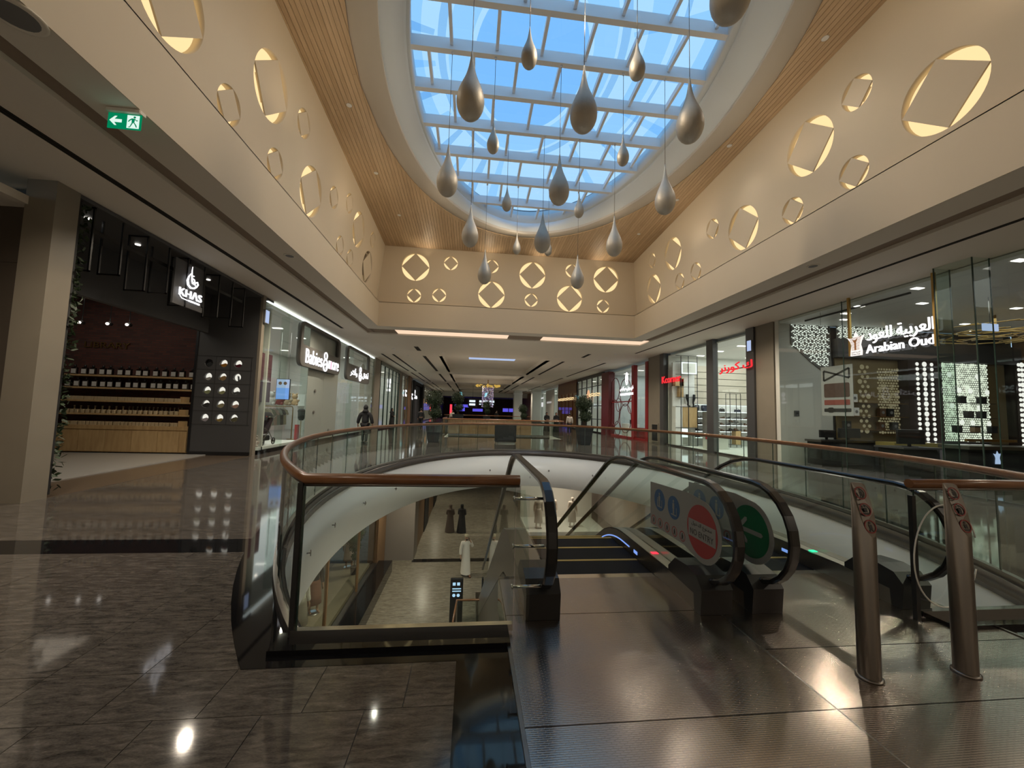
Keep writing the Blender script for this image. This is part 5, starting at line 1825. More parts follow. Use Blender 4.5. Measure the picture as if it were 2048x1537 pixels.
# far wall fittings, seen through the glass
FY = 20.9
pn = thing('panel_wall', 'pale wall of wide horizontal panels above the shoe shelves', 'wall panel', (14.5, FY, 2.3))
for i in range(6):
    z0 = 2.36 + i * 0.378
    obj('panel', MB().box(12.6, 17.0, FY - 0.03, FY + 0.02, z0 + 0.02, z0 + 0.36), plain('beige laminate %d' % i, (0.56, 0.50, 0.41), 0.6), pn)
sl = thing('shoe_shelves', 'white lit shelves of shoes and bags on the far wall of the shoe shop', 'shelf', (14.5, FY, 0.5))
for z in (0.5, 0.86, 1.22, 1.58, 1.97):
    b = obj('shelf', MB().box(12.62, 16.95, FY - 0.42, FY - 0.03, z - 0.03, z), M['white'], sl)
    obj('shelf_light', MB().box(12.62, 16.95, FY - 0.44, FY - 0.42, z - 0.035, z + 0.005), M['lamp_cool'], b)
obj('top_light', MB().box(12.62, 16.95, FY - 0.34, FY - 0.31, 2.33, 2.36), M['lamp_cool'], sl)
obj('back_panel', MB().box(12.6, 17.0, FY - 0.03, FY + 0.0, 0.03, 2.34), M['white'], sl)
def shoe0(mat, name='shoe'):
    t = thing(name, 'x', 'shoe', (0, 0, 0))
    prof_ = [(-0.13, 0.0), (-0.135, 0.10), (-0.10, 0.12), (-0.05, 0.10), (0.02, 0.07), (0.09, 0.05), (0.135, 0.03), (0.14, 0.0)]
    obj('upper', MB().prism(prof_, lambda u, v, w: (u, w, v + 0.018), -0.04, 0.04), mat, t)
    obj('sole', MB().prism(rrect(-0.14, 0.145, -0.045, 0.045, 0.04, 3), lambda u, v, w: (u, v, w), 0.0, 0.018), M['black_matt'], t)
    return t
M['leather_brown'] = plain('brown leather', (0.11, 0.06, 0.035), 0.4)
M['leather_grey'] = plain('grey suede', (0.16, 0.155, 0.15), 0.8)
kinds = [('black leather', shoe0(M['black'])), ('brown leather', shoe0(M['leather_brown'])), ('grey suede', shoe0(M['leather_grey']))]
used = [False] * 3
for r, z in enumerate((1.58, 1.22, 0.86, 0.5)):
    k = 0
    for x in [12.85, 13.15, 13.5, 14.35, 14.7, 15.1, 15.42, 15.8, 16.15, 16.45]:
        if (r == 0 and 15.9 < x < 16.2):
            continue
        ci = (r * 3 + k * 2 + (k // 3)) % 3
        lab = '%s shoe, %s from left on the %s shoe shelf' % (kinds[ci][0], ORD[k], ['upper', 'second', 'third', 'lowest'][r])
        p = (x, FY - 0.27, z)
        if not used[ci]:
            o = kinds[ci][1]
            o.location = p
            o['label'] = lab
            used[ci] = True
        else:
            o = dup(kinds[ci][1], p, random.choice((0, pi)) + random.uniform(-0.3, 0.3), lab)
        o['group'] = 'shoes on the lit shelves'
        k += 1
def bag(x, y, z, w_, h, mat, label, group='bags on the upper shelf', kind=0):
    t = thing('handbag' if kind == 0 else 'backpack', label, 'bag', (x, y, z), group)
    if kind == 0:
        obj('body', MB().prism([(-w_ / 2, 0), (-w_ / 2 * 0.85, h), (w_ / 2 * 0.85, h), (w_ / 2, 0)], lambda u, v, q: (x + u, y + q, z + v), -0.07, 0.07), mat, t)
        obj('handle', MB().tube([(x - 0.08 + 0.16 * i / 8, y, z + h + 0.08 * sin(pi * i / 8)) for i in range(9)], 0.01, 6), mat, t)
    else:
        obj('body', MB().prism(rrect(-w_ / 2, w_ / 2, 0, h, w_ * 0.45), lambda u, v, q: (x + u, y + q, z + v), -0.08, 0.08), mat, t)
        obj('pocket', MB().prism(rrect(-w_ * 0.36, w_ * 0.36, 0.03, h * 0.45, 0.04), lambda u, v, q: (x + u, y - 0.08 - q, z + v), 0, 0.04), mat, t)
    return t
M['navy'] = plain('navy fabric', (0.03, 0.035, 0.06), 0.8)
bag(12.75, FY - 0.25, 1.97, 0.34, 0.42, M['jacket'], 'dark grey backpack at the left of the upper shelf', kind=1)
bag(13.3, FY - 0.25, 1.97, 0.36, 0.42, M['navy'], 'navy backpack on the upper shelf beside the middle post', kind=1)
bag(14.35, FY - 0.25, 1.97, 0.28, 0.18, M['black'], 'small black handbag on the upper shelf right of the middle post')
bag(15.3, FY - 0.25, 1.97, 0.34, 0.16, M['navy'], 'wide navy handbag on the upper shelf')
bag(16.05, FY - 0.25, 1.97, 0.22, 0.17, M['leather_brown'], 'small brown handbag on the upper shelf')
bag(16.07, FY - 0.25, 1.58, 0.2, 0.28, M['leather_brown'], 'upright brown pouch among the shoes on the second shelf')
# tall display tower at the left
tw = thing('display_tower', 'tall black framed display tower with white and oak compartments', 'display unit', (12, 20.3, 0))
TY0, TY1 = 20.2, 20.62
for x in (11.62, 12.06, 12.58):
    obj('post', MB().box(x - 0.015, x + 0.015, TY0 - 0.01, TY0 + 0.02, 0.03, 5.05), M['black'], tw)
for z in (0.05, 1.03, 2.2, 2.72, 3.3, 4.0, 4.72, 5.05):
    obj('bar', MB().box(11.3, 12.6, TY0 - 0.01, TY0 + 0.02, z - 0.012, z + 0.012), M['black'], tw)
obj('oak_box', MB().box(11.72, 12.58, TY0 + 0.02, TY1, 1.05, 2.18), M['oak'], tw)
obj('white_box', MB().box(11.3, 11.7, TY0 + 0.02, TY1, 0.05, 2.18), M['white'], tw)
obj('white_box', MB().box(11.3, 12.6, TY0 + 0.3, TY1, 2.2, 4.7), M['white'], tw)
obj('oak_slab', MB().box(11.55, 11.78, TY0 + 0.02, TY1, 2.72, 3.75), M['oak'], tw)
obj('oak_slab', MB().box(11.3, 11.8, TY0 + 0.02, TY1, 3.35, 3.8), M['oak'], tw)
lb = obj('light_box', MB().box(11.66, 12.56, TY0 + 0.02, TY0 + 0.06, 4.04, 4.70), M['offwhite'], tw)
obj('light_edge', MB().box(11.66, 12.56, TY0 + 0.005, TY0 + 0.02, 4.64, 4.70).box(11.66, 12.56, TY0 + 0.005, TY0 + 0.02, 4.04, 4.10).box(11.66, 11.72, TY0 + 0.005, TY0 + 0.02, 4.04, 4.70).box(12.50, 12.56, TY0 + 0.005, TY0 + 0.02, 4.04, 4.70), M['lamp_cool'], lb)
obj('light_box', MB().box(11.66, 12.0, TY0 + 0.0, TY0 + 0.02, 0.5, 0.98), M['lamp_cool'], tw)
for i, x in enumerate((12.12, 12.42)):
    t = thing('tall_boot', 'tall dark boot standing upright in the display tower, %s of two' % ('left' if i == 0 else 'right'), 'boot', (x, TY0 + 0.2, 2.21), 'tall boots')
    s = -1 if i == 0 else 1
    obj('shaft', MB().tube([(x + s * 0.02, TY0 + 0.15, 2.28), (x, TY0 + 0.15, 2.45), (x + s * 0.05, TY0 + 0.15, 2.7), (x + s * 0.06, TY0 + 0.15, 2.9)], [0.045, 0.05, 0.085, 0.07], 10), M['jacket'], t)
    obj('foot', MB().tube([(x, TY0 + 0.16, 2.26), (x - s * 0.02, TY0 + 0.05, 2.24), (x - s * 0.03, TY0 - 0.0, 2.235)], [0.045, 0.04, 0.025], 8), M['jacket'], t)
# black open rack and a grey block in the middle of the shop
rk = thing('display_rack', 'black open frame rack with shelves in the shoe shop', 'rack', (14.6, 19.8, 0))
for x in (14.1, 14.72):
    for y in (19.6, 19.95):
        obj('post', MB().box(x - 0.012, x + 0.012, y - 0.012, y + 0.012, 0.03, 3.0), M['black'], rk)
for z in (0.2, 0.95, 1.4, 1.85, 2.98):
    obj('shelf', MB().box(14.1, 14.72, 19.6, 19.95, z - 0.015, z), M['black'], rk)
obj('oak_block', MB().box(14.42, 14.72, 19.6, 19.95, 0.2, 0.94), M['oak'], rk)
for i, z in enumerate((0.95, 1.4)):
    for j, x in enumerate((14.25, 14.55)):
        o = dup(kinds[(i + j) % 3][1], (x, 19.75, z), 0.2, '%s shoe, %s on the %s level of the black rack' % (kinds[(i + j) % 3][0], ['left', 'right'][j], ['lower', 'upper'][i]), 'shoes on the black rack')
gb = thing('display_plinth', 'grey slatted display plinth with shoes beside the middle post', 'plinth', (13.1, 19.9, 0))
obj('block', MB().box(12.8, 13.55, 19.7, 20.1, 0.03, 1.95), M['grey_mid'], gb)
for z in (0.35, 0.78, 1.12, 1.45):
    obj('ledge', MB().box(12.8, 13.55, 19.55, 19.7, z - 0.02, z), M['white'], gb)
for i, z in enumerate((0.35, 0.78, 1.12, 1.45)):
    dup(kinds[i % 3][1], (13.2 + 0.1 * (i % 2), 19.62, z), 0.1, '%s shoe on the %s ledge of the grey plinth' % (kinds[i % 3][0], ORD[i]), 'shoes on the grey plinth')
wt = thing('white_table', 'low white display table near the shoe shop glass', 'table', (12.6, 18.6, 0))
obj('top', MB().box(11.9, 13.2, 18.3, 18.9, 0.62, 0.68), M['white'], wt)
obj('body', MB().box(12.0, 13.1, 18.38, 18.82, 0.03, 0.62), M['offwhite'], wt)
for i in range(4):
    dup(kinds[(i + 1) % 3][1], (12.1 + 0.3 * i, 18.6, 0.68), 0.4, '%s shoe, %s from left on the low white table' % (kinds[(i + 1) % 3][0], ORD[i]), 'shoes on the white table')
rp = thing('sale_stand', 'narrow red sale panel on a foot just inside the shoe shop', 'stand', (12.0, 18.0, 0))
obj('board', MB().box(11.75, 12.05, 18.0, 18.04, 0.05, 0.75), M['red_shop'], rp)
obj('crossbar', MB().box(11.65, 12.15, 17.995, 18.045, 0.55, 0.78), M['red_shop'], rp)
st = thing('stool', 'small oak stool at the right end of the shoe shop', 'stool', (14.9, 17.0, 0))
obj('seat', MB().box(14.3, 15.3, 17.0, 17.4, 0.52, 0.6), M['oak'], st)
for x in (14.36, 15.24):
    obj('leg', MB().box(x - 0.1, x + 0.06, 17.02, 17.38, 0.03, 0.52), M['oak'], st)
rc = tag(obj('red_cube', MB().cbox(14.6, 14.95, 16.5, 16.85, 0.03, 0.4, 0.02), M['red_shop']), 'small red padded cube at the right of the shoe shop floor', 'cube seat')

# pier and fire hose cabinet left of the shoe shop
struct(obj('wall_right_pier_2', MB().box(11.1, 11.6, 21.55, 23.1, 0, ZC), M['pillar']))
struct(obj('trim_42', MB().box(11.05, 11.5, 21.1, 21.53, 0, ZC), M['pillar_grey']))
hc = thing('service_hatch', 'dark recessed service panel low on the beige pier left of the shoe shop', 'hatch', (11.09, 22.1, 0.1))
obj('frame', MB().box(11.06, 11.1, 21.75, 22.6, 0.08, 1.2), M['pillar'], hc)
obj('door', MB().box(11.04, 11.06, 21.85, 22.5, 0.16, 1.12), M['black'], hc)

# --- beauty shop with the red frame
shopbox(1, 23.2, 31.3, 5.0, 5.0, plain('pale grey blue wall', (0.55, 0.60, 0.60), 0.6), M['offwhite'], M['lamp_white'], 150, 'beauty_shop', strips=3)
bt = thing('storefront', 'glass front of the beauty shop with dark red posts and circle tracery', 'storefront', (11.2, 27, 0))
obj('red_post', MB().box(10.9, 11.4, 29.6, 31.3, 0, 5.1), M['red_dark'], bt)
obj('red_post', MB().box(11.05, 11.3, 25.15, 25.55, 0, 5.1), M['red'], bt)
obj('red_post', MB().box(11.05, 11.3, 23.1, 23.45, 0, 5.1), M['red'], bt)
obj('red_bar', MB().box(11.15, 11.22, 25.5, 29.6, 2.58, 2.66), M['red'], bt)
obj('red_sill', MB().box(11.1, 11.35, 23.2, 29.6, 0.0, 0.12), M['red'], bt)
obj('red_counter', MB().box(11.4, 12.4, 24.1, 25.4, 0.03, 0.8), M['red'], bt)
for a, b in ((23.45, 25.15), (25.55, 27.5), (27.5, 29.6)):
    obj('glass_pane', MB().box(11.2, 11.212, a + 0.01, b - 0.01, 0.12, 5.1), M['shopglass'], bt)
for (y, z, r) in ((28.9, 3.6, 0.9), (26.9, 3.3, 1.0), (29.0, 1.8, 1.0), (26.9, 1.4, 1.05), (28.2, 2.4, 0.5), (25.9, 2.3, 0.55), (28.4, 0.6, 0.55)):
    a0 = [i for i in range(28)]
    P = [(11.17, y + r * cos(2 * pi * i / 28), z + r * sin(2 * pi * i / 28)) for i in a0]
    P = [(p[0], min(max(p[1], 25.6), 29.55), min(max(p[2], 0.15), 4.9)) for p in P]
    obj('tracery_ring', MB().tube(P, 0.028, 6, closed=True), M['red_dark'], bt)
bs = thing('shop_sign', 'white lit oval emblem and lettering on the beauty shop glass', 'sign', (11.1, 26.5, 3.4))
shape2d('emblem', [circle(0, 0, 0.24, 24, 0.46), circle(0.0, -0.06, 0.10, 16, 0.28)], 0.03, lambda u, v, w: Rmap(11.05, 26.35, 4.25)(u, v, w), M['sign_white'], bs)
obj('emblem_tip', MB().prism(circle(0, 0.02, 0.035, 10, 0.14), Rmap(11.05, 26.35, 4.25), 0, 0.03), M['sign_white'], bs)
text('arabic_lettering', arabic('\u0630\u064a \u0628\u064a\u0648\u062a\u064a \u0633\u064a\u0643\u0631\u062a\u0633'), 0.42, Rmap(11.05, 26.4, 3.52), M['sign_white'], bs, 0.03, width=2.3)
text('lettering', 'THE BEAUTY SECRETS', 0.17, Rmap(11.05, 26.4, 3.14), M['sign_white'], bs, 0.03, width=2.3)
bd = thing('display_cabinet', 'dark red and white display cabinet at the right of the beauty shop', 'cabinet', (12.2, 24.3, 0))
obj('upper', MB().box(11.7, 12.7, 23.9, 24.4, 1.9, 3.6), M['red'], bd)
obj('lower', MB().box(11.7, 12.7, 23.9, 24.4, 0.03, 1.85), M['grey_mid'], bd)
obj('counter', MB().box(11.45, 12.3, 27.0, 28.2, 0.03, 1.0), M['white'], bd)
obj('till', MB().box(11.6, 11.9, 27.0, 27.1, 1.0, 1.3), M['black'], bd)

# --- black framed green glass shop and the fronts beyond
shopbox(1, 31.6, 39.6, 5, 5.0, M['offwhite'], M['offwhite'], M['lamp_white'], 90, 'black_framed_shop', strips=3)
t = far_front(1, 31.5, 39.7, 'black framed glass shop front with a warm oval lamp', M['offwhite'], M['black'], 5, 0)
for z in (1.2, 2.4, 4.2):
    obj('cross_bar', MB().box(11.15, 11.25, 31.5, 39.7, z - 0.03, z + 0.03), M['black'], t)
ov = thing('oval_lamp', 'tall oval warm wall lamp on the black framed shop front', 'lamp', (11.1, 35.2, 3.4))
obj('shade', MB().ball((11.0, 35.2, 3.3), 0.28, 12, 8, 0.5, 0.8, 2.3), glow('warm oval glow', (1.0, 0.55, 0.3), 0.8), ov)
obj('bracket', MB().box(11.0, 11.15, 35.17, 35.23, 3.27, 3.33), M['gold'], ov)
def garland(y0, y1, z, n, label):
    t = thing('light_garland', label, 'string lights', (11.0, (y0 + y1) / 2, z))
    mb = MB()
    for i in range(n):
        y = y0 + (y1 - y0) * i / n
        mb.ball((10.98, y, z + 0.12 * sin(i * 2.3)), 0.05, 6, 4)
    obj('bulbs', mb, M['lamp_warm'], t, 'stuff')
    obj('wire', MB().tube([(11.0, y0, z), (11.0, (y0 + y1) / 2, z + 0.02), (11.0, y1, z)], 0.012, 5), M['black'], t)
garland(32.0, 36.0, 3.4, 36, 'warm string of small bulbs across the black framed shop front')
shopbox(1, 40.0, 48.4, 5, 4.9, M['walnut'], M['offwhite'], M['lamp_white'], 60, 'copper_shop', SOFT, strips=3)
t = far_front(1, 39.9, 48.5, 'brown shop front with copper posts on the right side', M['walnut'], plain('copper posts', (0.16, 0.05, 0.02), 0.35, 0.8), 5, 0)
obj('wood_fascia', MB().box(11.1, 11.22, 39.9, 48.5, 3.9, 5.0), M['walnut'], t)
garland(40.5, 48.0, 3.3, 50, 'warm string of small bulbs across the copper post shop front')
shopbox(1, 48.8, 66.0, 4, 4.9, M['offwhite'], M['offwhite'], M['lamp_white'], 160, 'far_right_shop', strips=4)
t = far_front(1, 48.7, 66.0, 'distant pale shop fronts on the right with white lit marks', M['offwhite'], M['white'], 7, 0)
obj('white_panel', MB().box(11.0, 11.1, 50.5, 56.0, 0.1, 4.9), M['offwhite'], t)
obj('lit_mark', MB().box(10.95, 11.0, 52.0, 55.0, 3.0, 3.25), M['sign_dim'], t)
obj('lit_mark', MB().box(10.9, 11.0, 60.0, 64.5, 3.9, 4.1), M['sign_white'], t)
obj('lit_mark', MB().box(10.9, 11.0, 60.5, 61.5, 2.6, 3.3), M['sign_white'], t)
struct(obj('wall_right_far', MB().box(11.2, 11.6, 66, 77, 0, ZC), M['walnut']))
struct(obj('wall_left_far', MB().box(-7.3, -7.0, 74, 100, 0, ZC), M['walnut']))
struct(obj('wall_right_far_2', MB().box(11.2, 11.5, 77, 100, 0, ZC), M['walnut']))

# ------------------------------------------------------------------ oud shop on the right
OY_, OYN, OXB, OH = 13.0, -5.9, 21.5, 5.2
struct(obj('wall_oud_far', MB().box(11.3, OXB, OY_ + 0.02, OY_ + 0.1, 0, OH), M['grey_panel']))
struct(obj('wall_oud_white', MB().box(11.3, 13.42, OY_ - 0.04, OY_ + 0.02, 0, OH), M['offwhite']))
struct(obj('wall_oud_back', MB().box(OXB, OXB + 0.1, 2.0, OY_, 0, OH), M['walnut']))
struct(obj('wall_oud_near', MB().box(11.3, OXB, 1.9, 2.0, 0, OH), M['grey_panel']))
struct(obj('ceiling_oud', MB().box(11.25, OXB, 1.9, OY_, OH, OH + 0.08), M['white']))
struct(obj('floor_oud', MB().box(11.3, OXB, 1.9, OY_, 0.0, 0.02), M['granite']))
struct(obj('wall_right_near', MB().box(11.2, 11.5, -6, 1.9, 0, ZC), M['pillar']))
struct(obj('wall_left_near', MB().box(-14, -13.9, -6, 7.3, 0, 5), M['pillar_brown']))
of = thing('storefront', 'tall clear glass front of the oud shop with a glass return and gold rods', 'storefront', (11.2, 8, 0))
for a, b in ((10.4, 12.9), (7.74, 10.4), (4.6, 7.02), (2.0, 4.6)):
    obj('glass_pane', MB().box(11.2, 11.215, a + 0.006, b - 0.006, 0.05, ZC), M['shopglass'], of)
obj('return_pane', MB().box(10.75, 11.2, 7.72, 7.735, 0.05, ZC), M['glass'], of)
obj('return_pane', MB().box(10.75, 11.2, 7.025, 7.04, 0.05, ZC), M['glass'], of)
obj('return_pane', MB().box(10.75, 10.765, 7.04, 7.72, 0.05, ZC), M['glass'], of)
for y in (7.73, 7.03, 10.4):
    obj('pane_edge', MB().box(11.18, 11.2, y - 0.008, y + 0.008, 0.05, ZC), M['glass_edge'], of)
for y in (7.73, 7.03):
    obj('pane_edge', MB().box(10.745, 10.77, y - 0.008, y + 0.008, 0.05, ZC), M['glass_edge'], of)
obj('threshold', MB().box(11.15, 11.25, 2.0, 12.9, 0, 0.05), M['black'], of)
# hanging sign
os_ = thing('shop_sign', 'white lit arabic and latin oud shop sign with a crown emblem hung on gold rods', 'sign', (11.05, 9, 3.5))
obj('gold_rod', MB().box(11.02, 11.08, 10.02, 10.08, 3.55, ZC), M['gold'], os_)
obj('gold_rod', MB().box(11.02, 11.08, 7.92, 7.98, 3.5, ZC), M['gold'], os_)
obj('rail', MB().box(11.07, 11.1, 7.9, 10.1, 3.72, 3.76), M['black'], os_)
text('arabic_lettering', arabic('\u0627\u0644\u0639\u0631\u0628\u064a\u0629 \u0644\u0644\u0639\u0648\u062f'), 0.42, Rmap(11.05, 8.76, 4.03), M['sign_white'], os_, 0.04, width=1.58)
text('lettering', 'Arabian Oud', 0.24, Rmap(11.05, 8.78, 3.68), M['sign_white'], os_, 0.04, width=1.6)
fn = Rmap(11.05, 9.86, 3.85)
M['emblem_face'] = glow('lit emblem face', (1.0, 0.92, 0.86), 1.1)
M['emblem_lines'] = plain('copper lines', (0.45, 0.20, 0.08), 0.4)
emb = [(-0.16, -0.31), (0.16, -0.31), (0.17, -0.18), (0.13, 0.0), (0.16, 0.12), (0.23, 0.26), (0.12, 0.22), (0.06, 0.26), (0.0, 0.38), (-0.05, 0.25), (-0.11, 0.2), (-0.24, 0.24), (-0.16, 0.12), (-0.12, 0.0), (-0.15, -0.18)]
obj('emblem', MB().prism(emb, fn, 0.0, 0.04), M['emblem_face'], os_)
mb = MB()
for i in range(11):
    v = -0.14 + 0.035 * i
    hw = 0.115 + 0.0006 * i * i
    mb.prism(rect(-hw, hw, v, v + 0.012), fn, 0.041, 0.044)
mb.prism([(-0.03, -0.15), (0.02, -0.15), (0.02, 0.08), (0.07, 0.2), (-0.01, 0.14), (-0.09, 0.17), (-0.03, 0.06)], fn, 0.041, 0.045)
obj('emblem_lines', mb, M['emblem_lines'], os_, 'stuff')
text('emblem_lettering', arabic('\u0627\u0644\u0639\u0631\u0628\u064a\u0629 \u0644\u0644\u0639\u0648\u062f'), 0.05, lambda u, v, w: fn(u, v - 0.21, w + 0.042), M['sign_ink'], os_, 0.004, width=0.26)
text('emblem_lettering', 'Arabian Oud', 0.035, lambda u, v, w: fn(u, v - 0.27, w + 0.042), M['sign_ink'], os_, 0.004, width=0.24)
# white lattice of lit flowers
M['lattice_lit'] = glow('lit lattice', (0.95, 1.0, 0.88), 0.9)
lt = thing('lattice_screen', 'white lit lattice screen high on the white wall of the oud shop', 'lattice', (12.6, OY_ - 0.1, 3.5))
obj('backing', MB().prism([(11.76, 5.3), (13.38, 5.3), (13.38, 3.62), (13.0, 3.5), (12.5, 3.85), (12.1, 4.2), (11.76, 4.45)], lambda u, v, w: (u, OY_ - 0.05 - w, v), 0, 0.02), M['frame_grey'], lt)
mb = MB()
r_ = random.Random(5)
def lattice_cell(mb, x, z, s, y):
    mb.prism(circle(x, z, 0.033 * s, 7), lambda u, v, w: (u, y - w, v), 0, 0.02)
    for k in range(3):
        a = radians(30 + 120 * k + r_.choice((0, 60)))
        mb.prism([(x + 0.05 * s * cos(a), z + 0.05 * s * sin(a)), (x + 0.09 * s * cos(a + 0.3), z + 0.09 * s * sin(a + 0.3)), (x + 0.095 * s * cos(a - 0.15), z + 0.095 * s * sin(a - 0.15))], lambda u, v, w: (u, y - w, v), 0, 0.02)
for r in range(14):
    for c in range(11):
        x = 11.85 + 0.155 * c + (0.078 if r % 2 else 0)
        z = 5.22 - 0.135 * r
        if x > 13.32 or z < 3.62 + max(0, (13.0 - x)) * 0.72 - 0.05:
            continue
        lattice_cell(mb, x, z, 0.9, OY_ - 0.08)
obj('lattice_pattern', mb, M['lattice_lit'], lt, 'stuff')
lt = thing('lattice_screen', 'white lit lattice band rising along the ceiling behind the oud sign', 'lattice', (15, OY_ - 0.3, 4.8))
obj('backing', MB().prism([(13.5, 5.18), (17.0, 5.18), (17.0, 5.1), (14.6, 4.72), (13.5, 4.72)], lambda u, v, w: (u, OY_ - 0.2 - w, v), 0, 0.02), M['frame_grey'], lt)
mb = MB()
for r in range(5):
    for c in range(26):
        x = 13.58 + 0.13 * c + (0.065 if r % 2 else 0)
        z = 5.12 - 0.105 * r
        if z < 4.74 + max(0, x - 14.6) * 0.16:
            continue
        lattice_cell(mb, x, z, 0.9, OY_ - 0.23)
obj('lattice_pattern', mb, M['lattice_lit'], lt, 'stuff')
# dark fascia, cabinets and dotted columns
struct(obj('wall_oud_fascia', MB().box(13.5, OXB, OY_ - 0.25, OY_ - 0.02, 4.02, 4.72), M['grey_panel']))
M['cab_lit'] = plain('olive cabinet back', (0.20, 0.145, 0.065), 0.5)
cb = thing('wall_cabinet', 'lit olive brown wall cabinet with pierced panels left in the oud shop', 'cabinet', (15, OY_ - 0.3, 0))
obj('back_panel', MB().box(13.55, 16.35, OY_ - 0.06, OY_ - 0.02, 0.9, 4.0), M['cab_lit'], cb)
for z in (1.35, 1.85, 2.35):
    obj('shelf', MB().box(13.55, 16.35, OY_ - 0.35, OY_ - 0.06, z - 0.02, z), M['gold'], cb)
def dots(y, x0, x1, z0, z1, nx, nz, r, stag=True, big=None, seed=1):
    mb = MB()
    rg = random.Random(seed)
    for i in range(nz):
        for j in range(nx):
            x = x0 + (x1 - x0) * (j + (0.5 if stag and i % 2 else 0.0) + 0.25) / nx
            if x > x1:
                continue
            z = z0 + (z1 - z0) * (i + 0.5) / nz
            rr_ = r * (big(i, j) if big else rg.choice((1, 1, 1, 1.0, 1.5)))
            mb.prism(circle(x, z, rr_, 10), lambda u, v, w: (u, y - w, v), 0, 0.01)
    return mb
M['pierced_dim'] = glow('dim pierced panel', (1.0, 0.86, 0.5), 0.17)
obj('pierced_dots', dots(OY_ - 0.07, 14.5, 14.95, 1.2, 3.8, 2, 14, 0.062), M['pierced_dim'], cb, 'stuff')
obj('pierced_dots', dots(OY_ - 0.07, 15.3, 16.2, 1.2, 3.7, 8, 24, 0.038), M['pierced_dim'], cb, 'stuff')
for i, (x, z, c) in enumerate(((13.8, 1.37, 'black'), (14.15, 1.87, 'white'), (14.1, 2.37, 'white'), (15.2, 1.37, 'leather_brown'), (15.6, 1.87, 'black'), (15.75, 1.37, 'black'), (13.9, 1.87, 'gold'), (15.25, 1.87, 'leather_brown'))):
    t = thing('perfume_box', 'small %s perfume box, %s on the shelves of the olive cabinet' % ({'black': 'black', 'white': 'white', 'leather_brown': 'brown', 'gold': 'gold'}[c], ORD[i]), 'box', (x, OY_ - 0.2, z), 'boxes in the olive cabinet')
    obj('carton', MB().cbox(x - 0.12, x + 0.12, OY_ - 0.28, OY_ - 0.14, z - 0.02, z + 0.28, 0.01), M[c], t)
    obj('label', MB().prism(circle(x, z + 0.13, 0.06, 12), lambda u, v, w: (u, OY_ - 0.281 - w, v), 0, 0.002), M['grey_mid'], t)
M['dot_lit'] = glow('lit dots', (1.0, 0.97, 0.9), 1.0)
for i, (x0, x1, ztop) in enumerate(((16.5, 17.45, 4.45), (21.0, 21.45, 4.6))):
    t = thing('dotted_column', 'dark column with lit round dots in the oud shop, %s of two' % ('left' if i == 0 else 'right'), 'column', (x0, OY_ - 0.3, 0), 'dotted columns')
    obj('shaft', MB().box(x0 - 0.28 * (i == 0), x1 + 0.2, OY_ - 0.4, OY_ - 0.03, 0.02, 4.0), plain('dark brown lacquer %d' % i, (0.025, 0.015, 0.013), 0.4), t)
    obj('lit_dots', dots(OY_ - 0.41, x0 + 0.02, x1, 0.4, ztop - 0.5, 3, 19, 0.072, False, lambda a, b: 1.35 if b == 1 and a % 2 == 0 else 0.95), M['dot_lit'], t, 'stuff')
ps = thing('pierced_screen', 'bright lit pierced screen of dots and rings in the oud shop', 'screen wall', (19, OY_ - 0.2, 1))
obj('panel', MB().box(18.0, 20.1, OY_ - 0.12, OY_ - 0.05, 0.95, 4.02), M['frame_grey'], ps)
obj('small_dots', dots(OY_ - 0.125, 18.02, 20.08, 0.98, 4.0, 21, 36, 0.034, True, None, 4), glow('lit screen dots', (0.97, 1.0, 0.82), 0.95), ps, 'stuff')
for (x, z) in ((18.35, 3.55), (19.6, 3.5), (18.75, 2.95), (19.25, 2.93), (20.0, 2.9), (18.4, 2.35), (19.6, 2.3), (18.8, 1.72), (19.27, 1.7), (20.0, 1.68), (19.7, 1.1)):
    obj('big_dot', MB().prism(circle(x, z, 0.1, 18), lambda u, v, w: (u, OY_ - 0.137 - w, v), 0, 0.006), M['dot_lit'], ps)
for z in (2.46, 1.9, 1.35):
    obj('shelf', MB().box(18.05, 20.05, OY_ - 0.35, OY_ - 0.14, z - 0.02, z), M['black'], ps)
for i, (x, z) in enumerate(((18.65, 2.46), (19.55, 2.46), (18.95, 1.9), (19.5, 1.9), (18.4, 1.35), (19.2, 1.35), (19.95, 1.35))):
    t = thing('gift_box', 'dark box standing on the lit pierced screen shelves, %s of seven' % ORD[i], 'box', (x, OY_ - 0.25, z), 'boxes on the pierced screen')
    obj('carton', MB().cbox(x - 0.13, x + 0.13, OY_ - 0.33, OY_ - 0.17, z, z + 0.24, 0.01), M['walnut'] if i == 5 else M['jacket'], t)
    obj('lid', MB().box(x - 0.135, x + 0.135, OY_ - 0.335, OY_ - 0.165, z + 0.19, z + 0.25), M['black'], t)
for x0, x1 in ((17.75, 18.0), (20.12, 20.9)):
    o = obj('side_panel', MB().box(x0, x1, OY_ - 0.1, OY_ - 0.03, 0.9, 4.02), M['cab_lit'], ps)
for i, x in enumerate((17.95, 18.4, 18.75)):
    tag(obj('lit_plinth', MB().cbox(x - 0.15, x + 0.15, OY_ - 0.9, OY_ - 0.7, 0.03, 0.92, 0.02), glow('lit plinth %d' % i, (1.0, 0.95, 0.95), 0.75)), 'white lit plinth below the pierced screen, %s from left' % ORD[i], 'plinth', 'lit plinths')
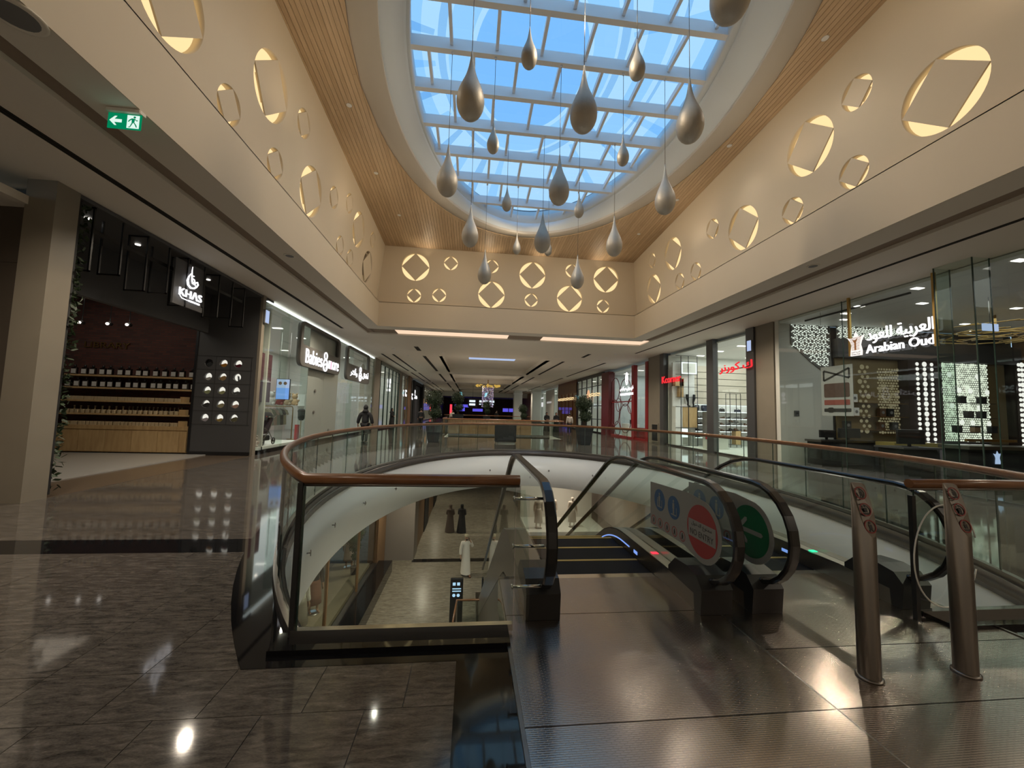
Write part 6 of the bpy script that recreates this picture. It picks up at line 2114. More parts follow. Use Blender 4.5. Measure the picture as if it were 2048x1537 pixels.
# cash desks and monitors
def monitor(x, y, z, w_, h, label):
    t = thing('monitor', label, 'monitor', (x, y, z), 'monitors in the oud shop')
    obj('panel', MB().cbox(x - w_ / 2, x + w_ / 2, y - 0.03, y + 0.03, z + 0.08, z + 0.08 + h, 0.01), M['black'], t)
    obj('stand', MB().box(x - 0.04, x + 0.04, y + 0.02, y + 0.06, z, z + 0.2).box(x - 0.15, x + 0.15, y - 0.08, y + 0.12, z, z + 0.012), M['black'], t)
    return t
dk = thing('cash_desk', 'black cash desk with a grey top at the left of the oud shop', 'counter', (13, 12.3, 0))
obj('body', MB().box(12.0, 14.05, 12.05, 12.6, 0.12, 0.9), M['black_matt'], dk)
obj('worktop', MB().box(11.95, 14.6, 12.0, 12.65, 0.9, 0.97), M['steel_dark'], dk)
obj('plinth', MB().box(12.05, 14.0, 12.1, 12.55, 0.02, 0.12), M['steel_dark'], dk)
monitor(12.5, 12.3, 0.97, 0.62, 0.26, 'low black monitor at the left end of the black cash desk')
monitor(13.35, 12.3, 0.97, 0.85, 0.34, 'wide black monitor beside the middle of the black cash desk')
monitor(12.72, 9.9, 0.95, 0.9, 0.42, 'large black monitor on the dark stand in front of the dotted column')
st = thing('display_stand', 'dark display stand carrying the large monitor in the oud shop', 'stand', (12.7, 9.9, 0))
obj('body', MB().box(12.2, 13.3, 9.7, 10.3, 0.03, 0.9), M['black_matt'], st)
obj('top', MB().box(12.1, 13.4, 9.6, 10.4, 0.9, 0.95), M['grey_panel'], st)
tb = thing('gold_tray_table', 'low table topped with a glowing gold perforated tray', 'table', (14.2, 11.6, 0))
obj('body', MB().box(13.9, 15.6, 11.3, 11.8, 0.03, 0.8), M['black_matt'], tb)
obj('tray', MB().box(13.85, 15.65, 11.25, 11.85, 0.8, 0.98), plain('gold mesh', (0.6, 0.5, 0.18), 0.4, 0.6), tb)
obj('light_line', MB().box(13.85, 15.65, 11.24, 11.25, 0.78, 0.80), M['lamp_white'], tb)
ct = thing('glass_counter', 'long dark counter with a grey top and a pale lit emblem', 'counter', (15.5, 9.9, 0))
obj('body', MB().box(14.4, 17.5, 9.75, 10.3, 0.03, 0.92), M['black_matt'], ct)
obj('top', MB().box(14.3, 17.6, 9.65, 10.4, 0.92, 1.02), M['steel_dark'], ct)
obj('gold_edge', MB().box(15.2, 17.0, 10.3, 10.36, 1.12, 1.2), M['gold'], ct)
obj('lit_emblem', MB().prism([(a * 0.55, b * 0.55) for a, b in emb], Fmap(9.74, 15.35, 0.68), 0, 0.01), M['screen_pale'], ct)
# hanging poster
pp = thing('hanging_poster', 'pale hanging poster with a black ribbon, brown case, red bar and watch strap', 'poster', (11.35, 10.8, 1.8))
obj('sheet', MB().box(11.34, 11.355, 10.28, 11.32, 1.8, 3.37), plain('pale blue grey print', (0.36, 0.38, 0.40), 0.5), pp)
fn = Rmap(11.338, 10.8, 2.58)
mb = MB()
def bar2(a, b, w2):
    a, b = Vector(a), Vector(b)
    d = (b - a).normalized()
    q = Vector((-d.y, d.x)) * w2
    mb.prism([tuple(a + q), tuple(a - q), tuple(b - q), tuple(b + q)], fn, 0, 0.004)
R4 = [(-0.42, 0.66), (0.42, 0.38), (0.42, 0.68), (-0.42, 0.34), (-0.42, 0.66)]
for a, b in zip(R4[:-1], R4[1:]):
    bar2(a, b, 0.028)
obj('ribbon', mb, M['sign_ink'], pp)
obj('case', MB().prism(rrect(-0.42, 0.42, -0.2, 0.24, 0.05), fn, 0, 0.004), plain('brown case print', (0.09, 0.055, 0.05), 0.5, var=0.4, vscale=9), pp)
obj('red_bar', MB().prism(rrect(-0.42, 0.42, -0.44, -0.28, 0.02), fn, 0, 0.004), plain('dusty red print', (0.25, 0.07, 0.06), 0.5), pp)
mb = MB().prism(rrect(-0.43, 0.45, -0.66, -0.55, 0.02), fn, 0, 0.004).prism(rrect(-0.3, -0.1, -0.68, -0.52, 0.05), fn, 0.004, 0.006)
obj('strap', mb, M['sign_ink'], pp)
obj('wires', MB().cyl((11.35, 10.32, 3.37), (11.35, 10.32, OH), 0.005, n=5).cyl((11.35, 11.28, 3.37), (11.35, 11.28, OH), 0.005, n=5), M['wire'], pp, 'stuff')
wb = thing('wall_socket_plate', 'small dark square plate on the white wall left in the oud shop', 'plate', (11.9, OY_ - 0.06, 1.9))
obj('plate', MB().cbox(11.84, 12.04, OY_ - 0.07, OY_ - 0.04, 1.78, 1.98, 0.01), M['grey_panel'], wb)
obj('dial', MB().prism(circle(11.94, 1.88, 0.05, 14), lambda u, v, w: (u, OY_ - 0.07 - w, v), 0, 0.006), M['black'], wb)
# ceiling lights and the gold chandelier
k = 0
for (x, y) in ((11.6, 8.7), (11.6, 6.8), (11.8, 10.4), (12.2, 11.2), (12.9, 11.9), (13.2, 9.8), (16.3, 9.7), (17.3, 11.6), (18.9, 12.4), (15.0, 7.5), (17.5, 6.5), (19.5, 9.0)):
    t = thing('ceiling_spot', 'square white downlight in the oud shop ceiling, %s counted inwards' % ORD[k], 'ceiling light', (x, y, OH), 'oud shop downlights')
    obj('lens', MB().cbox(x - 0.13, x + 0.13, y - 0.07, y + 0.07, OH - 0.02, OH, 0.005), M['lamp_white'], t)
    obj('bezel', MB().box(x - 0.16, x + 0.16, y - 0.1, y + 0.1, OH - 0.008, OH), M['white'], t)
    k += 1
tr = tag(obj('track_rail', MB().box(11.75, 11.8, 9.0, 12.3, OH - 0.05, OH), M['black']), 'black track rail on the oud shop ceiling near the lattice', 'track')
ch = thing('gold_chandelier', 'wide layered gold wire chandelier under the oud shop ceiling', 'chandelier', (16.8, 10.5, 4.6))
rg = random.Random(9)
mb = MB()
for i in range(46):
    a = rg.uniform(0, 2 * pi)
    r = rg.uniform(0.2, 1.3)
    c = Vector((16.8 + r * cos(a), 10.5 + r * sin(a), 4.62 + 0.17 * rg.choice((-1, 0, 1))))
    d = Vector((-sin(a), cos(a), 0)) * rg.uniform(0.3, 0.7)
    mb.cyl(c - d, c + d, 0.016, n=5)
obj('gold_sticks', mb, M['gold'], ch, 'stuff')
obj('stem', MB().cyl((16.8, 10.5, 4.6), (16.8, 10.5, OH), 0.03, n=8), M['gold'], ch)
ex = thing('exit_sign', 'small blue lit sign hanging inside the oud shop', 'sign', (14.4, 8.4, 4.3))
obj('panel', MB().box(14.0, 14.5, 9.0, 9.03, 4.25, 4.45), M['screen_pale'], ex)
obj('rods', MB().cyl((14.25, 9.015, 4.45), (14.25, 9.015, OH), 0.01, n=6), M['steel'], ex)

# ------------------------------------------------------------------ people
def skin_body(name, joints, edges, mat, parent, sub=1, root='pelvis'):
    # one continuous surface grown over a skeleton of joints (name: (x, y, z, rx, ry))
    keys = list(joints)
    idx = {k: i for i, k in enumerate(keys)}
    me = bpy.data.meshes.new(name)
    me.from_pydata([joints[k][:3] for k in keys], [(idx[a], idx[b]) for a, b in edges], [])
    ob = bpy.data.objects.new(name, me)
    COL.objects.link(ob)
    md = ob.modifiers.new('skin', 'SKIN')
    md.use_smooth_shade = True
    if not me.skin_vertices:
        bm = bmesh.new()
        bm.from_mesh(me)
        bm.verts.layers.skin.verify()
        bm.to_mesh(me)
        bm.free()
    for k in keys:
        sv = me.skin_vertices[0].data[idx[k]]
        j = joints[k]
        sv.radius = (j[3], j[4] if len(j) > 4 else j[3])
        sv.use_root = (k == root)
    sd = ob.modifiers.new('smooth', 'SUBSURF')
    sd.levels = sub
    sd.render_levels = sub
    dg = bpy.context.evaluated_depsgraph_get()
    dg.update()
    m2 = bpy.data.meshes.new_from_object(ob.evaluated_get(dg))
    bpy.data.objects.remove(ob)
    bpy.data.meshes.remove(me)
    m2.materials.clear()
    m2.materials.append(mat)
    m2.name = name
    for p in m2.polygons:
        p.use_smooth = True
    o = bpy.data.objects.new(name, m2)
    COL.objects.link(o)
    if parent is not None:
        o.parent = parent
    return o

def mirror(J):
    out = dict(J)
    for k, v in J.items():
        if k.endswith('_r'):
            out[k[:-2] + '_l'] = (-v[0], *v[1:])
    return out

def standing(stride=0.0, arm=None):
    # figure facing -y, feet on z = 0, 1.72 m tall
    J = {'pelvis': (0, 0, 0.93, 0.13, 0.10), 'waist': (0, 0, 1.08, 0.125, 0.095), 'chest': (0, 0.0, 1.28, 0.15, 0.105), 'upper': (0, 0.0, 1.40, 0.12, 0.085),
         'neck': (0, -0.005, 1.48, 0.052, 0.055), 'jaw': (0, -0.02, 1.56, 0.062, 0.078), 'skull': (0, -0.005, 1.645, 0.074, 0.09), 'crown': (0, 0.0, 1.70, 0.045, 0.055),
         'nose': (0, -0.105, 1.60, 0.012, 0.012), 'ear_r': (0.082, 0.0, 1.60, 0.012, 0.02)}
    for s, sg in (('_r', 1), ('_l', -1)):
        J['shoulder' + s] = (0.175 * sg, 0.0, 1.40, 0.058, 0.058)
        J['elbow' + s] = (0.235 * sg, 0.03, 1.12, 0.042, 0.042)
        J['wrist' + s] = (0.255 * sg, -0.03 , 0.88, 0.027, 0.03)
        J['palm' + s] = (0.26 * sg, -0.045, 0.80, 0.022, 0.036)
        for f in range(4):
            J['finger%d%s' % (f, s)] = (0.26 * sg, -0.08 + 0.022 * f, 0.745, 0.0085, 0.0085)
            J['tip%d%s' % (f, s)] = (0.245 * sg, -0.078 + 0.021 * f, (0.70, 0.69, 0.695, 0.715)[f], 0.008, 0.008)
        J['thumb' + s] = (0.238 * sg, -0.085, 0.79, 0.01, 0.01)
        J['thumbtip' + s] = (0.232 * sg, -0.1, 0.755, 0.009, 0.009)
        st = stride * sg
        J['hip' + s] = (0.095 * sg, 0.0, 0.86, 0.088, 0.09)
        J['knee' + s] = (0.10 * sg, -0.02 - st * 0.55, 0.48, 0.057, 0.06)
        J['ankle' + s] = (0.10 * sg, 0.02 - st, 0.085, 0.038, 0.042)
        J['toe' + s] = (0.115 * sg, -0.13 - st, 0.035, 0.036, 0.028)
    J['ear_l'] = (-0.082, 0.0, 1.60, 0.012, 0.02)
    E = [('pelvis', 'waist'), ('waist', 'chest'), ('chest', 'upper'), ('upper', 'neck'), ('neck', 'jaw'), ('jaw', 'skull'), ('skull', 'crown'), ('skull', 'nose'), ('skull', 'ear_r'), ('skull', 'ear_l')]
    for s in ('_r', '_l'):
        E += [('upper', 'shoulder' + s), ('shoulder' + s, 'elbow' + s), ('elbow' + s, 'wrist' + s), ('wrist' + s, 'palm' + s), ('palm' + s, 'thumb' + s), ('thumb' + s, 'thumbtip' + s)]
        for f in range(4):
            E += [('palm' + s, 'finger%d%s' % (f, s)), ('finger%d%s' % (f, s), 'tip%d%s' % (f, s))]
        E += [('pelvis', 'hip' + s), ('hip' + s, 'knee' + s), ('knee' + s, 'ankle' + s), ('ankle' + s, 'toe' + s)]
    if arm:
        J.update(arm)
    return J, E

def pick(J, E, names, grow):
    JJ = {k: (J[k][0], J[k][1], J[k][2], J[k][3] + grow, (J[k][4] if len(J[k]) > 4 else J[k][3]) + grow) for k in names}
    return JJ, [(a, b) for a, b in E if a in JJ and b in JJ]

def eyes(parent, mat=None):
    mb = MB()
    for s in (-1, 1):
        mb.ball((0.032 * s, -0.088, 1.625), 0.011, 8, 5)
    obj('eyes', mb, M['black'], None).parent = parent
    mb = MB().box(-0.024, 0.024, -0.103, -0.09, 1.552, 1.562)
    obj('mouth', mb, plain('lips', (0.25, 0.10, 0.08), 0.5), None).parent = parent

def place(o, loc, rz, s=1.0):
    o.location = loc
    o.rotation_euler = (0, 0, rz)
    o.scale = (s, s, s)
    return o

SLEEVE = ['pelvis', 'waist', 'chest', 'upper', 'shoulder_r', 'shoulder_l', 'elbow_r', 'elbow_l', 'wrist_r', 'wrist_l']
LEGS = ['pelvis', 'hip_r', 'hip_l', 'knee_r', 'knee_l', 'ankle_r', 'ankle_l']

# man in a dark jacket walking away along the left gallery
t = thing('person', 'person in a dark hooded jacket and trousers walking away past the baby shop', 'person', (0, 0, 0))
J, E = standing(0.12)
J['elbow_r'] = (0.275, 0.03, 1.13, 0.045, 0.045)
J['wrist_r'] = (0.325, -0.02, 0.89, 0.03, 0.03)
dx, dz = 0.07, 0.01
for k in list(J):
    if k.endswith('_r') and (k.startswith('palm') or k.startswith('finger') or k.startswith('tip') or k.startswith('thumb')):
        v = J[k]
        J[k] = (v[0] + dx, v[1], v[2] + dz, *v[3:])
for k in ('elbow', 'wrist', 'palm', 'thumb', 'thumbtip') + tuple('finger%d' % f for f in range(4)) + tuple('tip%d' % f for f in range(4)):
    v = J[k + '_r']
    J[k + '_l'] = (-v[0], *v[1:])
skin_body('body', J, E, M['skin'], t)
JJ, EE = pick(J, E, SLEEVE, 0.045)
JJ['pelvis'] = (0, 0, 0.86, 0.20, 0.15)
skin_body('jacket', JJ, EE, M['jacket'], t)
JJ, EE = pick(J, E, LEGS, 0.022)
skin_body('trousers', JJ, EE, M['trousers'], t)
mb = MB().ball((0, 0.015, 1.635), 0.115, 12, 8, 0.92, 1.0, 1.12).lathe([(0.16, 1.42), (0.12, 1.5), (0.09, 1.56)], (0, 0.02, 0), 14, True, 1, 0.85)
obj('hood', mb, M['jacket'], None).parent = t
mb = MB()
for s, sg in (('_r', 1), ('_l', -1)):
    a = J['ankle' + s]
    mb.prism(rrect(-0.05, 0.05, -0.19, 0.08, 0.04), lambda u, v, w: (a[0] + u, a[1] + v, w), 0.0, 0.09)
obj('shoes', mb, M['black'], None).parent = t
place(t, (-4.85, 18.41, 0.0), pi, 1.02)

# robed figures
def robed(label, mat, scarf=True, facecolor=True):
    t = thing('person', label, 'person', (0, 0, 0))
    J, E = standing(0.05)
    for s, sg in (('_r', 1), ('_l', -1)):
        # forearms folded forward
        J['elbow' + s] = (0.225 * sg, 0.02, 1.13, 0.042, 0.042)
        ex = {'wrist': (0.12, -0.17, 1.08, 0.027, 0.03), 'palm': (0.06, -0.2, 1.09, 0.03, 0.024), 'thumb': (0.06, -0.21, 1.125, 0.01, 0.01), 'thumbtip': (0.04, -0.215, 1.14, 0.009, 0.009)}
        for k, v in ex.items():
            J[k + s] = (v[0] * sg, *v[1:])
        for f in range(4):
            J['finger%d%s' % (f, s)] = (0.015 * sg, -0.205, 1.115 - 0.018 * f, 0.0085, 0.0085)
            J['tip%d%s' % (f, s)] = (-0.02 * sg, -0.2 - 0.012 * (sg > 0), 1.11 - 0.018 * f, 0.008, 0.008)
    skin_body('body', J, E, M['skin'], t)
    JJ, EE = pick(J, E, SLEEVE, 0.035)
    sl = skin_body('robe_top', JJ, EE, mat, t)
    mb = MB()
    prof_ = [(0.30, 0.015), (0.285, 0.2), (0.25, 0.5), (0.215, 0.8), (0.19, 1.05), (0.19, 1.3), (0.15, 1.42), (0.08, 1.49)]
    n = 28
    vs = []
    for r, z in prof_:
        for i in range(n):
            a = 2 * pi * i / n
            f = 1 + (0.05 * sin(7 * a) * (1 - z / 1.5))
            vs.append((r * f * cos(a), r * f * 0.8 * sin(a) + 0.01, z))
    mb.add(vs, [(k * n + i, k * n + (i + 1) % n, (k + 1) * n + (i + 1) % n, (k + 1) * n + i) for k in range(len(prof_) - 1) for i in range(n)], True)
    obj('robe', mb, mat, None).parent = t
    if scarf:
        mb = MB().lathe([(0.20, 1.36), (0.15, 1.45), (0.10, 1.52), (0.105, 1.6), (0.11, 1.66), (0.085, 1.73), (0.0, 1.755)], (0, 0.035, 0), 16, True, 0.95, 0.95)
        obj('headscarf', mb, mat, None).parent = t
    eyes(t)
    return t
def drape(src, label, loc, rz, s=0.97):
    o = dup(src, loc, rz, label)
    o.scale = (s, s, s)
    return o
a1 = place(robed('person in a long black robe and headscarf walking on the lower floor', M['abaya']), (-0.32, 23.85, ZL), pi * 0.9, 0.97)
a2 = place(robed('person in a long taupe robe and headscarf walking on the lower floor', M['abaya_brown']), (-1.02, 23.95, ZL), pi * 0.95, 0.95)
drape(a1, 'left of two people in black robes standing by the far right railing', (6.6, 33.0, 0), 0.2)
drape(a1, 'right of two people in black robes standing by the far right railing', (7.35, 32.6, 0), -0.2)
drape(a1, 'person in a black robe and headscarf near the copper post shop', (8.9, 29.5, 0), 0.4)
drape(a1, 'person in a black robe looking into the green glass shop', (-6.2, 31.2, 0), pi / 2)
drape(a1, 'person in a black robe far along the right side of the corridor', (5.6, 41.0, 0), 0.0)
# man in a white robe and cap on the lower floor
t = thing('person', 'person in a long white robe and beige cap holding a phone on the lower floor', 'person', (0, 0, 0))
J, E = standing(0.2)
J['elbow_r'] = (0.29, -0.06, 1.19, 0.042, 0.042)
J['wrist_r'] = (0.17, -0.15, 1.42, 0.027, 0.03)
J['palm_r'] = (0.125, -0.11, 1.50, 0.024, 0.034)
for f in range(4):
    J['finger%d_r' % f] = (0.105, -0.125 + 0.022 * f, 1.555, 0.0085, 0.0085)
    J['tip%d_r' % f] = (0.097, -0.115 + 0.02 * f, 1.60, 0.008, 0.008)
J['thumb_r'] = (0.10, -0.14, 1.51, 0.01, 0.01)
J['thumbtip_r'] = (0.085, -0.135, 1.545, 0.009, 0.009)
skin_body('body', J, E, M['skin'], t)
JJ, EE = pick(J, E, SLEEVE, 0.032)
skin_body('robe_top', JJ, EE, M['thobe'], t)
mb = MB()
n = 28
vs = []
prof_ = [(0.235, 0.10), (0.22, 0.35), (0.20, 0.7), (0.185, 0.95), (0.175, 1.2), (0.15, 1.38), (0.08, 1.475)]
for r, z in prof_:
    for i in range(n):
        a = 2 * pi * i / n
        f = 1 + 0.04 * sin(6 * a) * (1 - z / 1.5)
        vs.append((r * f * cos(a) * 0.92, r * f * (1.25 - 0.45 * z / 1.4) * sin(a), z))
mb.add(vs, [(k * n + i, k * n + (i + 1) % n, (k + 1) * n + (i + 1) % n, (k + 1) * n + i) for k in range(len(prof_) - 1) for i in range(n)], True)
obj('robe', mb, M['thobe'], None).parent = t
obj('cap', MB().lathe([(0.088, 1.635), (0.092, 1.66), (0.088, 1.73), (0.0, 1.745)], (0, 0.0, 0), 18, True, 0.95, 1.08), plain('beige cap', (0.42, 0.36, 0.24), 0.8), None).parent = t
obj('beard', MB().ball((0, -0.055, 1.525), 0.06, 10, 6, 0.95, 0.7, 0.75), M['black'], None).parent = t
mb = MB()
for s in ('_r', '_l'):
    a = J['ankle' + s]
    mb.prism(rrect(-0.05, 0.05, -0.19, 0.07, 0.04), lambda u, v, w: (a[0] + u, a[1] + v, w), 0.0, 0.04)
obj('sandals', mb, M['leather_brown'], None).parent = t
obj('phone', MB().cbox(0.088, 0.098, -0.115, -0.045, 1.48, 1.61, 0.003), M['black'], None).parent = t
eyes(t)
place(t, (0.0, 17.8, ZL), radians(18), 1.03)
# a few dim figures far away
def casual(label, loc, rz, top, s=1.0):
    t = thing('person', label, 'person', (0, 0, 0))
    J, E = standing(0.1)
    skin_body('body', J, E, M['skin'], t)
    JJ, EE = pick(J, E, SLEEVE, 0.03)
    skin_body('shirt', JJ, EE, top, t)
    JJ, EE = pick(J, E, LEGS, 0.022)
    skin_body('trousers', JJ, EE, M['trousers'], t)
    obj('hair', MB().ball((0, 0.02, 1.655), 0.1, 10, 6, 0.9, 1.0, 0.95), M['black'], None).parent = t
    eyes(t)
    return place(t, loc, rz, s)
casual('person in a dark shirt standing by the black portal on the left', (-4.3, 34.0, 0), pi, M['jacket'])
casual('person in a pale shirt seated height behind the far rail near the left planter', (-2.1, 44.0, 0), 0, M['thobe'], 0.95)
casual('person in a pale shirt near the copper post shop on the right', (7.9, 30.2, 0), pi, M['thobe'], 0.95)
casual('person in dark clothes far along the corridor at the right rail', (4.0, 60.0, 0), 0, M['jacket'])

# ------------------------------------------------------------------ things in the middle of the corridor
def planter(x, y, label, s=1.0, rot=0.0):
    t = thing('potted_topiary', label, 'plant', (x, y, 0), 'potted topiary trees')
    b, tp, h = 0.26 * s, 0.40 * s, 1.0 * s
    vs = [(x - b, y - b, 0.005), (x + b, y - b, 0.005), (x + b, y + b, 0.005), (x - b, y + b, 0.005), (x - tp, y - tp, h), (x + tp, y - tp, h), (x + tp, y + tp, h), (x - tp, y + tp, h)]
    i_ = tp - 0.05
    vs += [(x - i_, y - i_, h), (x + i_, y - i_, h), (x + i_, y + i_, h), (x - i_, y + i_, h), (x - i_, y - i_, h - 0.06), (x + i_, y - i_, h - 0.06), (x + i_, y + i_, h - 0.06), (x - i_, y + i_, h - 0.06)]
    fs = [(3, 2, 1, 0)] + [(i, (i + 1) % 4, 4 + (i + 1) % 4, 4 + i) for i in range(4)] + [(4 + i, 4 + (i + 1) % 4, 8 + (i + 1) % 4, 8 + i) for i in range(4)] + [(8 + i, 8 + (i + 1) % 4, 12 + (i + 1) % 4, 12 + i) for i in range(4)] + [(12, 13, 14, 15)]
    obj('pot', MB().add(vs, fs), M['jacket'], t)
    mb = MB()
    for k in range(3):
        a = 2 * pi * k / 3 + rot
        mb.tube([(x + 0.09 * s * cos(a), y + 0.09 * s * sin(a), h - 0.08), (x + 0.04 * s * cos(a + 1), y + 0.04 * s * sin(a + 1), h + 0.3 * s), (x + 0.03 * s * cos(a + 2), y + 0.03 * s * sin(a + 2), h + 1.0 * s)], 0.02 * s, 6)
    obj('trunk', mb, M['bark'], t)
    rg = random.Random(int(x * 100))
    for (cx, cz, r, n) in ((0.05, h + 0.5 * s, 0.34 * s, 700), (-0.04, h + 1.15 * s, 0.46 * s, 1000)):
        mb = MB().ball((x + cx, y, cz), r * 0.72, 12, 8)
        for i in range(n):
            d = Vector((rg.gauss(0, 1), rg.gauss(0, 1), rg.gauss(0, 1))).normalized()
            p = Vector((x + cx, y, cz)) + d * r * rg.uniform(0.7, 1.05)
            a = Vector((rg.gauss(0, 1), rg.gauss(0, 1), rg.gauss(0, 1))).normalized() * 0.05 * s
            b_ = a.cross(d).normalized() * 0.025 * s
            mb.add([p - a, p + b_, p + a, p - b_], [(0, 1, 2, 3)])
        obj('foliage', mb, M['leaf'], t, 'stuff')
    return t
planter(-1.87, 20.2, 'topiary of two leafy balls in a dark tapered pot, left of the corridor', 1.02)
planter(6.1, 20.2, 'topiary of two leafy balls in a dark tapered pot, right of the corridor', 1.02, 0.7)
planter(4.6, 33.5, 'smaller dark topiary in a pot farther off near the right rail', 0.9, 0.4)
planter(-1.2, 36.0, 'dark bushy topiary farther off behind the left planter', 1.3, 0.2)
planter(1.9, 46.5, 'dark bushy topiary in the middle of the far corridor', 1.1, 0.9)
bx = thing('black_unit', 'black box shaped unit standing behind the far rail', 'cabinet', (1.85, 20.3, 0))
obj('body', MB().cbox(1.3, 2.4, 20.0, 20.6, 0.08, 0.98, 0.01), M['black_matt'], bx)
obj('plinth', MB().box(1.34, 2.36, 20.03, 20.58, 0.0, 0.08), M['steel_dark'], bx)
obj('vent', MB().box(1.4, 2.3, 19.995, 20.0, 0.12, 0.2), M['black'], bx)
# rails of the second opening and the timber clad bridge
def straight_rail(name, label, pts, n):
    t = thing('balustrade', label, 'railing', (pts[0][0], pts[0][1], 0))
    obj('handrail', MB().tube([(x, y, 1.13) for x, y in pts], 0.038, 10, up=(0, 0, 1)), M['rail_wood'], t)
    for (x0, y0), (x1, y1) in zip(pts[:-1], pts[1:]):
        L_ = (Vector((x1, y1)) - Vector((x0, y0))).length
        m_ = max(1, int(L_ / 1.2))
        for k in range(m_):
            a, b = (k + 0.01) / m_, (k + 0.99) / m_
            glass_panel([(x0 + (x1 - x0) * a, y0 + (y1 - y0) * a), (x0 + (x1 - x0) * b, y0 + (y1 - y0) * b)], 0.02, 1.08, t)
    return t
straight_rail('a', 'straight glass balustrade with timber rail round the second opening', [(-1.7, 27.6), (-1.7, 24.1), (-1.3, 23.7), (5.5, 23.7), (5.9, 24.1), (5.9, 27.6)], 6)
cl = thing('counter', 'timber clad counter across the corridor beyond the second opening', 'counter', (1.3, 28, 0))
xs = [-1.6, -0.6, 0.4, 1.2, 2.6, 3.6, 4.4]
for i, (a, b) in enumerate(zip(xs[:-1], xs[1:])):
    obj('timber_panel', MB().box(a + 0.01, b - 0.01, 27.62, 27.68, -0.25, 0.98), M['walnut'], cl)
obj('body', MB().box(-1.6, 4.4, 27.68, 28.6, 0.0, 0.98), M['black_matt'], cl)
obj('top', MB().box(-1.65, 4.45, 27.6, 28.65, 0.98, 1.02), M['walnut'], cl)
straight_rail('b', 'distant glass balustrade with timber rail across the corridor', [(-3.0, 44.5), (7.0, 44.5)], 8)
# leaf chandelier with a curtain of beads
lc = thing('leaf_chandelier', 'gold leaf ring chandelier above a curtain of violet beads', 'chandelier', (2.1, 50, 2.2))
rg = random.Random(11)
mb = MB()
for i in range(70):
    a = rg.uniform(0, 2 * pi)
    c = Vector((2.1 + 1.5 * cos(a), 50 + 1.5 * sin(a), 4.95 + rg.uniform(-0.12, 0.12)))
    mb.add([c + Vector((-0.16, 0, 0)), c + Vector((0, 0.05, 0.07)), c + Vector((0.16, 0, 0.02)), c + Vector((0, -0.05, -0.07))], [(0, 1, 2, 3)])
for k in range(5):
    mb.add([(2.1, 50, 5.15), (2.1 + 0.12 * cos(k * 1.26), 50 + 0.12 * sin(k * 1.26), 4.9), (2.1 + 0.3 * cos(k * 1.26 + 0.6), 50 + 0.3 * sin(k * 1.26 + 0.6), 5.0)], [(0, 1, 2)])
obj('gold_leaves', mb, glow('lit gold leaf', (1.0, 0.62, 0.12), 0.6), lc, 'stuff')
for nm, col, st in (('violet', (0.45, 0.35, 0.9), 0.6), ('rose', (0.9, 0.5, 0.55), 0.6), ('white', (0.9, 0.9, 1.0), 0.7)):
    mb = MB()
    for i in range(230):
        a = rg.uniform(0, 2 * pi)
        c = (2.1 + 0.72 * cos(a), 50 + 0.72 * sin(a), rg.uniform(2.15, 4.8))
        mb.box(c[0] - 0.022, c[0] + 0.022, c[1] - 0.022, c[1] + 0.022, c[2] - 0.022, c[2] + 0.022)
    obj('beads', mb, glow(nm + ' bead', col, st), lc, 'stuff')
mb = MB()
for i in range(24):
    a = 2 * pi * i / 24
    mb.cyl((2.1 + 0.72 * cos(a), 50 + 0.72 * sin(a), 2.15), (2.1 + 0.72 * cos(a), 50 + 0.72 * sin(a), 4.95), 0.006, n=4)
obj('strings', mb, M['wire'], lc, 'stuff')
obj('ceiling_rose', MB().cyl((2.1, 50, 5.1), (2.1, 50, 5.75), 0.06, n=10), M['gold'], lc)
# lit signs at the end of the corridor
def lit_panel(x0, x1, y, z0, z1, mat, label, hang=True):
    t = thing('lit_sign', label, 'sign', ((x0 + x1) / 2, y, z0), 'lit signs at the corridor end')
    obj('face', MB().box(x0, x1, y, y + 0.05, z0, z1), mat, t)
    obj('case', MB().box(x0 - 0.05, x1 + 0.05, y + 0.05, y + 0.2, z0 - 0.05, z1 + 0.05), M['black'], t)
    if hang:
        obj('hangers', MB().cyl((x0 + 0.2, y + 0.1, z1), (x0 + 0.2, y + 0.1, 5.3), 0.02, n=5).cyl((x1 - 0.2, y + 0.1, z1), (x1 - 0.2, y + 0.1, 5.3), 0.02, n=5), M['black'], t, 'stuff')
    return t
for i, (a, b, z0, z1) in enumerate(((-4.2, -0.6, 1.9, 2.6), (-3.6, -1.6, 0.9, 1.8), (0.4, 3.0, 0.9, 1.6), (8.2, 9.6, 1.0, 1.9), (9.8, 11.0, 1.0, 1.9))):
    lit_panel(a, b, 99.3, z0 + 0.6, z1 + 0.6, M['screen_violet'], 'violet blue lit sign on the end wall of the corridor, %s from left' % ORD[i], False)
lit_panel(-4.9, -4.4, 90, 0.8, 3.0, M['led_red'], 'narrow red lit sign left of the violet signs', True)
wf = thing('wayfinding_sign', 'hanging black direction board with white lit lines far down the corridor', 'sign', (1.5, 58, 3))
obj('board', MB().box(-0.5, 0.9, 58, 58.1, 2.2, 3.5).box(1.0, 3.6, 58, 58.1, 2.5, 3.5), M['black'], wf)
mb = MB()
for z in (2.45, 2.95):
    mb.box(-0.3, 0.6, 57.97, 58.0, z, z + 0.3)
for i, x in enumerate((1.2, 1.7, 2.1, 2.7, 3.1)):
    mb.box(x, x + 0.35, 57.97, 58.0, 2.95 + 0.1 * (i % 2), 3.25)
    mb.box(x, x + 0.25, 57.97, 58.0, 2.6, 2.75)
obj('lit_lines', mb, glow('pale lit lines', (0.75, 0.9, 1.0), 1.2), wf, 'stuff')
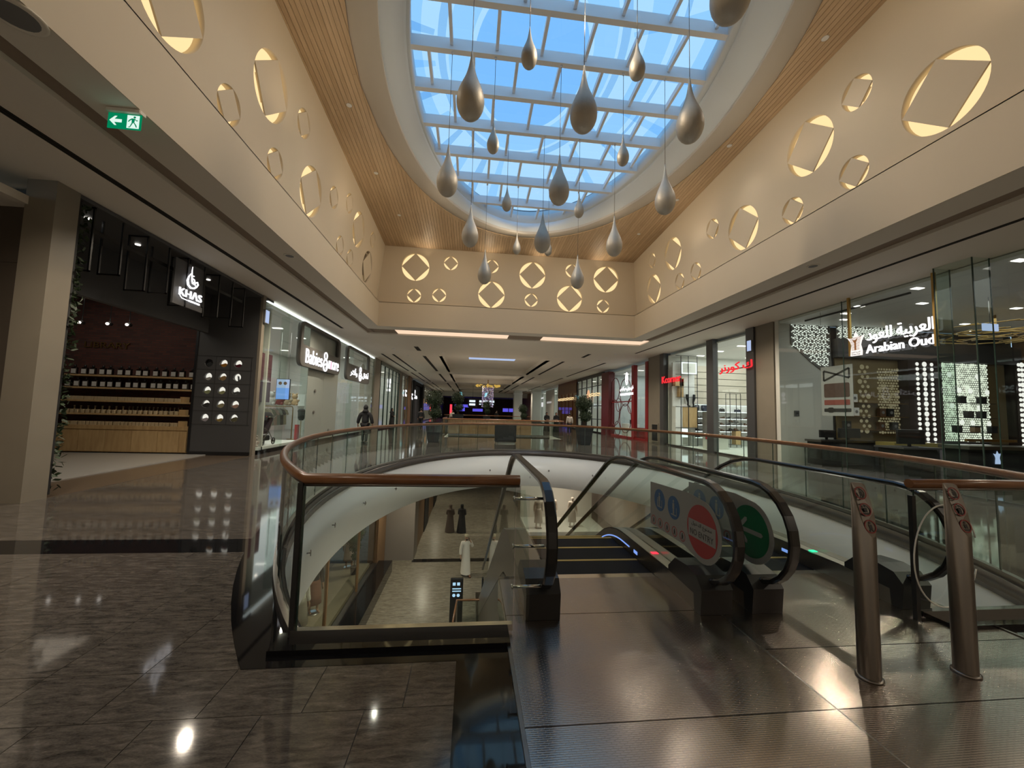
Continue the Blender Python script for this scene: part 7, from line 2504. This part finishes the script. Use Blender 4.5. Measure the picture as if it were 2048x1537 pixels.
obj('hanger', MB().cyl((0.2, 58.05, 3.5), (0.2, 58.05, 5.6), 0.02, n=6).cyl((2.4, 58.05, 3.5), (2.4, 58.05, 5.6), 0.02, n=6), M['black'], wf, 'stuff')
for i, x in enumerate((-1.9, 2.6)):
    t = thing('cyan_sign', 'small cyan lit sign hanging before the far beam, %s of two' % ('left' if i == 0 else 'right'), 'sign', (x, 70, 4.4), 'cyan signs')
    obj('face', MB().prism([(x - 0.25, 5.0), (x + 0.1, 5.0), (x + 0.3, 4.3), (x - 0.05, 4.3)] if i == 0 else [(x + 0.4, 5.1), (x - 0.1, 5.0), (x - 0.3, 4.2), (x + 0.1, 4.3)], lambda u, v, w: (u, 70 + w, v), 0, 0.1), glow('cyan sign %d' % i, (0.3, 0.9, 1.0), 1.0), t)
    obj('hanger', MB().cyl((x, 70.05, 4.9), (x, 70.05, 5.35), 0.02, n=6), M['black'], t)
for i, (x, y) in enumerate(((8.0, 66.0), (10.2, 60.0))):
    t = thing('far_column', 'pale square column far down the corridor, %s on the right' % ORD[i], 'column', (x, y, 0), 'far columns')
    obj('shaft', MB().cbox(x - 0.7, x + 0.7, y - 0.7, y + 0.7, 0, ZC, 0.03), M['offwhite'], t)
    obj('base', MB().box(x - 0.75, x + 0.75, y - 0.75, y + 0.75, 0, 0.3), M['steel_dark'], t)
    obj('cap', MB().box(x - 0.78, x + 0.78, y - 0.78, y + 0.78, 4.7, 4.85), M['white'], t)

# ceiling downlights
dl_n = 0
def downlight(x, y, z, label, group, r=0.07):
    t = thing('downlight', label, 'downlight', (x, y, z), group)
    obj('ring', MB().lathe([(r, -0.012), (r + 0.02, -0.01), (r + 0.025, 0.0), (r, 0.0)], (x, y, z), 14), M['white'], t)
    obj('lens', MB().lathe([(0.0, -0.006), (r, -0.006), (r, 0.01)], (x, y, z), 14), M['lamp_white'], t)
for side, xs_ in (('left', (-4.8, -4.37)), ('right', (8.57, 7.64))):
    for i, y in enumerate((22.2, 23.75, 25.1)):
        downlight(xs_[0], y, ZC, 'round downlight over the %s walkway before the first coffer, %s from the light well' % (side, ORD[i]), 'front downlights')
    for i, y in enumerate([26.5 + 1.45 * k for k in range(8)]):
        downlight(xs_[1], y, ZC, 'round downlight beside the first coffer on the %s, %s from the light well' % (side, ORD[i]), 'first coffer downlights')
    for i, y in enumerate([40.0 + 1.5 * k for k in range(7)]):
        downlight(xs_[1], y, ZC, 'round downlight beside the second coffer on the %s, %s from the near end' % (side, ORD[i]), 'second coffer downlights')
    for i, y in enumerate([53.0 + 2 * k for k in range(5)]):
        downlight(xs_[1], y, ZC, 'round downlight beside the third coffer on the %s, %s from the near end' % (side, ORD[i]), 'third coffer downlights', 0.09)
for i, x in enumerate((-1.9, 0.4, 2.0, 3.6, 5.4)):
    downlight(x, 24.4, ZC, 'round downlight across the ceiling before the first coffer, %s from left' % ORD[i], 'cross row downlights')
for i, x in enumerate((-1.0, 4.2)):
    downlight(x, 28.5, ZC + 0.45, 'round downlight inside the first coffer on the %s' % ('left' if i == 0 else 'right'), 'coffer downlights')
for i, (x, y) in enumerate(((-1.6, 42.5), (0.4, 43), (1.8, 42), (3.3, 43), (4.2, 42.5))):
    downlight(x, y, ZC + 0.45, 'round downlight inside the second coffer, %s from left' % ORD[i], 'second coffer inner downlights', 0.1)
# speaker grilles and detectors
for i, (x, y, lab) in enumerate(((-4.45, 3.87, 'round grey speaker grille in the left ceiling nearest the camera'), (7.95, 8.05, 'round grey detector in the right ceiling band'), (-4.52, 9.6, 'small round detector in the left ceiling band'))):
    t = thing('ceiling_speaker', lab, 'speaker', (x, y, ZC), 'ceiling grilles')
    r = 0.2 if i == 0 else 0.11
    obj('rim', MB().lathe([(r, -0.015), (r + 0.02, -0.01), (r + 0.02, 0.0), (r, 0)], (x, y, ZC), 20), M['soffit'], t)
    obj('grille', MB().lathe([(0, -0.02), (r * 0.8, -0.016), (r, -0.01)], (x, y, ZC), 20), M['grey_mid'], t)
# emergency exit sign
es = thing('exit_sign', 'green lit exit sign with a running figure under the left ceiling', 'exit sign', (-4.4, 5.0, ZC))
obj('mount', MB().cbox(-4.64, -4.24, 5.0, 5.1, ZC - 0.05, ZC, 0.01), M['soffit'], es)
fn = Fmap(5.04, -4.44, ZC - 0.15)
obj('plate', MB().prism(rect(-0.19, 0.19, -0.1, 0.1), fn, -0.01, 0.0), M['exit_green'], es)
mb = MB().prism([(-0.17, 0.0), (-0.11, 0.06), (-0.085, 0.06), (-0.115, 0.02), (-0.03, 0.02), (-0.03, -0.02), (-0.115, -0.02), (-0.085, -0.06), (-0.11, -0.06)], fn, 0.0, 0.003)
obj('arrow', mb, M['exit_white'], es)
obj('door', MB().prism(rect(0.03, 0.17, -0.085, 0.085), fn, 0.0, 0.002), M['exit_white'], es)
mb = MB().prism(circle(0.115, 0.06, 0.014, 10), fn, 0.002, 0.004)
mb.prism([(0.085, 0.045), (0.12, 0.042), (0.115, -0.01), (0.085, -0.01)], fn, 0.002, 0.004)
mb.prism([(0.09, -0.005), (0.105, -0.005), (0.07, -0.075), (0.05, -0.075), (0.052, -0.068), (0.066, -0.066)], fn, 0.002, 0.004)
mb.prism([(0.1, -0.005), (0.116, -0.008), (0.14, -0.04), (0.15, -0.07), (0.138, -0.07), (0.125, -0.04)], fn, 0.002, 0.004)
mb.prism([(0.085, 0.045), (0.09, 0.03), (0.065, 0.015), (0.05, -0.005), (0.042, 0.0), (0.057, 0.025)], fn, 0.002, 0.004)
mb.prism([(0.12, 0.042), (0.118, 0.03), (0.14, 0.01), (0.155, 0.018), (0.152, 0.026), (0.14, 0.022)], fn, 0.002, 0.004)
obj('running_figure', mb, M['exit_green'], es)

# ------------------------------------------------------------------ lower floor, seen through the opening
struct(obj('wall_lower_left', MB().box(-8.0, -7.9, -4, 19.5, ZL, -1.45), M['pink_white']))
struct(obj('wall_lower_left_sill', MB().box(-4.0, -3.3, 9.0, 18.3, ZL, ZL + 0.5), M['black_granite']))
struct(obj('floor_lower_display', MB().box(-7.9, -4.0, 9.0, 18.3, ZL, ZL + 0.5), plain('dull timber display floor', (0.20, 0.155, 0.10), 0.5)))
struct(obj('wall_lower_back', MB().box(-14, 18, 58, 58.2, ZL, -1.45), M['walnut']))
struct(obj('wall_lower_near', MB().box(-14, 18, 5.0, 5.1, ZL, -1.45), M['grey_mid']))
struct(obj('wall_lower_pier', MB().box(-4.2, -2.55, 19.6, 20.9, ZL, -1.45), plain('dull mauve stone', (0.22, 0.19, 0.17), 0.5)))
struct(obj('wall_lower_far', MB().box(-3.0, -2.6, 20.9, 58, ZL, -1.45), M['walnut']))
struct(obj('wall_lower_pier_2', MB().box(-4.3, -3.9, 17.9, 19.5, ZL, -1.45), M['walnut']))
struct(obj('wall_lower_right', MB().box(9.5, 9.6, -4, 58, ZL, -1.45), M['pink_white']))
for i, (x0, x1, y) in enumerate(((-2.61, -2.55, 24.0), (-2.61, -2.55, 30.0))):
    tag(obj('lower_doorway', MB().box(x0, x1, y, y + 2.2, ZL, ZL + 2.6), M['black_matt']), 'dark doorway on the lower floor left wall, %s from the pier' % ORD[i], 'doorway')
sw = thing('storefront', 'lower floor shop window with mannequins and a timber sill', 'storefront', (-4, 14, ZL))
for a, b in ((9.0, 12.0), (12.0, 15.2), (15.2, 17.9)):
    obj('glass_pane', MB().box(-4.0, -3.985, a + 0.01, b - 0.01, ZL + 0.5, -1.5), M['shopglass'], sw)
    obj('frame_post', MB().box(-4.04, -3.96, b - 0.04, b + 0.04, ZL + 0.5, -1.5), M['walnut'], sw)
obj('sill', MB().box(-4.1, -3.9, 9.0, 17.9, ZL + 0.5, ZL + 0.56), M['steel_dark'], sw)
obj('inner_ledge', MB().box(-5.6, -4.15, 9.4, 17.7, ZL + 0.5, ZL + 0.62), plain('pale timber ledge', (0.30, 0.24, 0.16), 0.5), sw)
def mannequin(x, y, z, rz, label, top, bottom, skinm, group='mannequins', s=1.0):
    t = thing('mannequin', label, 'mannequin', (0, 0, 0), group)
    J, E = standing(0.06)
    skin_body('figure', J, E, skinm, t)
    JJ, EE = pick(J, E, SLEEVE, 0.03)
    skin_body('top', JJ, EE, top, t)
    mb = MB().lathe([(0.24, 0.3), (0.22, 0.6), (0.18, 0.95), (0.16, 1.05)], (0, 0, 0), 18, True, 1, 0.8)
    obj('skirt', mb, bottom, None).parent = t
    obj('base_plate', MB().lathe([(0.2, 0.0), (0.2, 0.015), (0.0, 0.016)], (0, 0, 0), 18), M['steel'], None).parent = t
    return place(t, (x, y, z), rz, s)
M['stripe'] = plain('russet striped cloth', (0.22, 0.09, 0.06), 0.8)
M['mann_white'] = plain('glossy white mannequin', (0.66, 0.60, 0.52), 0.4)
mannequin(-4.9, 13.6, ZL + 0.62, 0.8, 'mannequin in a dark top and russet skirt in the lower shop window', M['jacket'], M['stripe'], M['skin'])
mannequin(-4.8, 12.3, ZL + 0.62, 1.0, 'mannequin in a cream patterned dress nearest in the lower shop window', M['thobe'], M['pillar'], M['skin'])
mannequin(-4.9, 17.3, ZL + 0.62, 0.5, 'pale mannequin in a cream dress behind the green topiary below', M['thobe'], M['pink_white'], M['skin'])
mannequin(4.4, 24.0, ZL + 0.2, 0.2, 'brightly lit white mannequin on the lower floor right of the escalators', M['mann_white'], M['mann_white'], M['mann_white'], s=1.15)
mannequin(5.4, 24.6, ZL + 0.2, -0.1, 'second lit white mannequin on the lower floor farther right', M['mann_white'], M['mann_white'], M['mann_white'], s=1.1)
mannequin(6.6, 24.2, ZL + 0.2, 0.1, 'third lit white mannequin on the lower floor at the right', M['mann_white'], M['mann_white'], M['mann_white'], s=1.1)
dp = tag(obj('display_podium', MB().box(3.6, 8.5, 23.2, 26.5, ZL, ZL + 0.2), M['offwhite']), 'pale podium under the lit white mannequins on the lower floor', 'podium')
struct(obj('wall_lower_display', MB().box(3.6, 8.6, 26.5, 26.7, ZL, -1.5), M['offwhite']))
vp = thing('potted_topiary', 'green heart shaped topiary in a dark pot in the lower shop window', 'plant', (-4.5, 16.6, ZL + 0.62), None)
obj('pot', MB().lathe([(0.12, 0), (0.15, 0.28), (0.15, 0.3)], (-4.5, 16.6, ZL + 0.62), 16), M['black'], vp)
mb = MB()
rg = random.Random(21)
for (c, r) in (((-4.5, 16.85, -3.5), 0.32), ((-4.5, 16.35, -3.62), 0.28), ((-4.5, 16.6, -4.0), 0.22), ((-4.5, 16.6, -4.4), 0.12)):
    mb.ball(c, r * 0.85, 10, 6)
    for i in range(160):
        d = Vector((rg.gauss(0, 1), rg.gauss(0, 1), rg.gauss(0, 1))).normalized()
        p = Vector(c) + d * r
        a = Vector((rg.gauss(0, 1), rg.gauss(0, 1), rg.gauss(0, 1))).normalized() * 0.05
        b_ = a.cross(d).normalized() * 0.03
        mb.add([p - a, p + b_, p + a, p - b_], [(0, 1, 2, 3)])
obj('foliage', mb, plain('green topiary leaf', (0.03, 0.09, 0.03), 0.6), vp, 'stuff')
obj('trunk', MB().cyl((-4.5, 16.6, ZL + 0.85), (-4.5, 16.6, -4.2), 0.02, n=6), M['bark'], vp)
# direction totems and the rail at the foot of the escalators
def totem(x0, x1, label, seed):
    t = thing('direction_totem', label, 'sign', ((x0 + x1) / 2, 13.9, ZL), 'direction totems below')
    obj('slab', MB().cbox(x0, x1, 13.85, 13.97, ZL, -4.19, 0.01), M['black'], t)
    mb = MB()
    f = Fmap(13.845, (x0 + x1) / 2, 0)
    for i, z in enumerate((-4.36, -4.52, -4.6, -4.74)):
        hh = (0.05, 0.018, 0.018, 0.04)[i]
        for c in ((-0.09, 0.06) if i in (0, 3) else (0.0,)):
            wd = 0.05 if i in (0, 3) else 0.15
            if i == 3:
                mb.prism(circle(c, z, 0.055, 12), f, 0, 0.003)
            else:
                mb.prism(rect(c - wd, c + wd, z - hh, z + hh), f, 0, 0.003)
    obj('lit_marks', mb, glow('pale blue marks %d' % seed, (0.5, 0.75, 1.0), 1.0), t, 'stuff')
totem(-0.5, -0.06, 'black direction totem with pale blue lit marks on the lower floor, left one', 0)
totem(0.58, 1.04, 'black direction totem with pale blue lit marks on the lower floor, right one', 1)
lr = thing('lower_balustrade', 'glass balustrade with timber rail at the foot of the escalators', 'railing', (0.2, 13.2, ZL))
obj('handrail', MB().tube([(-0.32, 11.8, ZL + 1.1), (-0.25, 13.2, ZL + 1.1), (0.85, 13.2, ZL + 1.1), (0.98, 11.8, ZL + 1.1)], 0.035, 8, up=(0, 0, 1)), M['rail_wood'], lr)
obj('glass_pane', MB().box(-0.25, 0.85, 13.19, 13.205, ZL + 0.03, ZL + 1.06), M['glass'], lr)
obj('post', MB().box(-0.27, -0.22, 13.17, 13.22, ZL, ZL + 1.08).box(0.82, 0.87, 13.17, 13.22, ZL, ZL + 1.08), M['steel'], lr, 'stuff')

# ------------------------------------------------------------------ tint sheets outside the roof light, added to deepen the sky's blue
def tint(name, col):
    m, nt, b = newmat(name)
    nt.nodes.remove(b)
    tr = nt.nodes.new('ShaderNodeBsdfTransparent')
    tr.inputs['Color'].default_value = (*col, 1)
    nt.links.new(tr.outputs[0], nt.nodes['Material Output'].inputs['Surface'])
    return m
M['tint_deep'] = tint('deep blue canopy glass', (0.50, 0.72, 0.97))
M['tint_light'] = tint('light blue canopy glass', (0.70, 0.85, 0.98))
M['tint_bar'] = tint('blue grey canopy bar', (0.60, 0.74, 0.86))
cp = thing('roof_canopy', 'blue tinted glass canopy with curved bands and ribs outside above the roof light', 'canopy', (1.9, 12, 13.4))
CXc, CYc, CZc = 1.6, 12.2, 13.4
def ringband(r0, r1, z, mat, name, a0=0, a1=360, ex=1.0, ey=1.5):
    mb = MB()
    n = 60
    vs = []
    for i in range(n + 1):
        a = radians(a0 + (a1 - a0) * i / n)
        for r in (r0, r1):
            vs.append((CXc + ex * r * cos(a), CYc + ey * r * sin(a), z))
    return obj(name, mb.add(vs, [(2 * i, 2 * i + 1, 2 * i + 3, 2 * i + 2) for i in range(n)], True), mat, cp)
ringband(0.0, 1.9, CZc, M['tint_deep'], 'dome_pane')  # tinted sheet in place of the deeper blue sky
ringband(2.05, 2.75, CZc, M['tint_light'], 'curved_band')
ringband(2.85, 3.1, CZc, M['tint_bar'], 'curved_band')
ringband(3.6, 4.3, CZc - 0.1, M['tint_light'], 'curved_band', 150, 390)
ringband(4.5, 4.62, CZc - 0.1, M['tint_bar'], 'curved_band', 150, 390)
ringband(5.3, 6.0, CZc - 0.2, M['tint_light'], 'curved_band', 160, 380)
for k in range(14):
    a = radians(100 + 13 * k) if k < 8 else radians(-20 + 16 * (k - 8))
    w0, w1 = (0.10, 0.45) if k < 8 else (0.08, 0.3)
    p0 = Vector((CXc + 3.2 * cos(a), CYc + 3.2 * 1.5 * sin(a), CZc - 0.05))
    p1 = Vector((CXc + 8.0 * cos(a), CYc + 8.0 * 1.5 * sin(a), CZc - 0.5))
    d = (p1 - p0).normalized()
    q = Vector((-d.y, d.x, 0))
    obj('rib', MB().add([p0 - q * w0, p0 + q * w0, p1 + q * w1, p1 - q * w1], [(0, 1, 2, 3)]), M['tint_bar'] if k % 2 else M['tint_light'], cp)
